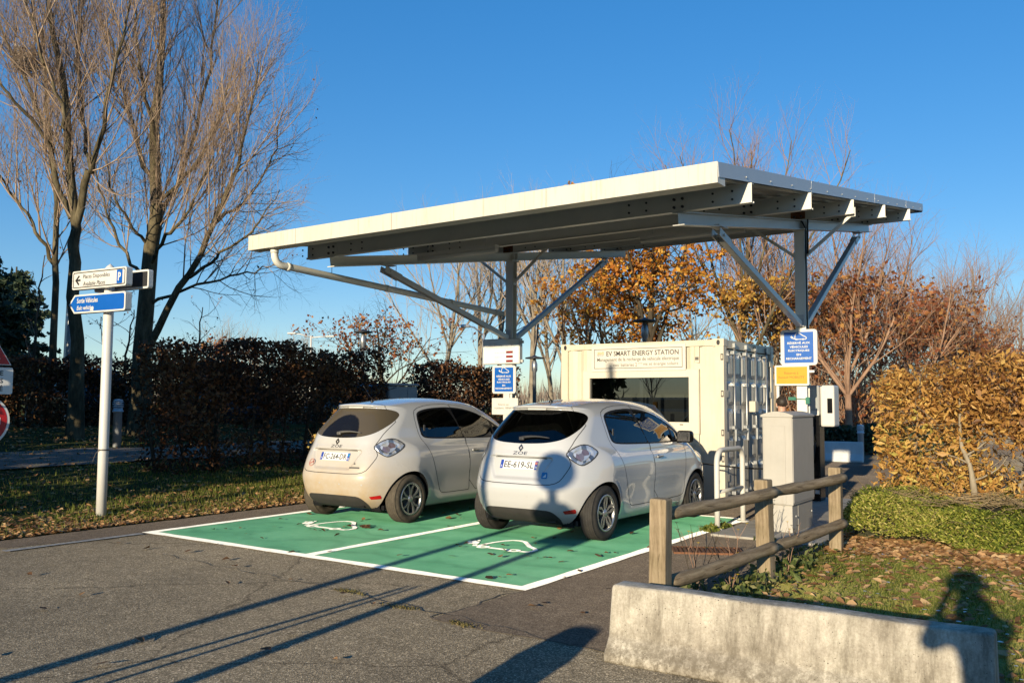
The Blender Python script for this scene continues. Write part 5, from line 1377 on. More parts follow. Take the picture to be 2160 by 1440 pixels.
M_['tyre'] = simple('tyre_rubber', (.035, .032, .028), .85, var=.35, vscale=14, bmp=.3, bscale=60)
M_['tyre_dirty'] = simple('dusty_tyre_rubber', (.085, .07, .05), .92, var=.4, vscale=12, bmp=.3, bscale=60)
M_['disc'] = simple('brake_iron', (.06, .055, .05), .6, metal=.4)

def build_wheel(name, parent, style, loc, sgn, tyre_m):
    """axle along x, outer face towards sgn*x"""
    mb = MB(); RT, RW_, HW = .315, .205, .098
    mb.lathe([(.0, .075*sgn), (.13, .06*sgn), (.14, -.02*sgn), (.14, -.05*sgn), (.0, -.055*sgn)], axis='x', n=24)
    root = mb.build(name, M_['disc'], parent); root.location = loc
    mb = MB(); pr = [(RW_+.002, -HW+.012), (RW_+.012, -HW), (.26, -HW-.006), (.292, -HW+.002), (.309, -HW+.022)]
    tread = []
    for k in range(5):
        a = -HW+.03+k*(2*HW-.06)/4
        tread += [(.315, a-.012), (.315, a+.012)]
        if k < 4: tread += [(.307, a+.015), (.307, a+(2*HW-.06)/4-.015)]
    pr += tread+[(.309, HW-.022), (.292, HW-.002), (.26, HW+.006), (RW_+.012, HW), (RW_+.002, HW-.012)]
    mb.lathe(pr, axis='x', n=56, caps=False); t_ = mb.build('tyre', tyre_m, root)
    mb = MB(); s = sgn
    mb.lathe([(RW_+.004, -HW+.012), (RW_-.012, -HW+.02), (RW_-.02, 0), (RW_-.018, s*(HW-.045))][::1], axis='x', n=48, mi=1, caps=False)
    mb.lathe([(RW_+.010, s*(HW-.004)), (RW_+.004, s*(HW+.004)), (RW_-.010, s*(HW+.002)), (RW_-.016, s*(HW-.012)), (RW_-.018, s*(HW-.05))], axis='x', n=48, caps=False)
    mb.lathe([(.0, s*(HW-.004)), (.028, s*(HW-.005)), (.034, s*(HW-.012)), (.048, s*(HW-.018)), (.05, s*(HW-.04))], axis='x', n=24)
    def spoke(poly, a, xo, xi):
        """poly [(radius, offset)] -> plate from xo to xi"""
        A = []; B = []
        for (r, o) in poly:
            for L, x in ((A, xo+(-.014 if r < .08 else .0)*0), (B, xi)):
                dish = -.020*(1-min(1, r/RW_)) if L is A else -.02
                L.append(mb.bm.verts.new((s*(x+dish), r*math.cos(a)-o*math.sin(a), r*math.sin(a)+o*math.cos(a))))
        n = len(A); mb.bm.faces.new(A); mb.bm.faces.new(B[::-1])
        for k in range(n): mb.bm.faces.new((A[k], A[(k+1) % n], B[(k+1) % n], B[k]))
    for k in range(5):
        a = 2*math.pi*k/5+R(90)
        if style == 'split':      # five V shaped double spokes
            for q in (-1, 1):
                P = [(.030, q*.002), (.055, q*.020), (.12, q*.034), (RW_-.012, q*.080), (RW_-.014, q*.050), (.135, q*.012), (.09, q*.004)]
                spoke(P if q > 0 else P[::-1], a, HW-.002, HW-.03)
        else:                      # five broad petals with a slot
            for q in (-1, 1):
                P = [(.03, q*.003), (.05, q*.024), (.11, q*.046), (.16, q*.040), (RW_-.012, q*.022), (RW_-.012, q*.006), (.15, q*.010), (.11, q*.018), (.07, q*.008)]
                spoke(P if q > 0 else P[::-1], a, HW-.002, HW-.032)
    rim = mb.build('rim', [M_['silver'], M_['alloy_dark']], root)
    mb = MB(); mb.lathe([(RW_-.03, s*(.045)), (0, s*.045)], axis='x', n=32); bk = mb.build('rim_backing', M_['alloy_dark'], root)
    return root

def make_car(loc, rz, style, label, paint, rear_glass, plate_txt, dirty, dep):
    global cls
    t = empty('parked_car', loc, rz); tag(t, label, 'car', 'white hatchbacks on the green bays')
    pm = M_[paint]
    carpart('body', [BODY], pm, t); tgp = carpart('tailgate', [TG], pm, t)
    # split doors left/right
    for c in (DR, DF):
        for sg in (-1, 1):
            sel = (cls == c) & (C_[:, 0]*sg > 0); save = cls; cls = np.where(sel, 99, cls); o = carpart('door', [99], pm, t); cls = save
            hy = 2.12 if c == DF else None
            if hy:
                p, n_ = at_side(2.10, .895, sg); mb = MB(); mb.box((0, 0, 0), (.018, .17, .026), bevel=.008); h = mb.build('door_handle', M_['silver'], o); h.location = p+n_*.022
                mb = MB(); mb.lathe([(.045, -.004), (.04, .003)], (0, 0, 0), 'x', 16); b = mb.build('handle_cup', M_['darkgrey'], o); b.location = p+n_*.001; b.scale = (1, .9, .55)
            else:
                p, n_ = at_side(1.085, 1.215, sg); mb = MB(); mb.box((0, 0, 0), (.008, .035, .12), bevel=.003); h = mb.build('door_handle', M_['darkgrey'], o); h.location = p+n_*.002
    for sg in (-1, 1):
        save = cls; cls = np.where((cls == DLO) & (C_[:, 0]*sg > 0), 99, cls); carpart('window_trim', [99], M_['pillar'], t); cls = save
    for c, nm in ((WRr, 'side_window'), (WFf, 'side_window'), (WQ, 'side_window')):
        for sg in (-1, 1):
            sel = (cls == c) & (C_[:, 0]*sg > 0); save = cls; cls = np.where(sel, 99, cls); carpart(nm, [99], M_['glass_side'] if c != WRr else M_['glass_side'], t, -.002); cls = save
    carpart('rear_window', [RW], M_[rear_glass], t, -.003); carpart('windscreen', [WS], M_['glass_ws'], t, -.002)
    for sg in (-1, 1):
        sel = (cls == TL) & (C_[:, 0]*sg > 0); sel2 = (cls == TLI) & (C_[:, 0]*sg > 0); save = cls
        cls = np.where(sel, 99, np.where(sel2, 98, cls)); o = carpart('tail_light', [99], M_['lens'], t, .004, .010); carpart('inner_lens', [98], M_['lens_in'], o, .012, .006); cls = save
        sel = (cls == RFL) & (C_[:, 0]*sg > 0); cls = np.where(sel, 99, cls); carpart('reflector', [99], M_['reflex'], t, .004); cls = save
        sel = (cls == HL) & (C_[:, 0]*sg > 0); cls = np.where(sel, 99, cls); carpart('headlight', [99], M_['lens'], t, .002, .006); cls = save
    carpart('bumper_valance', [VAL], M_['val'], t)
    allc = list(range(16))
    seam('panel_gaps', [TG], [BODY], M_['seam'], t, .0046); 
    seam('door_gaps', [DR, DF], [BODY], M_['seam'], t, .0042); seam('door_gaps', [DR], [DF], M_['seam'], t, .0042)
    seam('lamp_gaps', [TL], [BODY, TG], M_['seam'], t, .0125, .004)
    # wheel housings and underside
    mb = MB()
    for yc in (AXR, AXF):
        for sg in (-1, 1):
            n = 28; A = []
            for k in range(n+1):
                a = R(-25)+R(230)*k/n
                ring = []
                yq, zq = yc+ARC*math.cos(a), WR+ARC*math.sin(a)
                p, _ = at_side(yq, max(zq, .24), sg)
                for xx in (abs(p.x)-.001, .45): ring.append(mb.bm.verts.new((sg*xx, yq, zq)))
                A.append(ring)
            for a, b in zip(A, A[1:]): mb.bm.faces.new((a[0], b[0], b[1], a[1]))
            mb.box((sg*.44, yc, .50), (.02, .72, .40))
    mb.box((0, 2.0, .21), (1.3, 3.3, .06)); mb.box((0, .34, .27), (.9, .3, .10)); mb.box((0, AXR, .30), (1.2, .10, .12))
    mb.build('wheel_housing', M_['black'], t)
    for yc in (AXR, AXF):
        for sg in (-1, 1): build_wheel('wheel', t, style, (sg*.752, yc, .315), sg, M_['tyre_dirty' if dirty else 'tyre'])
    # cabin
    mb = MB()
    for sx in (-.36, .36):
        mb.box((sx, 2.05, .56), (.50, .52, .16), bevel=.05); mb.box((sx, 1.78, .88), (.48, .16, .62), Matrix.Rotation(R(-14), 3, 'X').transposed(), bevel=.06)
        mb.box((sx, 1.66, 1.27), (.27, .10, .18), bevel=.04)
    mb.box((0, 1.10, .58), (1.2, .50, .16), bevel=.05); mb.box((0, .84, .88), (1.18, .14, .58), Matrix.Rotation(R(14), 3, 'X'), bevel=.05)
    for sx in (-.42, 0, .42): mb.box((sx, .72, 1.20), (.24, .08, .14), bevel=.035)
    mb.box((0, .55, .86), (1.1, .42, .03))
    mb.build('seats', M_['fabric'], t)
    mb = MB(); mb.box((0, 2.95, .92), (1.30, .55, .18), bevel=.06); mb.box((0, 2.0, .36), (1.36, 2.9, .08)); mb.box((0, 2.2, .52), (.18, .9, .2), bevel=.04)
    mb.tube([(-.37+.18*math.cos(a), 2.60+.06*math.sin(a), 1.02+.17*math.sin(a)) for a in np.linspace(0, 2*math.pi, 28, endpoint=False)], .016, 8, closed=True)
    mb.box((-.37, 2.64, 1.0), (.10, .06, .10), bevel=.02); mb.box((0, 2.55, 1.40), (.24, .03, .07), bevel=.015)
    mb.build('dashboard', M_['dash'], t)
    # mirrors
    for sg in (-1, 1):
        p, n_ = at_side(2.83, 1.10, sg); mb = MB()
        mb.box((sg*(p.x*sg+.135), 2.82, 1.135), (.23, .125, .165), Matrix.Rotation(R(-8*sg), 3, 'Z'), bevel=.045, seg=3); mb.box((sg*(p.x*sg+.03), 2.83, 1.072), (.12, .06, .05), bevel=.015)
        o = mb.build('wing_mirror', M_['piano'], t, smooth=True)
        mb = MB(); mb.box((sg*(p.x*sg+.14), 2.752, 1.138), (.18, .006, .125), bevel=.002); mb.build('mirror_glass', M_['chrome'], o)
    # rear furniture
    yb, nb = at_rear(0, 1.515); mb = MB(); mb.box((0, yb.y+.010, 1.508), (.26, .03, .018), bevel=.004); mb.build('brake_light', simple('clear_brake_lens', (.6, .58, .55), .2), t)
    mb = MB(); p0, n0 = at_rear(-.02, 1.16); 
    mb.box(p0+n0*.012, (.07, .035, .045), bevel=.012)
    pts = []
    for k in range(7):
        x = -.02+.062*k; p, n_ = at_rear(x, 1.17+.014*math.sin(k/6*math.pi)); pts.append(p+n_*.016)
    mb.tube(pts, [.017, .016, .014, .012, .010, .008, .006], 8); mb.build('wiper', M_['dash'] if not dirty else M_['ink_grey'], t)
    # antenna
    mb = MB(); mb.lathe([(.03, 0), (.022, .02), (.010, .03), (.006, .035)], (0, .80, float(topZ(.8))-.003), 'z', 12); mb.tube([(0, .80, float(topZ(.8))+.02), (0, .62, float(topZ(.8))+.21)], [.005, .0035], 6); mb.build('antenna', M_['black'], t)
    # plate
    Mx = rear_frame(0, .862, .004)
    def onto(o): o.matrix_local = Mx
    pl = None; mb = MB(); mb.prism(rrect(.52, .11, .008), -.006, .004); pl = mb.build('number_plate', M_['plate_white'], t); pl.matrix_local = Mx
    for cx in (-.24, .24):
        mb = MB(); mb.prism(rrect(.04, .106, .006, cx=cx), -.0068, -.006); mb.build('blue_band', M_['plate_blue'], pl)
    text('lettering', plate_txt, M_['ink'], pl, 0, 0, -.0068, w=.415, h=.078, bold=.012)
    text('lettering', 'F', M_['plate_white'], pl, -.24, -.026, -.0072, h=.03); text('lettering', dep, M_['plate_white'], pl, .24, -.026, -.0072, h=.03)
    mb = MB(); mb.prism(rrect(.034, .034, .004, cx=.24, cz=.024), -.0074, -.0068); mb.build('region_mark', M_['sticker_red'] if not dirty else M_['sticker_blue'], pl)
    # lip above the plate, name, emblem
    Mz = rear_frame(0, 1.0, .001); o = text('model_lettering', 'ZOE', M_['chrome'], t, 0, 0, 0, w=.20, h=.042, bold=.01); o.matrix_local = Mz
    Me = rear_frame(0, 1.058, .002)
    mb = MB(); a, b_ = .034, .045; mb.ring([(-a, 0), (0, -b_), (a, 0), (0, b_)], [(-a*.42, 0), (0, -b_*.5), (a*.42, 0), (0, b_*.5)], -.008, 0); o = mb.build('emblem', M_['chrome'], t); o.matrix_local = Me
    mb = MB(); mb.box((0, 0, 0), (.72, .012, .006)); o = mb.build('plate_lip', M_['seam'] if not dirty else M_['ink_grey'], t); o.matrix_local = rear_frame(0, .945, -.002)
    # sensors and stickers
    for x in (-.52, -.18, .18, .52):
        p, n_ = at_rear(x, .52); mb = MB(); mb.lathe([(.012, -.001), (.011, .001)], (0, 0, 0), 'y', 12); o = mb.build('parking_sensor', M_['paint_clean'] if 'paint_clean' in M_ else pm, t); o.matrix_local = rear_frame(x, .52, .001)
    if not dirty:
        mb = MB(); mb.prism(rrect(.07, .075, .012), -.002, 0); o = mb.build('sticker', M_['sticker_blue'], t); o.matrix_local = rear_frame(.385, .76, .002)
        mb = MB(); mb.prism([(-.02, -.022), (.02, -.022), (.02, .02)], -.0028, -.002); mb.build('sticker_mark', M_['plate_white'], o)
    else:
        mb = MB(); cc = lambda r: [(r*math.cos(2*math.pi*k/28), r*math.sin(2*math.pi*k/28)) for k in range(28)]
        mb.ring(cc(.052), cc(.044), -.003, 0); mb.prism([(-.02, -.03), (.0, -.004), (.03, .0), (.02, .03), (.0, .006), (-.03, .0)], -.002, 0); o = mb.build('sticker', M_['sticker_red'], t); o.matrix_local = rear_frame(-.385, .775, .002)
        mb = MB(); mb.box((0, -.001, 0), (.15, .003, .022), bevel=.001); o = mb.build('badge', M_['ink_grey'], t); o.matrix_local = rear_frame(.40, .735, .002)
        mb = MB(); mb.prism([(-.016, -.016), (.016, -.016), (0, .018)], -.002, 0); o = mb.build('emission_sticker', M_['ink_grey'], t); o.matrix_local = rear_frame(.39, .79, .002)
    return t
car1 = make_car((-8.46, 8.10, .012), R(1.0), 'split', 'white hatchback with a dusty beige tail and an FC plate on the left bay', 'paint_dirty', 'glass_dusty', 'FC-264-DR', True, '92')
car2 = make_car((-5.69, 8.34, .012), R(-.5), 'petal', 'clean white hatchback with an EE plate and a round shadow on its tail', 'paint_clean', 'glass_rear', 'EE-619-SL', False, '78')
# more distant parked cars glimpsed through the hedges: same body, other paint
def copy_tree(o, parent=None, swap=None):
    c = o.copy(); COL.objects.link(c)
    if parent is not None: c.parent = parent
    for k in ('label', 'category', 'group'):
        if parent is not None and k in c: del c[k]
    if swap and c.type == 'MESH':
        for s in c.material_slots:
            mm = s.material
            if mm and mm.name in swap: s.link = 'OBJECT'; s.material = swap[mm.name]
    for ch in o.children: copy_tree(ch, c, swap)
    return c
SKIP = {'lettering', 'model_lettering', 'emblem', 'sticker', 'sticker_mark', 'blue_band', 'region_mark'}
def drop(o):
    for ch in list(o.children): drop(ch)
    bpy.data.objects.remove(o)
for (x, y, z, rz, lab, col) in ((-19.6, 15.8, .75, 84, 'blue grey car seen through gaps in the dark hedge, right of the dark red one', (.05, .07, .11)), (-21.2, 12.6, .85, 82, 'dark car with a red tail light glimpsed through the hedge nearest the tree trunk', (.02, .022, .03)),
                               (-17.6, 19.6, .55, 84, 'dark blue car with its roof showing beside the left canopy post', (.012, .016, .045)), (3.6, 17.6, .05, 88, 'dark car behind the golden hedge at the right edge', (.05, .055, .07))):
    m = bpy.data.materials.new('car_paint_dark'); m = simple('parked_car_paint', col, .25, coat=1.0)
    c = copy_tree(car2, None, {M_['paint_clean'].name: m}); c.location = (x, y, z); c.rotation_euler = (0, 0, R(rz))
    c['label'] = lab; c['group'] = 'cars on the car park behind the hedges'
    for ch in list(c.children):
        if ch.name.split('.')[0] in SKIP: drop(ch)
# ================================================================ vegetation
class Wood:
    """collects tapered polylines as tubes"""
    def __init__(s): s.V = []; s.F = []; s.n = 0; s.tips = []
    def add(s, P, rad, k):
        P = np.asarray(P, float); n = len(P); T = np.gradient(P, axis=0); T /= np.linalg.norm(T, axis=1)[:, None]+1e-9
        m = T.mean(0); ref = np.array([1.0, 0, 0]) if abs(m[0]) < .7*np.linalg.norm(m) else np.array([0, 1.0, 0])
        U = np.cross(T, ref); U /= np.linalg.norm(U, axis=1)[:, None]+1e-9; W = np.cross(T, U)
        a = 2*np.pi*np.arange(k)/k; rad = np.asarray(rad, float)
        V = P[:, None]+rad[:, None, None]*(U[:, None]*np.cos(a)[None, :, None]+W[:, None]*np.sin(a)[None, :, None])
        i = s.n+np.arange(n-1)[:, None]*k+np.arange(k)[None]; j = s.n+np.arange(n-1)[:, None]*k+(np.arange(k)[None]+1) % k
        s.V.append(V.reshape(-1, 3)); s.F.append(np.stack([i, j, j+k, i+k], -1).reshape(-1, 4)); s.n += n*k
    def build(s, name, mat, parent=None):
        return np_mesh(name, np.concatenate(s.V), np.concatenate(s.F), mat, parent, smooth=True)

def unit(v): return v/(np.linalg.norm(v)+1e-9)
def poly_branch(p, d, L, n, wander, up, rg):
    P = [np.array(p, float)]; d = unit(np.array(d, float))
    for _ in range(n):
        d = unit(d+rg.normal(0, wander, 3)+np.array([0, 0, up])); P.append(P[-1]+d*L/n)
    return np.array(P)
def side_dir(t, ang, rg, upb=0.0):
    r = rg.normal(0, 1, 3); r[2] += upb; r -= t*(r@t); r = unit(r); return unit(t*math.cos(ang)+r*math.sin(ang))

def sprout(trunk, crown, P, rad, lv, rg, tips, start=.2, depth=0):
    """side branches along polyline P; lv = list of dicts per level"""
    if depth >= len(lv): return
    q = lv[depth]; n = len(P); L = np.linalg.norm(np.diff(P, axis=0), axis=1).sum()
    cnt = max(1, int(q['per_m']*L*(1-start)+rg.uniform(0, 1)))
    for c in range(cnt):
        u = start+(1-start)*(c+rg.uniform(0, 1))/cnt; f = u*(n-1); i = min(int(f), n-2); w = f-i
        p = P[i]*(1-w)+P[i+1]*w; t = unit(P[i+1]-P[i]); r = rad[i]*(1-w)+rad[i+1]*w
        bl = q['len']*(1-q.get('tap', .45)*u)*rg.uniform(.65, 1.25)
        if q.get('rel'): bl = min(bl, L*q['rel'])
        d = side_dir(t, R(q['ang']*rg.uniform(.7, 1.3)), rg, q.get('upb', .3))
        B = poly_branch(p, d, bl, q['seg'], q['wander'], q['up'], rg)
        r0 = min(r*.6, q['r']*rg.uniform(.8, 1.25)*(.35+.65*bl/q['len'])); rb = r0*np.linspace(1, q.get('end', .35), len(B))
        (trunk if q.get('trunk') else crown).add(B, rb, q['k'])
        if q.get('leafy'): tips.append(B)
        sprout(trunk, crown, B, rb, lv, rg, tips, q.get('start', .15), depth+1)

def leaf_cloud(name, C, size, mat, parent, rg, flat=.0, tint=None, long=1.0, vdown=0.0, nar=1.0):
    n = len(C); a = rg.normal(0, 1, (n, 3)); a[:, 2] -= vdown; a /= np.linalg.norm(a, axis=1)[:, None]
    b = rg.normal(0, 1, (n, 3)); b -= a*(a*b).sum(1)[:, None]; b /= np.linalg.norm(b, axis=1)[:, None]
    s = (size*np.ones((n, 1)))*rg.uniform(.6, 1.35, (n, 1)); nn = np.cross(a, b)
    p0 = C-a*s*.5*long; p3 = C+a*s*.5*long; w = s*rg.uniform(.26, .42, (n, 1))*nar; lift = nn*s*rg.uniform(-.18, .18, (n, 1))
    pts = np.stack([p0, C-b*w+lift, p3, C+b*w+lift], 1).reshape(-1, 3); F = np.arange(4*n).reshape(-1, 4)
    return np_mesh(name, pts, F, mat, parent, tint=rg.uniform(0, 1, n) if tint is None else tint)
def along(tips, n, rg, jit=.05, lo=.25):
    w = np.array([np.linalg.norm(t[-1]-t[0])+.02 for t in tips]); k = rg.choice(len(tips), n, p=w/w.sum()); u = rg.uniform(lo, 1, n)
    out = np.empty((n, 3))
    for i in range(n):
        T = tips[k[i]]; f = u[i]*(len(T)-1); j = min(int(f), len(T)-2); out[i] = T[j]+(T[j+1]-T[j])*(f-j)
    return out+rg.normal(0, jit, (n, 3))

M_['bark_poplar'] = barkmat('poplar_bark', (.030, .024, .014), (.10, .082, .048), (.22, .185, .115), 7)
M_['twig_poplar'] = barkmat('poplar_twigs', (.17, .115, .08), (.33, .24, .17), (.48, .375, .28), 5, bmp=.1)
M_['bark_grey'] = barkmat('grey_bark', (.10, .085, .065), (.24, .20, .15), (.38, .33, .25), 8)
M_['twig_grey'] = barkmat('grey_twigs', (.24, .19, .15), (.40, .32, .25), (.52, .43, .35), 4, bmp=.1)
M_['twig_red'] = barkmat('reddish_twigs', (.17, .10, .07), (.32, .20, .135), (.45, .30, .21), 4, bmp=.1)
M_['bark_dark'] = barkmat('dark_bark', (.025, .02, .014), (.065, .052, .036), (.12, .10, .07), 9)

def camZ(px, py, Z):
    """point at depth Z seen at photo pixel (used to measure limbs off the photograph)"""
    d = _f+_r*((px-1080)/1827.8)+_u*((720-py)/1827.8); return np.array((d*Z)+Vector((0, 0, CAM_H)))

def smooth_path(P, n=14):
    P = np.asarray(P, float); t = np.linspace(0, 1, len(P)); tt = np.linspace(0, 1, n)
    return np.stack([pch(t, P[:, k])(tt) if len(P) > 2 else np.interp(tt, t, P[:, k]) for k in range(3)], 1)

LV_FINE = [dict(per_m=7.5, len=1.5, ang=48, seg=5, wander=.12, up=.07, r=.014, k=4, tap=.4, end=.35, upb=.1, rel=.7), dict(per_m=7, len=.8, ang=40, seg=3, wander=.15, up=.05, r=.0062, k=3, tap=.4, end=.5, leafy=True), dict(per_m=6, len=.4, ang=40, seg=2, wander=.18, up=.03, r=.0042, k=3, end=.6, leafy=True)]
LV_POP = [dict(per_m=5.0, len=2.9, ang=29, seg=6, wander=.07, up=.17, r=.019, k=5, tap=.45, end=.3, upb=.2, rel=.75),
          dict(per_m=6.0, len=1.25, ang=28, seg=4, wander=.11, up=.12, r=.0078, k=3, tap=.4, end=.45, leafy=True),
          dict(per_m=6.5, len=.55, ang=36, seg=2, wander=.16, up=.06, r=.0048, k=3, tap=.3, end=.6, leafy=True)]
def pop_tree(limbs, label, name, seed, group, base_start=.3, lv=LV_POP, mats=('bark_poplar', 'twig_poplar'), leaves=240):
    rg = np.random.default_rng(seed); base = limbs[0][0][0]
    t = empty(name, base); tag(t, label, 'tree', group); tr, cr, tips = Wood(), Wood(), []
    for (P, r0, r1, st, *fine) in limbs:
        P = smooth_path(np.array(P)-base, 16); P[1:-1] += rg.normal(0, .03, (14, 3)); rad = np.linspace(r0, r1, 16)
        if P[0][2] < .3: rad[0] *= 1.35; rad[1] *= 1.1
        tr.add(P, rad, 12 if r0 > .1 else 7); sprout(tr, cr, P, rad, LV_FINE if fine else lv, rg, tips, st)
    tr.build('trunk', M_[mats[0]], t); cr.build('crown', M_[mats[1]], t)
    if leaves: leaf_cloud('withered_leaves', along(tips, leaves, rg, .03, .6), .06, M_['litter_dk'], t, rg)
    return t
def ground_at(px, py, Z):
    p = camZ(px, py, Z); p[2] = float(gz(p[0], p[1]))-.05; return p
Z2, Z1, Z0 = 19.5, 18.3, 21.0
g2 = ground_at(292, 905, Z2)
pop_tree([([g2, camZ(303, 700, Z2), camZ(318, 520, Z2), camZ(330, 420, Z2-.1), camZ(332, 250, Z2), camZ(338, 100, Z2), camZ(350, -90, Z2)], .215, .045, .30),
          ([camZ(312, 735, Z2), camZ(380, 610, Z2-.4), camZ(440, 500, Z2-.7), camZ(490, 380, Z2-.9), camZ(520, 270, Z2-1.0), camZ(545, 130, Z2-1.1)], .09, .013, .22),
          ([camZ(400, 585, Z2-.5), camZ(470, 530, Z2-1.2), camZ(540, 480, Z2-1.6), camZ(590, 400, Z2-1.8)], .04, .008, .1, 1),
          ([camZ(455, 470, Z2-.75), camZ(520, 420, Z2+.1), camZ(575, 330, Z2+.5), camZ(600, 230, Z2+.6)], .04, .008, .1, 1),
          ([camZ(330, 430, Z2), camZ(400, 360, Z2-.5), camZ(460, 260, Z2-.7), camZ(495, 120, Z2-.8)], .05, .01, .15),
          ([camZ(318, 520, Z2), camZ(270, 470, Z2-.6), camZ(235, 390, Z2-.9), camZ(215, 280, Z2-1)], .04, .008, .15, 1),
          ([camZ(330, 420, Z2), camZ(290, 300, Z2+.5), camZ(255, 170, Z2+.8), camZ(225, 30, Z2+.9)], .065, .018, .2),
          ([camZ(325, 470, Z2), camZ(375, 380, Z2+.6), camZ(420, 250, Z2+1.0), camZ(450, 90, Z2+1.2), camZ(470, -60, Z2+1.2)], .06, .016, .15),
          ([camZ(315, 560, Z2), camZ(350, 500, Z2-.6), camZ(400, 440, Z2-1.0), camZ(450, 330, Z2-1.3)], .05, .015, .2),
          ([camZ(335, 330, Z2), camZ(310, 210, Z2-.7), camZ(290, 90, Z2-1.0), camZ(280, -40, Z2-1.1)], .05, .015, .15),
          ([camZ(320, 640, Z2), camZ(420, 600, Z2-.2), camZ(520, 575, Z2-.3), camZ(590, 560, Z2-.4)], .04, .008, .25, 1),
          ([camZ(310, 600, Z2), camZ(255, 520, Z2+.4), camZ(215, 420, Z2+.8), camZ(190, 300, Z2+1)], .045, .015, .2)],
         'tallest bare tree with steep pale branches, just right of the white direction post', 'bare_tree', 11, 'tall bare trees on the left bank')
g1 = ground_at(158, 925, Z1)
pop_tree([([g1, camZ(158, 700, Z1), camZ(157, 540, Z1), camZ(155, 470, Z1), camZ(148, 330, Z1), camZ(135, 180, Z1), camZ(105, 20, Z1), camZ(95, -80, Z1)], .145, .035, .40),
          ([camZ(160, 480, Z1), camZ(185, 370, Z1-.2), camZ(192, 362, Z1-.3), camZ(215, 260, Z1-.6), camZ(250, 120, Z1-.9), camZ(275, 0, Z1-1)], .085, .018, .3),
          ([camZ(152, 460, Z1), camZ(120, 380, Z1+.2), camZ(110, 300, Z1+.3), camZ(60, 190, Z1+.5), camZ(10, 80, Z1+.6), camZ(-30, -30, Z1+.6)], .075, .018, .25),
          ([camZ(150, 330, Z1), camZ(130, 220, Z1-.5), camZ(70, 60, Z1-.9), camZ(50, -50, Z1-1)], .045, .018, .2),
          ([camZ(110, 320, Z1), camZ(60, 240, Z1-.5), camZ(10, 190, Z1-.8), camZ(-40, 100, Z1-.9)], .045, .018, .2),
          ([camZ(192, 362, Z1), camZ(175, 250, Z1+.6), camZ(165, 110, Z1+.9), camZ(165, -40, Z1+1)], .045, .018, .2)],
         'forked bare tree directly left of the direction post with an old nest high up', 'bare_tree', 12, 'tall bare trees on the left bank')
g0 = ground_at(100, 912, Z0)
pop_tree([([g0, camZ(110, 720, Z0), camZ(118, 540, Z0), camZ(112, 380, Z0), camZ(100, 230, Z0), camZ(90, 60, Z0)], .10, .03, .35),
          ([camZ(116, 560, Z0), camZ(70, 470, Z0), camZ(20, 400, Z0), camZ(-30, 300, Z0)], .05, .015, .2)],
         'slender dark bare tree left of the forked one, thinnest of the three tall bare trees', 'bare_tree', 13, 'tall bare trees on the left bank')
# the nest
rg = np.random.default_rng(5); nw = Wood(); c0 = camZ(58, 125, Z1+.45)
for _ in range(420):
    a = rg.uniform(0, 2*np.pi); r = .30*math.sqrt(rg.uniform(.1, 1)); z = rg.uniform(-.28, .24)*(1.0)
    p = np.array([r*math.cos(a)*(1-.3*abs(z)), r*math.sin(a), z]); d = np.array([-math.sin(a), math.cos(a), rg.normal(0, .5)])+rg.normal(0, .4, 3)
    nw.add(np.array([p-unit(d)*.12, p, p+unit(d)*.12]), [.006, .008, .005], 3)
o = nw.build('bird_nest', M_['twig_grey']); o.location = c0; tag(o, 'big dark twig nest high in the forked bare tree at the upper left', 'nest')

# saplings and undergrowth in the shade on the left bank
LV_SAP = [dict(per_m=4, len=1.1, ang=50, seg=4, wander=.16, up=.06, r=.014, k=4, tap=.4, end=.4), dict(per_m=5, len=.5, ang=45, seg=3, wander=.2, up=.03, r=.006, k=3, end=.5, leafy=True)]
for k, (px, Z, H, lab) in enumerate(((62, 22, 4.4, 'leafless sapling in the shade at the left edge beside the mast'), (205, 24, 3.6, 'leafless sapling behind the white direction post'), (250, 22, 3.0, 'leafless sapling left of the tallest trunk'), (405, 23, 3.2, 'leafless sapling leaning over the end of the dark hedge'))):
    p = ground_at(px, 900, Z); q = p+np.array([.2*math.sin(k), .2, H])
    pop_tree([([p, (p+q)/2+np.array([.1, -.1, 0]), q], .055, .012, .25)], lab, 'sapling', 40+k, 'saplings on the left bank', lv=LV_SAP, mats=('bark_dark', 'twig_red'), leaves=60)
# conifer at the left edge
def conifer(loc, H, label, seed):
    rg = np.random.default_rng(seed); t = empty('pine_tree', loc); tag(t, label, 'tree'); tr = Wood(); tr.add(np.array([[0, 0, 0], [0, 0, H*.5], [0, 0, H]]), [.2, .12, .03], 8); C = []
    for _ in range(120):
        z = rg.uniform(.12, .97)*H; L = (1-z/H)**.8*2.6*rg.uniform(.6, 1.1)+.2; a = rg.uniform(0, 2*np.pi); d = np.array([math.cos(a), math.sin(a), .05])
        B = poly_branch([0, 0, z], d, L, 5, .10, -.02, rg); tr.add(B, np.linspace(.03, .008, 6), 4)
        m = int(70*L); u = rg.uniform(.2, 1, m); f = u*5; i = np.minimum(f.astype(int), 4); P = B[i]+(B[i+1]-B[i])*(f-i)[:, None]; C.append(P+rg.normal(0, .12, (m, 3))*np.array([1, 1, .6]))
    tr.build('trunk', M_['bark_dark'], t); leaf_cloud('crown', np.concatenate(C), .20, M_['needles'], t, rg, long=1.3)
M_['needles'] = leafmat('pine_needles', [(0, (.02, .032, .018)), (.6, (.045, .07, .036)), (1, (.09, .12, .06))], .6, .15)
p = ground_at(-60, 900, 26); conifer(p, 5.2, 'dark green pine at the left edge behind the road signs', 3)
p = ground_at(20, 900, 33); conifer(p, 5.6, 'farther dark green pine seen between the mast and the left edge', 4)

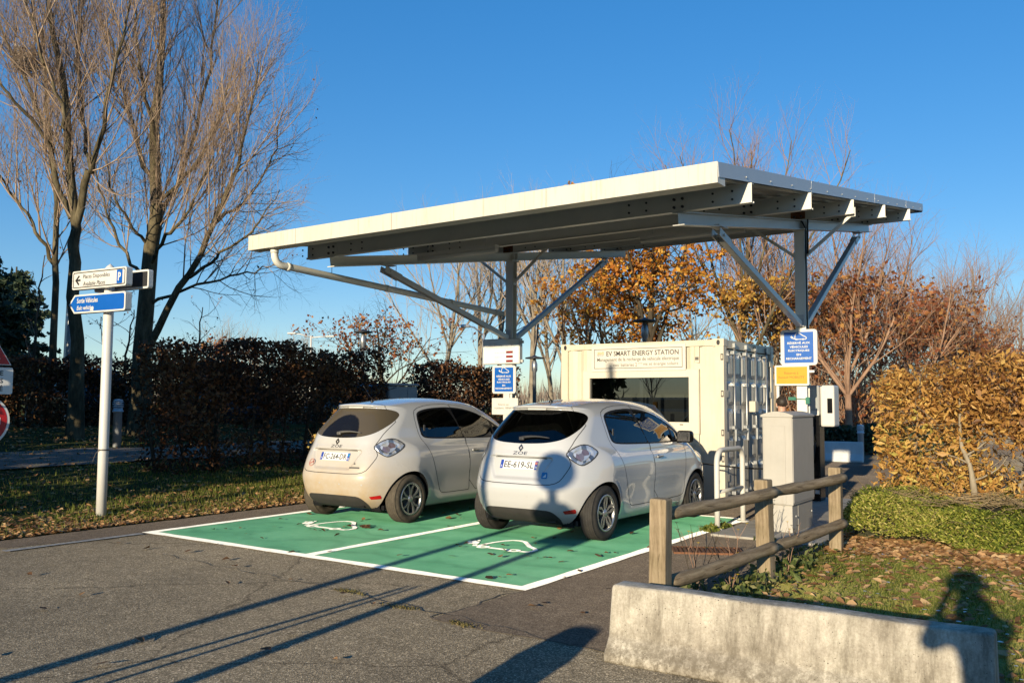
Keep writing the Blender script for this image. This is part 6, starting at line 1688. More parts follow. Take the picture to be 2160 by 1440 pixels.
# clipped beech hedges
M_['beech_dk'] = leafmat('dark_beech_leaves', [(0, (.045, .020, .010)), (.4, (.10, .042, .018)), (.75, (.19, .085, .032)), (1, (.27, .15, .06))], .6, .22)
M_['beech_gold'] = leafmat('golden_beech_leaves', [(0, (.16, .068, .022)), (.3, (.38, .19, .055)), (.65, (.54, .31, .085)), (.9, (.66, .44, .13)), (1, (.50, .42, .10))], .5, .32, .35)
def hedge(name, loc, rz, L, W, H, n, size, mat, label, seed, thin=(), stems=.45, edge=.5, grp=None, zlo=.0, wood='bark_dark', rnd=.0):
    """hedge along local x, front face towards -y"""
    rg = np.random.default_rng(seed); t = empty(name, loc, rz); tag(t, label, 'hedge', grp); wd = Wood(); tw = Wood()
    m = int(L/stems); tips = []
    for k in range(m):
        x = (k+.5)/m*L-L/2+rg.normal(0, .08); p = np.array([x, rg.normal(0, W*.08), -.05]); P = poly_branch(p, [rg.normal(0, .06), rg.normal(0, .06), 1], H*.93, 7, .07, .05, rg); rad = np.linspace(.035, .010, 8)*rg.uniform(.8, 1.5); wd.add(P, rad, 6)
        for _ in range(30):
            u = rg.uniform(.08, 1); f = u*7; i = min(int(f), 6); q = P[i]+(P[i+1]-P[i])*(f-i); a = rg.uniform(0, 2*np.pi)
            B = poly_branch(q, [math.cos(a)*1.0, math.sin(a)*.8, rg.uniform(-.1, .5)], rg.uniform(.25, W*.62), 4, .22, .05, rg); tw.add(B, np.linspace(.009, .0035, 5), 3); tips.append(B)
            for _ in range(2):
                j = rg.integers(1, 4); C = poly_branch(B[j], unit(B[j+1]-B[j])+rg.normal(0, .6, 3), rg.uniform(.12, .3), 2, .2, .02, rg); tw.add(C, [.004, .003, .002], 3); tips.append(C)
    # leaves: shell biased volume
    x = rg.uniform(-L/2, L/2, n); y = (W/2)*np.sign(rg.uniform(-1, 1, n))*rg.beta(edge*5, 1.6, n); z = H*rg.beta(1.35, .92, n)
    z = zlo+(H-zlo)*(z/H)**(1.0+.25*(rnd > 0)); bump_ = .05*np.sin(x*2.7+seed)+.05*np.sin(x*6.1+z*4)+.035*np.sin(z*9+x*3.3)
    y = y*(1+bump_*1.4)+rg.normal(0, .035, n); z = z*(1+.035*np.sin(x*1.9+seed)+.02*np.sin(x*5.3)-rnd*np.clip(np.abs(x)/(L/2)-.85, 0, 1)*1.2-rnd*np.abs(y/(W/2))**3*.4)+rg.normal(0, .03+.03*rnd, n)
    dens = (.62 if mat == 'beech_dk' else .75)+.35*np.sin(x*3.1+z*2.2+seed)*np.sin(z*3.7-x*1.3)+.2*np.sin(x*7.7+z*6.1)
    for (cx, cz, rx, rz_, a) in thin: dens -= a*np.exp(-((x-cx)/rx)**2-((z-cz)/rz_)**2)
    k = rg.uniform(0, 1, n) < dens; C = np.stack([x, y, z], 1)[k]
    wd.build('stems', M_[wood], t); tw.build('twigs', M_[wood], t)
    tint = np.clip(rg.beta(2, 2, len(C))+.18*np.sin(C[:, 0]*1.7+C[:, 2]*2.1+seed), 0, 1)
    leaf_cloud('foliage', C, size*(1 if rnd == 0 else rg.choice([.6, 1, 1.35], (len(C), 1), p=[.35, .45, .2])), M_[mat], t, rg, tint=tint, long=1.15, nar=1 if rnd == 0 else .72)
    return t
# left hedge: runs along the verge away from the camera; local x = world +y after a 90 degree turn
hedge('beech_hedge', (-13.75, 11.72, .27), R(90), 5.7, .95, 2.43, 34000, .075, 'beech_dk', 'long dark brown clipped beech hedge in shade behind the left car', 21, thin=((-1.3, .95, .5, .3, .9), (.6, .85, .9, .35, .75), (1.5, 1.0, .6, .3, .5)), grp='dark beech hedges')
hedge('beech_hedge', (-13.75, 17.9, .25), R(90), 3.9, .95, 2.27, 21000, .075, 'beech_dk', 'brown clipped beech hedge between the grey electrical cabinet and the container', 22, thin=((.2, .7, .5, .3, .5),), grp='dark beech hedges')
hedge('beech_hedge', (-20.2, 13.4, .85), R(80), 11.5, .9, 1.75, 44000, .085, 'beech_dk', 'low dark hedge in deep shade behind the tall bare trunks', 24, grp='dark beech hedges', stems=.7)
# golden hedge on the right
hedge('golden_hedge', (.55, 13.0, .05), R(0), 6.3, 1.5, 2.18, 64000, .072, 'beech_gold', 'golden brown beech hedge with curled leaves at the right edge', 23, thin=((-.9, .90, .6, .28, .6), (-2.0, .85, .5, .25, .45), (.2, 1.05, .6, .3, .45), (-1.8, 1.35, .5, .2, .4)), stems=.6, edge=.42, zlo=.25, wood='bark_grey', rnd=.35)
# its pale stem at the front
rg = np.random.default_rng(31); wd = Wood(); P = smooth_path([(-1.33, 12.40, .0), (-1.42, 12.38, .45), (-1.46, 12.40, .80), (-1.58, 12.5, 1.15), (-1.60, 12.75, 1.8)]); wd.add(P, np.linspace(.05, .012, 14)*(1+.12*np.sin(np.arange(14)*1.7)), 9)
for (i, d, L) in ((5, (.9, .15, .2), .55), (7, (-.7, .2, .5), .45), (8, (.7, .3, .5), .5)):
    B = poly_branch(P[i], d, L, 5, .15, .05, rg); wd.add(B, np.linspace(.015, .004, 6), 6)
M_['bark_pale'] = barkmat('pale_hedge_bark', (.17, .135, .09), (.27, .225, .16), (.37, .32, .24), 10)
o = wd.build('hedge_stem', M_['bark_pale']); tag(o, 'pale crooked bare stem showing low in the front of the golden hedge', 'stem')
# dark low clipped hedge far off
hedge('low_hedge', (-6.6, 29.4, 0), R(14), 6.5, 1.0, .9, 9000, .13, 'needles', 'black looking low clipped hedge behind the white concrete blocks', 25, stems=1.2)
# small golden bush behind the left car and yellowing bush
def bush(name, loc, rx, ry, rz_, n, size, mat, label, seed, cat='bush', grp=None):
    rg = np.random.default_rng(seed); t = empty(name, loc); tag(t, label, cat, grp); wd = Wood()
    for _ in range(26 if cat == 'bush' else 260):
        a = rg.uniform(0, 2*np.pi); B = poly_branch([rg.normal(0, .3)*rx*(cat != 'bush'), rg.normal(0, .3)*ry*(cat != 'bush'), 0], [math.cos(a)*rx*rg.uniform(0, 1), math.sin(a)*ry, rz_*1.3], rg.uniform(.6, 1.25)*max(rx, rz_), 5, .15, .05, rg); wd.add(B, np.linspace(.014, .004, 6)*(1 if cat == 'bush' else 2), 4)
    wd.build('stems', M_['bark_dark' if cat == 'bush' else 'twig_red'], t)
    v = rg.normal(0, 1, (n, 3)); v /= np.linalg.norm(v, axis=1)[:, None]; r = rg.uniform(.45, 1, n)**.5
    b = 1+.22*np.sin(v[:, 0]*5+seed)*np.sin(v[:, 1]*4+v[:, 2]*5)
    C = v*(r*b)[:, None]*np.array([rx, ry, rz_]); C[:, 2] = np.abs(C[:, 2]+rz_*.35)
    leaf_cloud('foliage', C, size, M_[mat], t, rg); return t
bush('bush', (-11.6, 11.6, .1), .55, .8, 1.05, 1500, .09, 'beech_gold', 'small golden leaved bush showing left of the dusty car roof', 51)

# low spreading evergreen on the right
M_['juniper'] = leafmat('juniper_sprays', [(0, (.05, .08, .015)), (.35, (.16, .20, .028)), (.7, (.34, .36, .055)), (1, (.55, .47, .15))], .55, .3)
M_['drystem'] = simple('dry_stem', (.30, .22, .12), .9, var=.3)
rg = np.random.default_rng(61); n = 120000
x = rg.uniform(-2.72, 3.4, n); y = 10.5+rg.beta(.9, 1.1, n)*2.6; y = y-.06*(x+2.6)
hgt = (.40+.07*np.sin(x*2.3+1)+.06*np.sin(x*5.1+y*3))*np.clip((y-10.4)/.45, 0, 1)**.6*np.clip((x+2.75)/.22, 0, 1)**.5+.05*np.sin(x*4+y*2)+.04*np.sin(x*9-y*5)
z = np.clip(hgt, .05, None)*rg.uniform(.25, 1.0, n)**.45+.04
a = rg.normal(0, .55, n); d = np.stack([np.cos(a)*.6*np.sign(rg.uniform(-1, 1, n)), -np.abs(rg.normal(.5, .4, n)), rg.uniform(.0, .8, n)], 1); d /= np.linalg.norm(d, axis=1)[:, None]
L = rg.uniform(.02, .058, n)[:, None]; s = np.cross(d, rg.normal(0, 1, (n, 3))); s /= np.linalg.norm(s, axis=1)[:, None]; C = np.stack([x, y, z], 1)
pts = np.stack([C, C+d*L*.5-s*L*.17, C+d*L, C+d*L*.5+s*L*.17], 1).reshape(-1, 3)
tint = np.clip(.45+.3*np.sin(x*2.1+y*1.7)*np.sin(y*2.3-x)+rg.normal(0, .30, n), 0, 1)
o = np_mesh('ground_cover', pts, np.arange(4*n).reshape(-1, 4), M_['juniper'], tint=tint); tag(o, kind='stuff')
wd = Wood()
for _ in range(900):
    p = np.array([rg.uniform(-2.5, 3, 1)[0], rg.uniform(10.75, 12.4), .0]); p[2] = .10+.36*min(1, max(0, (p[1]-10.7)/.5)); d = [rg.normal(0, 1), -.5, rg.uniform(-.2, .35)]
    wd.add(poly_branch(p, d, rg.uniform(.2, .5), 3, .15, .0, rg), [.005, .004, .003, .002], 3)
o = wd.build('dry_stems', M_['drystem']); tag(o, kind='stuff')
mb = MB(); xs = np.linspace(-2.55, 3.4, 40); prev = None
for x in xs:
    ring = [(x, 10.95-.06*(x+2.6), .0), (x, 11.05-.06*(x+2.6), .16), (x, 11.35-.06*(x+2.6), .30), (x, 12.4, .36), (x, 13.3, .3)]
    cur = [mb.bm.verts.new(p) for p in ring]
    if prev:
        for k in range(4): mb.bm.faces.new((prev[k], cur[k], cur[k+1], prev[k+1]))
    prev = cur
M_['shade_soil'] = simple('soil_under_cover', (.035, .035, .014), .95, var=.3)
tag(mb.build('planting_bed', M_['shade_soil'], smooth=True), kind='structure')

# weeds by the fence
M_['weed'] = leafmat('weed_leaves', [(0, (.06, .085, .02)), (.6, (.12, .15, .04)), (1, (.22, .20, .08))], .6, .25)
M_['flower'] = simple('yellow_petals', (.70, .45, .01), .6)
def weed(x, y, H, seed, label, flowers=2, leaves=14, dry=False):
    rg = np.random.default_rng(seed); t = empty('weed', (x, y, 0)); tag(t, label, 'weed', 'weeds along the wooden fence'); wd = Wood(); ends = []
    for k in range(rg.integers(2, 4)):
        a = rg.uniform(0, 2*np.pi); P = poly_branch([0, 0, 0], [math.cos(a)*.25, math.sin(a)*.25, 1], H*rg.uniform(.7, 1), 6, .08, .03, rg); wd.add(P, np.linspace(.0045, .002, 7), 4); ends.append(P[-1])
        for _ in range(3):
            i = rg.integers(2, 6); B = poly_branch(P[i], unit(P[i+1]-P[i])+rg.normal(0, .5, 3), H*.25, 3, .1, .05, rg); wd.add(B, [.003, .0025, .002, .0015], 3); ends.append(B[-1])
    wd.build('stem', M_['bark_dark' if dry else 'twig_red'], t)
    C = rg.normal(0, .06, (leaves, 3)); C[:, 2] = np.abs(C[:, 2])*1.2+.02; leaf_cloud('leaves', C, .065, M_['weed'], t, rg, long=1.2)
    mb = MB()
    for e in ends[:flowers+2]:
        for k in range(7):
            a = 2*math.pi*k/7; mb.quad([Vector(e), Vector(e)+Vector((math.cos(a-.3)*.012, math.sin(a-.3)*.012, .006)), Vector(e)+Vector((math.cos(a)*.020, math.sin(a)*.020, .010)), Vector(e)+Vector((math.cos(a+.3)*.012, math.sin(a+.3)*.012, .006))])
    mb.build('flower_heads', M_['bark_dark'] if dry else M_['flower'], t)
for k, (x, y, H, lab, dr) in enumerate(((-2.98, 7.2, .62, 'yellow flowered weed in the lower left fence bay beside the drain grate', False), (-2.88, 6.9, .60, 'dry brown seed head weed rising between the lower fence rails', True), (-2.78, 7.45, .66, 'yellow flowered weed nearest the left side of the middle fence post', False), (-2.52, 8.25, .55, 'thin yellow flowered weed just right of the middle fence post', False), (-2.55, 8.8, .40, 'sparse dry weed under the right lower fence rail', True), (-2.62, 7.0, .30, 'broad leaved weed at the foot of the middle fence post', False), (-3.33, 10.05, .5, 'dry weed in front of the utility cabinet plinth', True))):
    weed(x, y, H, 70+k, lab, dry=dr, leaves=22 if k == 5 else 12)
rg = np.random.default_rng(77)
C = np.stack([rg.normal(-2.55, .13, 420), rg.uniform(5.4, 9.4, 420), rg.uniform(.02, .14, 420)], 1); o = leaf_cloud('rosette_weeds', C, .065, M_['weed'], None, rg, long=1.25); tag(o, kind='stuff')
n = 500; C = np.stack([rg.normal(-4.16, .05, n), rg.uniform(10.35, 10.95, n), rg.uniform(.01, .06, n)], 1); o = leaf_cloud('moss_tuft', C, .05, M_['grass'], None, rg); tag(o, kind='stuff')
n = 120; y = rng.uniform(5.6, 10, n); x = lawn_edge(y)+rng.uniform(.2, 3, n); M_['daisy'] = simple('daisy_white', (.75, .74, .70), .6)
P = np.stack([x, y, gz(x, y)+.055], 1); tag(flat_leaves('daisies', P, .035, M_['daisy'], .1), kind='stuff')

# ---- trees behind
LV_BARE = [dict(per_m=2.6, len=2.5, ang=36, seg=5, wander=.10, up=.15, r=.024, k=4, tap=.45, end=.3, rel=.7, trunk=False), dict(per_m=2.8, len=1.2, ang=36, seg=3, wander=.13, up=.11, r=.0095, k=3, end=.4, leafy=True), dict(per_m=3.2, len=.6, ang=38, seg=2, wander=.15, up=.07, r=.0055, k=3, end=.6, leafy=True)]
KT = 1.6
LV_RED = [dict(q, per_m=q['per_m']*1.45, r=q['r']*.8) for q in LV_BARE]
def gen_tree(name, H, seed, lv, mats, split=4, r0=.105, spread=.5, clear=.3):
    rg = np.random.default_rng(seed); tr, cr, tips = Wood(), Wood(), []
    T = poly_branch([0, 0, 0], [0, 0, 1], H*.92, 10, .04, .06, rg); rad = np.linspace(r0, .02, 11); rad[0] *= 1.25; tr.add(T, rad, 8); sprout(tr, cr, T, rad, lv, rg, tips, clear)
    for k in range(split):
        i = rg.integers(2, 6); a = 2*np.pi*k/split+rg.uniform(0, 1); B = poly_branch(T[i], [math.cos(a)*spread, math.sin(a)*spread, .9], H*(1-i/11)*.92, 8, .07, .08, rg); rb = np.linspace(rad[i]*.62, .012, 9); tr.add(B, rb, 6); sprout(tr, cr, B, rb, lv, rg, tips, .15)
    return tr, cr, tips, rg
def place_tree(proto, loc, rz, sc_, label, group):
    c = copy_tree(proto); c.location = loc; c.rotation_euler = (0, 0, rz); c.scale = (sc_*KT,)*3; tag(c, label, 'tree', group); return c
def at_px(px, Z, z=0.0):
    p = camZ(px, 850, Z*KT); p[2] = z; return p
# bare grey row
def bare_proto(seed, H, lab, px, Z, mats=('bark_grey', 'twig_grey'), **k):
    tr, cr, tips, rg = gen_tree('bare_tree', H, seed, LV_BARE, mats, **k)
    t = empty('bare_tree', at_px(px, Z)); tag(t, lab, 'tree', 'bare trees behind the hedges'); t.scale = (KT,)*3; tr.build('trunk', M_[mats[0]], t); cr.build('crown', M_[mats[1]], t); return t
b1 = bare_proto(81, 8.2, 'widest bare grey tree behind the dark hedge, right of the red leaved tree', 930, 33, spread=.75, split=6, clear=.25)
b2 = bare_proto(82, 8.6, 'narrow bare tree immediately left of the left canopy post', 1010, 34, spread=.3, split=4, r0=.13)
for k, (p_, px, Z, s, rz, lab) in enumerate(((b2, 1052, 36, 1.05, 1, 'narrow bare tree directly behind the left canopy post'), (b2, 1125, 33, 1.04, 2.4, 'narrow bare tree right of the left post behind the short lamp'), (b1, 1165, 37, 1.1, 2, 'bare tree just left of the container behind the thin trunks'), (b2, 1190, 32, 1.0, 4, 'bare tree touching the left container edge'), (b2, 1240, 38, 1.1, 5, 'bare tree behind the left end of the container roof'), (b1, 1480, 40, 1.0, 3.3, 'bare tree between the orange oak and the mixed yellow tree'),
                                                  (b1, 610, 70, .85, 1.2, 'faint far bare tree above the dark hedge, right of the far lamp'), (b1, 545, 72, .85, 4.2, 'faint far bare tree above the dark hedge, nearest the tall trunks'), (b2, 470, 66, .85, .2, 'faint far bare tree beside the leaning limb of the tallest tree'), (b1, 690, 85, .8, 2.9, 'low far bare tree above the dark hedge near the mushroom lamp'))):
    place_tree(p_, at_px(px, Z), rz, s, lab, 'bare trees behind the hedges')
# warm far trees at the right
b3 = bare_proto(83, 9.0, 'tan bare tree at the far right above the golden hedge', 2075, 46, mats=('bark_grey', 'twig_red'), spread=.55, split=6, clear=.15)
for (px, Z, s, rz, lab) in ((2010, 50, .9, 1.5, 'tan bare tree left of the far right one'), (2150, 52, .85, 3.1, 'tan bare tree cut by the right picture edge'), (1905, 44, .75, 2.2, 'tan bare tree between the two red leaved trees'), (1765, 48, .9, 5.0, 'tan bare tree behind the right canopy post'), (2240, 48, .8, 4.0, 'tan bare tree beyond the right picture edge')):
    place_tree(b3, at_px(px, Z), rz, s, lab, 'bare trees behind the hedges')
# orange oak
M_['oak_leaf'] = leafmat('orange_oak_leaves', [(0, (.28, .085, .016)), (.35, (.50, .19, .03)), (.7, (.66, .31, .05)), (1, (.70, .45, .08))], .5, .35)
M_['red_leaf'] = leafmat('red_brown_leaves', [(0, (.15, .045, .022)), (.4, (.28, .095, .042)), (.75, (.39, .165, .058)), (1, (.48, .27, .09))], .55, .3)
M_['yel_leaf'] = leafmat('yellow_brown_leaves', [(0, (.27, .12, .028)), (.5, (.48, .25, .05)), (1, (.62, .42, .09))], .5, .35)
LV_OAK = [dict(per_m=3.0, len=2.6, ang=58, seg=5, wander=.16, up=.06, r=.035, k=4, tap=.5, end=.3, rel=.75), dict(per_m=3.2, len=1.2, ang=50, seg=4, wander=.2, up=.03, r=.014, k=3, end=.4, leafy=True), dict(per_m=3.0, len=.5, ang=50, seg=2, wander=.2, up=.02, r=.007, k=3, end=.6, leafy=True)]
def leafy(name, loc, H, seed, lv, leafmat_, nl, size, label, mats=('bark_dark', 'bark_dark'), zmax=1.0, grp='autumn trees behind the container', **k):
    tr, cr, tips, rg = gen_tree(name, H, seed, lv, mats, **k)
    t = empty(name, loc); tag(t, label, 'tree', grp); t.scale = (KT,)*3; tr.build('trunk', M_[mats[0]], t); cr.build('crown', M_[mats[1]], t)
    sel = [q for q in tips if q[-1][2] < H*zmax]
    cl = np.array([math.sin(q[-1][0]*2.1+seed)+math.sin(q[-1][2]*1.9)+math.sin(q[-1][1]*2.4) for q in sel]); sel = [q for q, c in zip(sel, cl) if c > -.9]
    C = along(sel, nl, rg, .07, .35); leaf_cloud('foliage', C, size, M_[leafmat_], t, rg); return t
leafy('oak_tree', at_px(1372, 25), 7.5, 91, LV_OAK, 'oak_leaf', 9500, .125, 'bright orange leaved oak right behind the container', split=5, spread=.5, clear=.22, r0=.15)
leafy('oak_tree', at_px(1300, 27), 5.2, 92, LV_OAK, 'oak_leaf', 3000, .13, 'smaller orange oak behind the left half of the container roof', split=4, spread=.9, clear=.2, r0=.1)
leafy('mixed_tree', at_px(1560, 24.5), 9.1, 93, LV_RED, 'yel_leaf', 1900, .12, 'tall half bare tree with yellow brown leaves behind the canopy right end', mats=('bark_poplar', 'twig_red'), zmax=.50, split=6, spread=.4, clear=.15)
leafy('mixed_tree', at_px(1630, 27), 7.6, 94, LV_RED, 'yel_leaf', 1900, .12, 'bushy yellow brown tree left of the right canopy post', mats=('bark_grey', 'twig_red'), zmax=.6, split=5, spread=.6, clear=.12)
r1 = leafy('red_tree', at_px(1790, 25), 6.6, 95, LV_RED, 'red_leaf', 2600, .14, 'red brown leaved tree right beside the right canopy post', mats=('twig_red', 'twig_red'), zmax=.72, split=7, spread=.65, clear=.12)
leafy('red_tree', at_px(1950, 33), 6.9, 96, LV_RED, 'red_leaf', 3000, .15, 'broad dark red tree above the middle of the golden hedge', mats=('twig_red', 'twig_red'), zmax=.8, split=7, spread=.7, clear=.12)
place_tree(r1, at_px(1715, 30), 2.2, .95, 'dark red tree directly behind the right post signs', 'autumn trees behind the container')
place_tree(r1, at_px(2000, 38), 3.0, .95, 'rusty twiggy tree right of the broad dark red tree', 'autumn trees behind the container')
place_tree(r1, at_px(2075, 42), 5.2, .9, 'rusty twiggy tree before the tan trees above the right part of the golden hedge', 'autumn trees behind the container')
place_tree(r1, at_px(2150, 45), .7, .85, 'rusty twiggy tree cut by the right picture edge', 'autumn trees behind the container')
place_tree(r1, at_px(1860, 36), 4.1, 1.0, 'dark red tree behind the gap between the two nearer red trees', 'autumn trees behind the container')
leafy('red_tree', at_px(812, 28.5), 3.9, 97, LV_OAK, 'red_leaf', 1700, .11, 'small dark red leaved tree rising over the gap between the dark hedges', split=5, spread=.9, clear=.2, r0=.09)
leafy('red_tree', at_px(430, 34), 3.4, 98, LV_OAK, 'red_leaf', 1600, .13, 'low red brown tree behind the hedge next to the tallest trunk', split=5, spread=.9, clear=.15, r0=.09)
for k, (px, Z, rx, h_, lab) in enumerate(((1740, 44, 2.6, 3.6, 'red brown thicket behind the charging pillar'), (1835, 50, 3.4, 4.0, 'red brown thicket above the left end of the golden hedge'), (1930, 56, 4.0, 4.4, 'red brown thicket above the middle of the golden hedge'), (2040, 62, 4.2, 4.0, 'rusty thicket above the right part of the golden hedge'), (1600, 46, 3.0, 3.4, 'rusty thicket behind the right end of the container'), (1480, 48, 2.6, 3.0, 'rusty thicket showing just over the container roof'), (2140, 64, 4.2, 3.4, 'rusty thicket at the right picture edge'))):
    p = camZ(px, 850, Z); p[2] = 0; bush('thicket', p, rx, rx*.8, h_, 1500, .2, 'red_leaf' if k != 5 else 'yel_leaf', lab, 120+k, 'shrub', 'thickets beyond the car park')
# far woods closing the horizon: a haze of bare stems
M_['far_twigs'] = leafmat('far_twigs', [(0, (.13, .10, .08)), (.5, (.23, .18, .14)), (1, (.34, .27, .21))], .9, .1)
rng = np.random.default_rng(101); n = 26000; th = rng.uniform(R(-40), R(80), n); D = rng.uniform(105, 165, n)
hh = 4.6+2.0*np.sin(th*9)+1.3*np.sin(th*23+1)+.8*np.sin(th*51); z = rng.uniform(0, .75, n)**1.4*np.clip(hh, 1.2, None)
o = blades('far_woods', np.stack([-np.sin(th)*D, np.cos(th)*D, z], 1), 1.2, 3.6, .055, M_['far_twigs'], .22); tag(o, kind='stuff')

# ================================================================ people
M_['skin'] = simple('skin', (.52, .29, .20), .5, var=.08); M_['hair'] = simple('dark_hair', (.03, .02, .014), .6, var=.4, vscale=60); M_['jacket'] = simple('dark_jacket', (.02, .022, .03), .8, var=.3); M_['trousers'] = simple('blue_trousers', (.03, .04, .075), .8, var=.2)
def person(loc, rz, label, pose):
    t = empty('person', loc, rz); tag(t, label, 'person')
    J = {'pel': (0, 0, .95), 'wai': (0, .0, 1.08), 'che': (0, .0, 1.30), 'nkb': (0, -.01, 1.44), 'nk': (0, .01, 1.52), 'hd': (0, .02, 1.62), 'ht': (0, .01, 1.70)}
    rad = {'pel': (.15, .11), 'wai': (.135, .10), 'che': (.165, .11), 'nkb': (.085, .07), 'nk': (.052, .052), 'hd': (.075, .092), 'ht': (.055, .07)}
    E = [('pel', 'wai'), ('wai', 'che'), ('che', 'nkb'), ('nkb', 'nk'), ('nk', 'hd'), ('hd', 'ht')]
    for s, q in ((-1, 'l'), (1, 'r')):
        J['hip'+q] = (s*.095, 0, .88); J['kne'+q] = (s*.105, .015, .48); J['ank'+q] = (s*.11, -.02, .08); J['toe'+q] = (s*.13, .15, .035)
        rad.update({'hip'+q: (.088, .09), 'kne'+q: (.055, .058), 'ank'+q: (.04, .042), 'toe'+q: (.042, .03)})
        J['sh'+q] = (s*.19, 0, 1.40); rad['sh'+q] = (.062, .062)
        if pose == 'photo': J['el'+q] = (s*.23, .15, 1.30); J['wr'+q] = (s*.075, .21, 1.53)
        else: J['el'+q] = (s*.25, -.02, 1.12); J['wr'+q] = (s*.22, .12, .90)
        rad['el'+q] = (.045, .045); rad['wr'+q] = (.028, .032)
        w = Vector(J['wr'+q]); e = Vector(J['el'+q]); d = (w-e).normalized(); J['pa'+q] = tuple(w+d*.075); rad['pa'+q] = (.036, .022)
        E += [('pel', 'hip'+q), ('hip'+q, 'kne'+q), ('kne'+q, 'ank'+q), ('ank'+q, 'toe'+q), ('che', 'sh'+q), ('sh'+q, 'el'+q), ('el'+q, 'wr'+q), ('wr'+q, 'pa'+q)]
        sx = Vector((1, 0, 0)); pr = None
        for k in range(4):
            b = w+d*.10+sx*(.012*(k-1.5)*1.6)*1.0; nm = 'f%d%s' % (k, q); J[nm+'a'] = tuple(w+d*.125+sx*.019*(k-1.5)); L = (.05, .06, .055, .042)[k]; J[nm+'b'] = tuple(Vector(J[nm+'a'])+d*L*.6+Vector((-s*.012, .012, 0))); J[nm+'c'] = tuple(Vector(J[nm+'b'])+d*L*.4+Vector((-s*.022, .016, 0)))
            rad.update({nm+'a': (.010, .010), nm+'b': (.009, .009), nm+'c': (.0075, .0075)}); E += [('pa'+q, nm+'a'), (nm+'a', nm+'b'), (nm+'b', nm+'c')]
        J['t1'+q] = tuple(w+d*.05+Vector((-s*.04, .01, 0))); J['t2'+q] = tuple(w+d*.085+Vector((-s*.055, .025, 0))); rad.update({'t1'+q: (.012, .012), 't2'+q: (.009, .009)}); E += [('wr'+q, 't1'+q), ('t1'+q, 't2'+q)]
    names = list(J); me = bpy.data.meshes.new('body'); me.from_pydata([J[k] for k in names], [(names.index(a), names.index(b)) for a, b in E], [])
    o = bpy.data.objects.new('body', me); COL.objects.link(o); md = o.modifiers.new('skin', 'SKIN'); md.use_smooth_shade = True
    for i, k in enumerate(names): me.skin_vertices[0].data[i].radius = rad[k]; me.skin_vertices[0].data[i].use_root = (k == 'pel')
    o.modifiers.new('sub', 'SUBSURF').levels = 2; o.modifiers['sub'].render_levels = 2
    m2 = bpy.data.meshes.new_from_object(o.evaluated_get(bpy.context.evaluated_depsgraph_get())); bpy.data.objects.remove(o)
    m2.materials.clear()
    for m in ('skin', 'jacket', 'trousers', 'hair'): m2.materials.append(M_[m])
    for p in m2.polygons:
        c = p.center; p.use_smooth = True
        hand = any((Vector(J['wr'+q])-c).length < .15 and (Vector(J['el'+q])-c).length > (Vector(J['el'+q])-Vector(J['wr'+q])).length*.98 for q in 'lr')
        p.material_index = 0 if (c.z > 1.475 and abs(c.x) < .12 and c.y < .2) or hand else (2 if c.z < .93 and not hand and abs(c.x) < .21 else 1)
        if c.z < .10: p.material_index = 3
    b = bpy.data.objects.new('body', m2); link(b, t)
    mb = MB(); bmesh.ops.create_uvsphere(mb.bm, u_segments=20, v_segments=12, radius=1)
    for v in mb.bm.verts:
        v.co = Vector((v.co.x*.084, v.co.y*.104-.012, v.co.z*.088)); 
        if v.co.y > .045 and v.co.z < .045: v.co.y = .045; v.co.z *= .7
        v.co += Vector((0, .02, 1.655))+Vector((rng.normal(0, .002), rng.normal(0, .002), rng.normal(0, .002)))
    mb.build('hair', M_['hair'], t, smooth=True)
    mb = MB()
    for s in (-1, 1):
        mb = MB(); mb.box((s*.079, .015, 1.612), (.016, .04, .06), bevel=.007); mb.build('ear', M_['skin'], t)
    mb = MB(); mb.box((0, .112, 1.607), (.026, .034, .045), bevel=.010); mb.build('nose', M_['skin'], t)
    mb = MB()
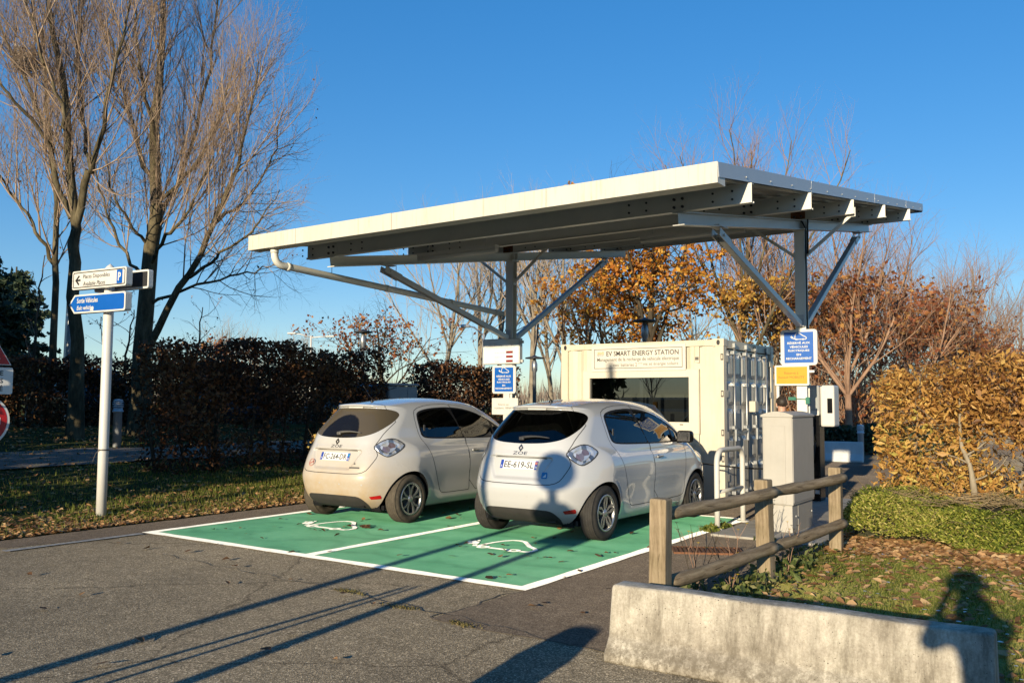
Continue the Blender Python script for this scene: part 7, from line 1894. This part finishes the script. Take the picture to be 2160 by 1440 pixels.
    for s in (-1, 1):
        mb = MB(); mb.box((s*.032, .098, 1.632), (.022, .012, .010), bevel=.004); mb.build('eye', M_['ink'], t)
    mb = MB(); mb.box((0, .100, 1.565), (.045, .012, .010), bevel=.004); mb.build('mouth', simple('lips', (.30, .12, .10), .5), t)
    return t
person((-4.13, 13.35, -.03), R(35), 'person whose dark haired head shows above the grey utility cabinet', 'stand')
ph = person((.30, -.39, 0), yaw, 'person holding a phone up to take the picture', 'photo'); ph.scale = (1.12, 1.12, 1.12)
mb = MB(); mb.lathe([(.175, -.01), (.17, .0), (.125, .01), (.115, .09), (.07, .125), (0, .135)], (0, .02, 1.665), n=24); mb.build('hat', M_['hair'], ph)
mb = MB(); mb.lathe([(.11, -.07), (.135, .0), (.115, .09), (.09, .12)], (0, .0, 1.45), n=20, caps=False); mb.build('hood', M_['jacket'], ph)

# ================================================================ beyond the frame: hedge added to shade the left bank, buildings, trees
M_['facade'] = simple('facade_render', (.36, .33, .29), .8, var=.1); M_['dark_pane'] = simple('facade_glass', (.02, .025, .03), .1)
hedge('added_shade_hedge', (-19.6, 3.75, 0), 0, 16.2, 1.0, 6.3, 42000, .24, 'needles', 'unseen tall evergreen screen added to shade the left bank', 26, grp='trees behind the photographer', stems=1.0)  # unseen hedge placed here to throw shade over the bank
for (x, y, w, h, lab) in ((22, -70, 60, 8, 'low office block far behind the photographer'), (-62, -125, 90, 2.6, 'long low hall far across the car park')):
    t = empty('office_building', (x, y, 0)); tag(t, lab, 'building', 'buildings behind the photographer')
    mb = MB(); mb.box((0, 0, h/2), (w, 16, h)); mb.build('walls', M_['facade'], t)
    mb = MB(); mb.box((0, 8.02, h*.55), (w-4, .06, 1.6)); mb.build('window', M_['dark_pane'], t)
for (x, y, s_, rz) in ((-30, -38, .8, 1), (-46, -52, .9, 2)):
    c = copy_tree(b1); c.location = (x, y, 0); c.scale = (s_,)*3; c.rotation_euler = (0, 0, rz); c['label'] = 'bare tree across the road behind the photographer'; c['group'] = 'trees behind the photographer'
